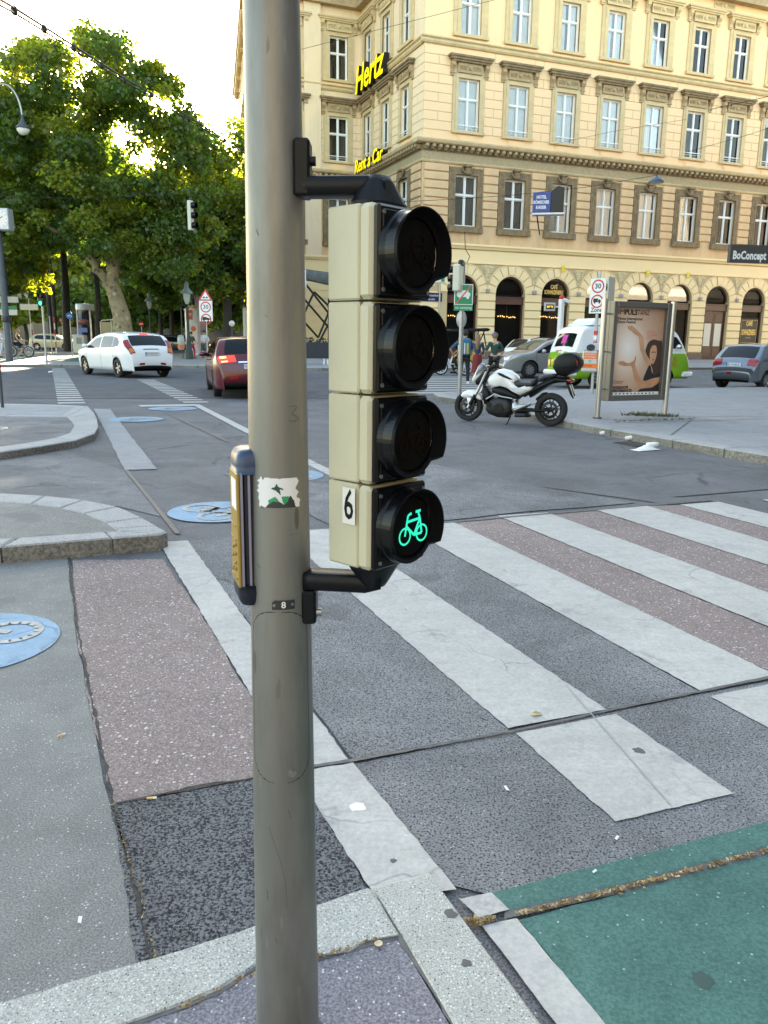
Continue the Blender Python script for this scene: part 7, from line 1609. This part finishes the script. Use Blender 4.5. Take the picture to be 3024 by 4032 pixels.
# lamp posts
def lamp_post(label, x, Y, ytop, ybase=None, s=1.0):
    p = pav(x, Y); t = thing('lamp_post', label, 'lamp post', p, 0, 'old style lamp posts'); H = at(x, ytop, Y).z-.112; m_lp = mat('dark green cast iron', (.03, .045, .045), .5, .2); b = MB()
    b.lathe([(.26*s, 0), (.26*s, .5), (.2*s, .6), (.14*s, 1.2), (.09*s, 1.5), (.075*s, H-1.7), (.10*s, H-1.6), (.06*s, H-1.5)], 14); b.build('post', m_lp, t); b = MB()
    for k in (-1, 1): b.tube([(0, 0, H-1.6), (k*.3*s, 0, H-1.35), (k*.32*s, 0, H-.75)], .03*s, 6)
    b.build('fork', m_lp, t); b = MB(); b.lathe([(.10*s, H-1.35), (.19*s, H-1.1), (.24*s, H-.72)], 14); b.build('glass', mat('frosted lamp glass', (.5, .52, .5), .3), t); b = MB(); b.lathe([(.40*s, H-.72), (.36*s, H-.62), (.18*s, H-.42), (.12*s, H-.3), (.14*s, H-.15), (.05*s, H), (0, H)], 16); b.build('hood', mat('lamp hood green grey', (.20, .26, .26), .45), t)
lamp_post('old style lamp post with pale hood left of the warning triangle', 744, 51, 1109); lamp_post('old style lamp post in shade beyond the big tree', 597, 70, 1152)
# pink banner pylon, poster pillar, glazed column, kiosk, shelter, bin
p = pav(793, 72); t = thing('banner_pylon', 'tall pale pink banner pylon behind the warning triangle', 'pylon', p); z = lambda y: at(793, y, 72).z-.112; b = MB(); b.box((0, 0, z(1063)/2+.2), (.86, .12, z(1063)-.4), bev=.02); b.build('banner', mat('pink banner', (.42, .30, .36), .7, var=.15, vscale=1.5), t); b = MB(); b.box((0, .1, z(1063)/2), (.12, .1, z(1063))); b.build('post', m_galv, t)
p = pav(762, 63); t = thing('poster_pillar', 'white poster pillar with a red poster and orange cap behind the lamp post', 'pillar', p); z = lambda y: at(762, y, 63).z-.112; H = z(1222); b = MB(); b.lathe([(.62, 0), (.62, .2), (.56, .22), (.56, H)], 24); b.lathe([(.62, H), (.62, H+.12), (0, H+.12)], 24); b.build('pillar', m_vw, t); b = MB(); b.lathe([(.34, H+.12), (.30, H+.36), (0, H+.42)], 16); b.build('cap', mat('orange cap', (.75, .45, .12), .5), t)
b = MB(); b.box((-.1, -.56, z(1240)), (.5, .06, .72)); pq_ = b.build('poster', mat('red poster', (.55, .10, .06), .5), t); text('lettering', 'IMP', m_wp, pq_, (-.1, -.6, z(1240)), XZ, .3, width=.4); b = MB(); b.box((.1, -.56, z(1315)), (.8, .06, 1.4)); o = b.build('poster', mat('pale poster', (.72, .6, .55), .5), t); b = MB(); disc(b, (.2, z(1295)), .2, -.6, 0, 20); b.build('print', mat('red dot', (.6, .12, .08), .5), o)
p = pav(345, 75); t = thing('advertising_column', 'glazed advertising column with white frame beside the big tree trunk', 'pillar', p); z = lambda y: at(345, y, 75).z-.112; H = z(1222); b = MB(); b.lathe([(.72, 0), (.72, .3), (.68, .3), (.68, H)], 28); b.build('drum', mat('dark glazed drum', (.03, .035, .06), .12), t); b = MB(); b.lathe([(.80, H), (.82, H+.1), (.80, H+.55), (0, H+.62)], 28); b.build('roof', m_vw, t); b = MB()
for a in (-2.5, -.65): b.box((.74*math.cos(a), .74*math.sin(a), H/2), (.12, .12, H))
b.build('frame_post', m_vw, t); b = MB(); b.sphere((-.05, -.55, z(1268)), .55, 14, 8, sx=1, sy=.4, sz=.55); b.build('poster_print', mat('brownish poster', (.32, .12, .10), .5), t); b = MB(); b.box((-.35, -.62, z(1318)), (.35, .1, 1.2)); b.box((.1, -.70, z(1300)), (.5, .04, .4)); b.build('blue_print', mat('pale blue poster', (.2, .28, .6), .5), t)
p = pav(318, 66); t = thing('kiosk_box', 'white cabinet box with a grey notice left of the white hatchback', 'cabinet', p); w = 46*66/3130; H = at(318, 1319, 66).z-.112; b = MB(); b.box((0, 0, H/2), (w, .7, H), bev=.06); o = b.build('cabinet', mat('cream cabinet', (.66, .64, .58), .5), t); b = MB(); b.box((.05, -.36, H*.68), (.42, .02, .5)); b.build('notice', mat('grey notice', (.25, .28, .36), .5), o); b = MB(); b.box((0, -.36, .12), (w*.9, .02, .2)); b.build('base', m_lgrey, o)
p = pav(426, 60); t = thing('bus_shelter', 'white framed glass shelter beside the big tree trunk', 'shelter', p); b = MB(); H = at(426, 1268, 60).z; b.tube([(-.45, 0, 0), (-.45, 0, H-.1), (-.3, 0, H), (.6, 0, H+.08)], .05, 6); b.tube([(.35, 0, 0), (.35, 0, H)], .05, 6); b.build('frame', mat('cream frame', (.6, .57, .48), .5), t); b = MB(); b.box((-.05, 0, H*.6), (.75, .02, H*.7)); b.build('pane', mat('shelter glass', (.16, .17, .12), .1), t); b = MB(); b.box((-.1, -.1, .75), (.6, .1, .3)); b.build('bench_panel', mat('lime panel', (.5, .6, .05), .5), t)
p = pav(714, 52); t = thing('waste_bin', 'grey waste bin with an orange band left of the lamp post', 'waste bin', p); b = MB(); b.lathe([(.16, .55), (.2, .6), (.22, 1.25), (.18, 1.45), (0, 1.5)], 14); o = b.build('body', m_lgrey, t); b = MB(); b.lathe([(.225, .66), (.225, .86)], 14); b.build('orange_band', m_orange, o); b = MB(); b.cyl((.05, .15, 0), (.05, .15, 3.2), .035, n=8); b.build('post', m_mast, t)
p = pav(916, 56); t = thing('globe_lamp', 'white globe lamp on a post beside the end of the yellow building', 'lamp', p); z = at(916, 1274, 56).z-.112; b = MB(); b.cyl((0, 0, 0), (0, 0, z-.2), .04); b.build('post', m_mast, t); b = MB(); b.sphere((0, 0, z), .21, 14, 10); b.build('globe', MATS['opal glass'], t)
t = thing('island_post', 'thin dark post with a red tip on the far traffic island at the left edge', 'post', (G(10, 1605, .1).x, G(10, 1605, .1).y, .1)); H = at(0, 1432, t.location.y).z-.1; b = MB(); b.cyl((0, 0, 0), (0, 0, H-.12), .032, n=12); b.build('post', m_mast, t); b = MB(); b.cyl((0, 0, H-.12), (0, 0, H), .034, n=12); b.build('red_tip', m_sred, t)
for i, x in enumerate((205, 222, 132)):
    p = pav(x, 58+3*i); t = thing('bollard_post', ('thin striped post right of the pedestrian light', 'second thin striped post further right of the pedestrian light', 'thin striped post beside the cyclist')[i], 'post', p); b = MB()
    for k in range(6): b.cyl((0, 0, k*.45), (0, 0, k*.45+.45), .045, n=8, mi=k % 2)
    b.build('post', [m_wp if i else m_galv, m_sred if i else m_galv], t)
# hanging traffic signal
hs2 = thing('hanging_signal', 'pale traffic signal hanging from a wire in front of the trees', 'traffic light', at(757, 848, 42), R(68)); sH = 105*42/3130
b = MB(); b.box((0, .12, 0), (.34, .24, sH), bev=.03); b.build('housing', m_plast, hs2); b = MB()
for k in (-1, 0, 1):
    b.lathe([(.15, 0), (.155, .30), (.15, .30)], 16, M=Matrix.Rotation(math.pi/2, 3, 'X'), org=(0, 0, k*sH/3)); b.lathe([(0, .01), (.15, .01)], 16, M=Matrix.Rotation(math.pi/2, 3, 'X'), org=(0, 0, k*sH/3))
b.build('visor', m_blk2, hs2); b = MB(); b.cyl((0, .1, sH/2), (0, .1, sH/2+.45), .03); b.box((0, .1, sH/2+.45), (.5, .08, .05)); b.build('hanger', m_blk, hs2); hs2.scale = (.85, .85, 1.0)
# ---------------------------------------------------------------- overhead wires
def wire(label, P, r, clamps=0, double=0, name='overhead_wire'):
    t = thing(name, label, 'wire', P[0]); o = P[0]; Q = [p-o for p in P]; b = MB(); b.tube(Q, r, 6); b.build('strand', m_blk, t)
    if double: b = MB(); b.tube([q+Vector((0, 0, -double)) for q in Q], r*.8, 6); b.build('strand', m_blk, t)
    if clamps:
        cm = MB(); cm.sphere((0, 0, -double/2), r*2.6, 10, 7, sz=1.4); cm = cm.mesh('clamp', m_blk)
        for i in range(1, len(Q)-1): inst('clamp', cm, t, Q[i])
CB = [(-110, -70), (-20, -14), (55, 30), (173, 105), (290, 180), (400, 250), (490, 308), (595, 368), (745, 463), (885, 548), (975, 600)]
wire('heavy double cable with clamps crossing the sky at upper left', [at(x, y, 17+33*i/10) for i, (x, y) in enumerate(CB)], .036, 1, .13)
wire('thin wire crossing the upper windows of the yellow building', [at(x, y, 46) for x, y in ((1100, 216), (1400, 140), (1700, 63), (1960, -4))], .011)
wire('thin wire leading to the hanging street lamp', [at(x, y, 34) for x, y in ((1480, 800), (1750, 786), (2000, 770), (2300, 738), (2585, 690))], .010)
wire('thin wire with insulators in front of the right windows', [at(x, y, 30) for x, y in ((2796, 431), (2840, 421), (2880, 413), (3060, 372))], .010, 1)
wire('faint wire rising to the right across the middle windows', [at(x, y, 40) for x, y in ((2180, 568), (2400, 520), (2700, 470))], .007); wire('faint wire low right rising past the sixth window column', [at(x, y, 34) for x, y in ((2700, 600), (2950, 530), (3060, 492))], .008)
wire('thin wire carrying the hanging signal before the trees', [at(x, y, 42) for x, y in ((-60, 770), (300, 782), (620, 766), (756, 762), (900, 766), (1000, 762))], .010)
wire('short sagging cable above the no camping post', [at(x, y, 21) for x, y in ((1830, 912), (1832, 980), (1850, 1010), (1838, 1036))], .010)
# ---------------------------------------------------------------- people
m_skin = mat('skin', (.52, .32, .22), .55); m_skin2 = mat('tanned skin', (.40, .23, .15), .55)
def person(label, loc, face, skin, top, bottom, hair, H=1.72, longhair=False, skirt=False, shorts=False, sleeves='short', legs=((.12, .05), (-.12, -.02)), arms=((.10, .08, .55), (-.05, .05, .5)), cap=None, sit=False, shoes=None, lean=0.0):
    root = thing('person', label, 'person', loc, face); k = H/1.74      # local: faces -y
    J = {}; hz = .92*k if not sit else .92*k
    def P(n, x, y, z, r): J[n] = ((x*k, y*k+lean*max(0, z-.95)*k*-1, z*k), r*k)
    P('pel', 0, 0, .95, .125); P('waist', 0, -.01, 1.10, .115); P('chest', 0, .0, 1.30, .135); P('up', 0, .02, 1.42, .10); P('neck', 0, .01, 1.50, .052); P('hd0', 0, -.01, 1.57, .075); P('hd1', 0, -.015, 1.66, .088); P('hd2', 0, .0, 1.72, .06)
    E = [('pel', 'waist'), ('waist', 'chest'), ('chest', 'up'), ('up', 'neck'), ('neck', 'hd0'), ('hd0', 'hd1'), ('hd1', 'hd2')]
    for s, (dy, lift) in ((1, legs[0]), (-1, legs[1])):
        n = 'r' if s > 0 else 'l'
        if sit: pts = (('hip', s*.10, 0, .90, .095), ('kne', s*.14, -.36, .80 if lift > 0 else .62, .062), ('ank', s*.13, -.24, .40 if lift > 0 else .22, .04), ('toe', s*.14, -.42, .37 if lift > 0 else .18, .035))
        else: pts = (('hip', s*.10, 0, .88, .092), ('kne', s*.11, -.05-dy*.9, .50, .062), ('ank', s*.11, -dy*1.6+.03+lift, .09, .042), ('toe', s*.13, -dy*1.6-.15+lift, .035, .035))
        for q in pts: P(q[0]+n, *q[1:])
        E += [('pel', 'hip'+n), ('hip'+n, 'kne'+n), ('kne'+n, 'ank'+n), ('ank'+n, 'toe'+n)]
    for s, (out, fwd, bend) in ((1, arms[0]), (-1, arms[1])):
        n = 'r' if s > 0 else 'l'
        P('sho'+n, s*.175, .01, 1.42, .058); P('elb'+n, s*(.21+out), .03-fwd*.6, 1.15, .042); P('wri'+n, s*(.20+out*.7), -fwd*1.2-.05-bend*.15, .93+bend*.25, .028); P('plm'+n, s*(.20+out*.65), -fwd*1.2-.08-bend*.2, .86+bend*.30, .026)
        E += [('up', 'sho'+n), ('sho'+n, 'elb'+n), ('elb'+n, 'wri'+n), ('wri'+n, 'plm'+n)]
        x, y, z = [c/k for c in J['plm'+n][0]]; y += lean*max(0, z-.95)
        for i in range(4): P('fg%d%s' % (i, n), x+s*.0, y-.030+.02*i, z-.075+.012*abs(i-1.5), .008); E.append(('plm'+n, 'fg%d%s' % (i, n)))
        P('thb'+n, x-s*.02, y-.045, z-.03, .009); E.append(('plm'+n, 'thb'+n))
    def sk(name, names, edges, m, grow, par):
        nm = list(names); ix = {a: i for i, a in enumerate(nm)}; me = skin_mesh(name, [J[a][0] for a in nm], [(ix[a], ix[c]) for a, c in edges if a in ix and c in ix], [J[a][1]+grow for a in nm], m, 1); return inst(name, me, par)
    sk('body', J.keys(), E, skin, 0, root)
    tn = ['pel', 'waist', 'chest', 'up', 'shor', 'shol', 'elbr', 'elbl'] if sleeves != 'none' else ['pel', 'waist', 'chest', 'up', 'shor', 'shol']
    if sleeves == 'long': tn += ['wrir', 'wril']
    sk('top', tn, E, top, .016*k, root)
    bn_ = ['pel', 'hipr', 'hipl', 'kner', 'knel'] + ([] if shorts else ['ankr', 'ankl'])
    if skirt:
        b = MB(); V = []; n = 20
        for z, rx, ry in ((1.04, .135, .11), (.9, .18, .15), (.6, .20, .18), (.32, .23, .21)): V += [(rx*k*math.cos(6.283*i/n), (ry+.012*math.sin(5*6.283*i/n))*k*math.sin(6.283*i/n), z*k) for i in range(n)]
        b.add(V, [[j*n+i, j*n+(i+1) % n, (j+1)*n+(i+1) % n, (j+1)*n+i] for j in range(3) for i in range(n)], 0, True); b.build('skirt', bottom, root)
    else: sk('trousers' if not shorts else 'shorts', bn_, E, bottom, .014*k, root)
    hx, hy, hz_ = J['hd1'][0]; b = MB(); b.sphere((hx, hy+.018*k, hz_+.02*k), .108*k, 12, 8, sx=.92, sz=1.02)
    if longhair: b.tube([(hx, hy+.06*k, hz_+.02*k), (hx, hy+.11*k, hz_-.12*k), (hx, hy+.13*k, hz_-.32*k), (hx, hy+.12*k, hz_-.46*k)], [.09*k, .10*k, .085*k, .03*k], 10)
    b.build('hair', hair, root)
    b = MB(); b.sphere((hx, hy-.095*k, hz_-.015*k), .018*k, 8, 6, sz=1.4); b.sphere((hx, hy-.085*k, hz_-.062*k), .022*k, 8, 5, sz=.4)
    for s in (-1, 1): b.sphere((hx+s*.035*k, hy-.082*k, hz_+.012*k), .012*k, 8, 6, mi=1); b.sphere((hx+s*.088*k, hy+.0*k, hz_-.005*k), .026*k, 8, 6, sx=.4)
    b.build('face', [skin, m_hair], root)
    if cap: b = MB(); b.sphere((hx, hy+.0*k, hz_+.045*k), .118*k, 14, 8, sz=.85); b.box((hx, hy-.14*k, hz_+.04*k), (.14*k, .12*k, .015*k)); b.build('cap', cap, root)
    b = MB()
    for n in 'rl': a, t = Vector(J['ank'+n][0]), Vector(J['toe'+n][0]); b.tube([a+Vector((0, .05*k, -.03*k)), a+Vector((0, -.02*k, -.04*k)), t], [.045*k, .05*k, .038*k], 8)
    b.build('shoes', shoes or m_blk, root); return root, J, k
m_blue = mat('blue cloth', (.02, .075, .13), .8); m_navyc = mat('navy cloth', (.02, .045, .10), .8); m_greenc = mat('dark green cloth', (.015, .07, .06), .8); m_redc = mat('dark red cloth', (.19, .018, .018), .8); m_blkc = mat('black cloth', (.01, .01, .012), .8); m_whc = mat('white shirt cloth', (.62, .62, .68), .8); m_blond = mat('fair hair', (.24, .15, .08), .7); m_dkh = mat('dark hair', (.02, .014, .01), .7)
def foot_(x, y, Y=None): p = G(x, y); return Vector((p.x, p.y, 0))
pr_, J, k = person('man in teal T-shirt with a backpack seen from behind at the no camping post', foot_(1826, 1512), R(180), m_skin2, m_blue, m_blkc, m_dkh, 1.80, arms=((.28, .0, .2), (.06, .1, .5)), shoes=m_wp, legs=((.10, .0), (-.10, .02)))
b = MB(); b.box((0, .20, 1.28), (.36, .22, .58), bev=.07); bp2 = thing('backpack', 'blue backpack with a yellow stripe on the man by the post', 'backpack', pr_.location, R(180)); b.build('sack', mat('backpack blue', (.015, .14, .24), .7), bp2); b = MB(); b.box((-.06, .315, 1.22), (.07, .02, .36)); b.build('stripe', mat('yellow strap', (.5, .36, .05), .7), bp2); b = MB(); b.box((.04, .315, 1.22), (.04, .02, .36)); b.build('pale_stripe', m_whc, bp2)
person('woman with long fair hair, blue cardigan and red skirt seen from behind', foot_(1876, 1500), R(170), m_skin, m_navyc, m_redc, m_blond, 1.68, longhair=True, skirt=True, sleeves='long', arms=((.06, .1, .3), (.05, .05, .4)))
person('woman in green top, grey cap and black shorts seen from behind', Vector((at(1946, 1400, 28.5).x, 28.5, 0)), R(190), m_skin, m_greenc, m_blkc, m_blond, 1.72, shorts=True, arms=((.10, .12, .5), (.14, .05, .4)), cap=mat('grey violet cap', (.12, .11, .17), .8))
# pedicab with its driver
q = at(1800, 1430, 35.0); ric = thing('pedicab', 'pedicab with white wheels, yellow seat box and dark flat roof by the zebra', 'pedicab', (q.x, 35.0, 0), R(10))
def spoke_wheel(root, x, y, z, r, m=m_vw, mt=m_tyre, name='wheel'):
    b = MB(); M_ = Matrix.Rotation(math.pi/2, 3, 'X'); n = 24
    b.lathe([(r-.05, -.03), (r, -.03), (r+.01, 0), (r, .03), (r-.05, .03), (r-.05, -.03)], n, M=M_); w = b.build(name, mt, root, (x, y, z)); b = MB(); b.lathe([(r-.09, -.025), (r-.045, -.03), (r-.045, .03), (r-.09, .025)], n, M=M_)
    for i in range(8): a = 6.283*i/8; b.tube([(0, 0, 0), ((r-.06)*math.cos(a), 0, (r-.06)*math.sin(a))], .012, 5)
    b.cyl((0, -.06, 0), (0, .06, 0), .05, n=10); b.build('rim', m, w); return w
spoke_wheel(ric, -.72, 0, .33, .31); spoke_wheel(ric, .25, -.45, .38, .36); spoke_wheel(ric, .25, .45, .38, .36)
b = MB(); b.tube([(-.72, 0, .33), (-.55, 0, .95), (-.3, 0, .5), (.25, 0, .45)], .03, 6); b.tube([(-.55, -.25, 1.0), (-.55, 0, .97), (-.55, .25, 1.0)], .02, 6); b.tube([(-.3, 0, .5), (-.2, 0, .85)], .03, 6); b.build('frame', m_wp, ric)
b = MB(); b.box((.35, 0, .72), (.8, .9, .35), bev=.08); b.box((.72, 0, 1.1), (.14, .9, .75), bev=.05); b.build('seat_box', mat('pedicab yellow', (.55, .36, .04), .5), ric)
b = MB(); b.pillow([(-.55, 1.86), (-.5, 1.95), (.4, 1.98), (1.15, 2.02), (1.3, 1.97), (1.2, 1.88), (.4, 1.86)], .55, T=lambda p: Vector((p.x, -p.z, p.y)), lay=((0, 1), (.9, .99), (1, .94))); b.build('roof', m_blkc, ric)
b = MB(); b.tube([(.75, -.42, 1.2), (1.05, -.42, 1.9)], .025, 6); b.tube([(.75, .42, 1.2), (1.05, .42, 1.9)], .025, 6); b.tube([(1.0, -.42, 1.9), (1.15, -.42, 1.2), (.95, -.42, .9)], .03, 6); b.build('roof_post', m_blk, ric)
person('pedicab rider in a white shirt under the dark roof', ric.location+Vector((.15, .05, -.05)), R(-70), m_skin2, m_whc, m_blkc, m_dkh, 1.72, sit=True)
# left: cyclist and walkers
def bicycle(label, loc, rz):
    t = thing('bicycle', label, 'bicycle', loc, rz); spoke_wheel(t, -.52, 0, .34, .33, m_galv); spoke_wheel(t, .52, 0, .34, .33, m_galv); b = MB()
    for P in ([(-.52, 0, .34), (-.1, 0, .3), (-.18, 0, .82), (-.52, 0, .34)], [(-.1, 0, .3), (.33, 0, .78), (-.16, 0, .76)], [(.52, 0, .34), (.33, 0, .92)]): b.tube(P, .02, 6)
    b.build('frame', m_blk, t); b = MB(); b.tube([(.28, -.27, .98), (.36, 0, .96), (.28, .27, .98)], .014, 6); b.build('handlebar', m_blk, t); b = MB(); b.box((-.2, 0, .86), (.24, .13, .06), bev=.02); b.build('saddle', m_blk, t); return t
q = pav(80, 50.5); bicycle('bicycle ridden beside the tram mast at left', q, 0)
person('cyclist in a black sleeveless top riding beside the tram mast', q+Vector((-.18, 0, -.06)), R(90), m_skin, m_blkc, m_blkc, m_blond, 1.72, sit=True, shorts=True, sleeves='none', arms=((.05, .28, .7), (.05, .28, .7)), legs=((0, 1), (0, -1)), lean=.15)
person('man in a white shirt and grey trousers walking right of the poster pillar', pav(805, 54), R(10), m_skin, m_whc, mat('grey cloth', (.10, .11, .13), .8), m_dkh, 1.78, sleeves='long')
person('person in red trousers half hidden by the lamp post', pav(755, 53), R(60), m_skin, mat('dark top cloth', (.06, .07, .06), .8), mat('bright red cloth', (.42, .02, .05), .8), m_dkh, 1.68)
person('walker in white at the far left edge behind the mast', pav(14, 50), R(90), m_skin, m_whc, m_whc, m_blond, 1.75, sleeves='long', legs=((.12, .05), (-.12, -.02)))
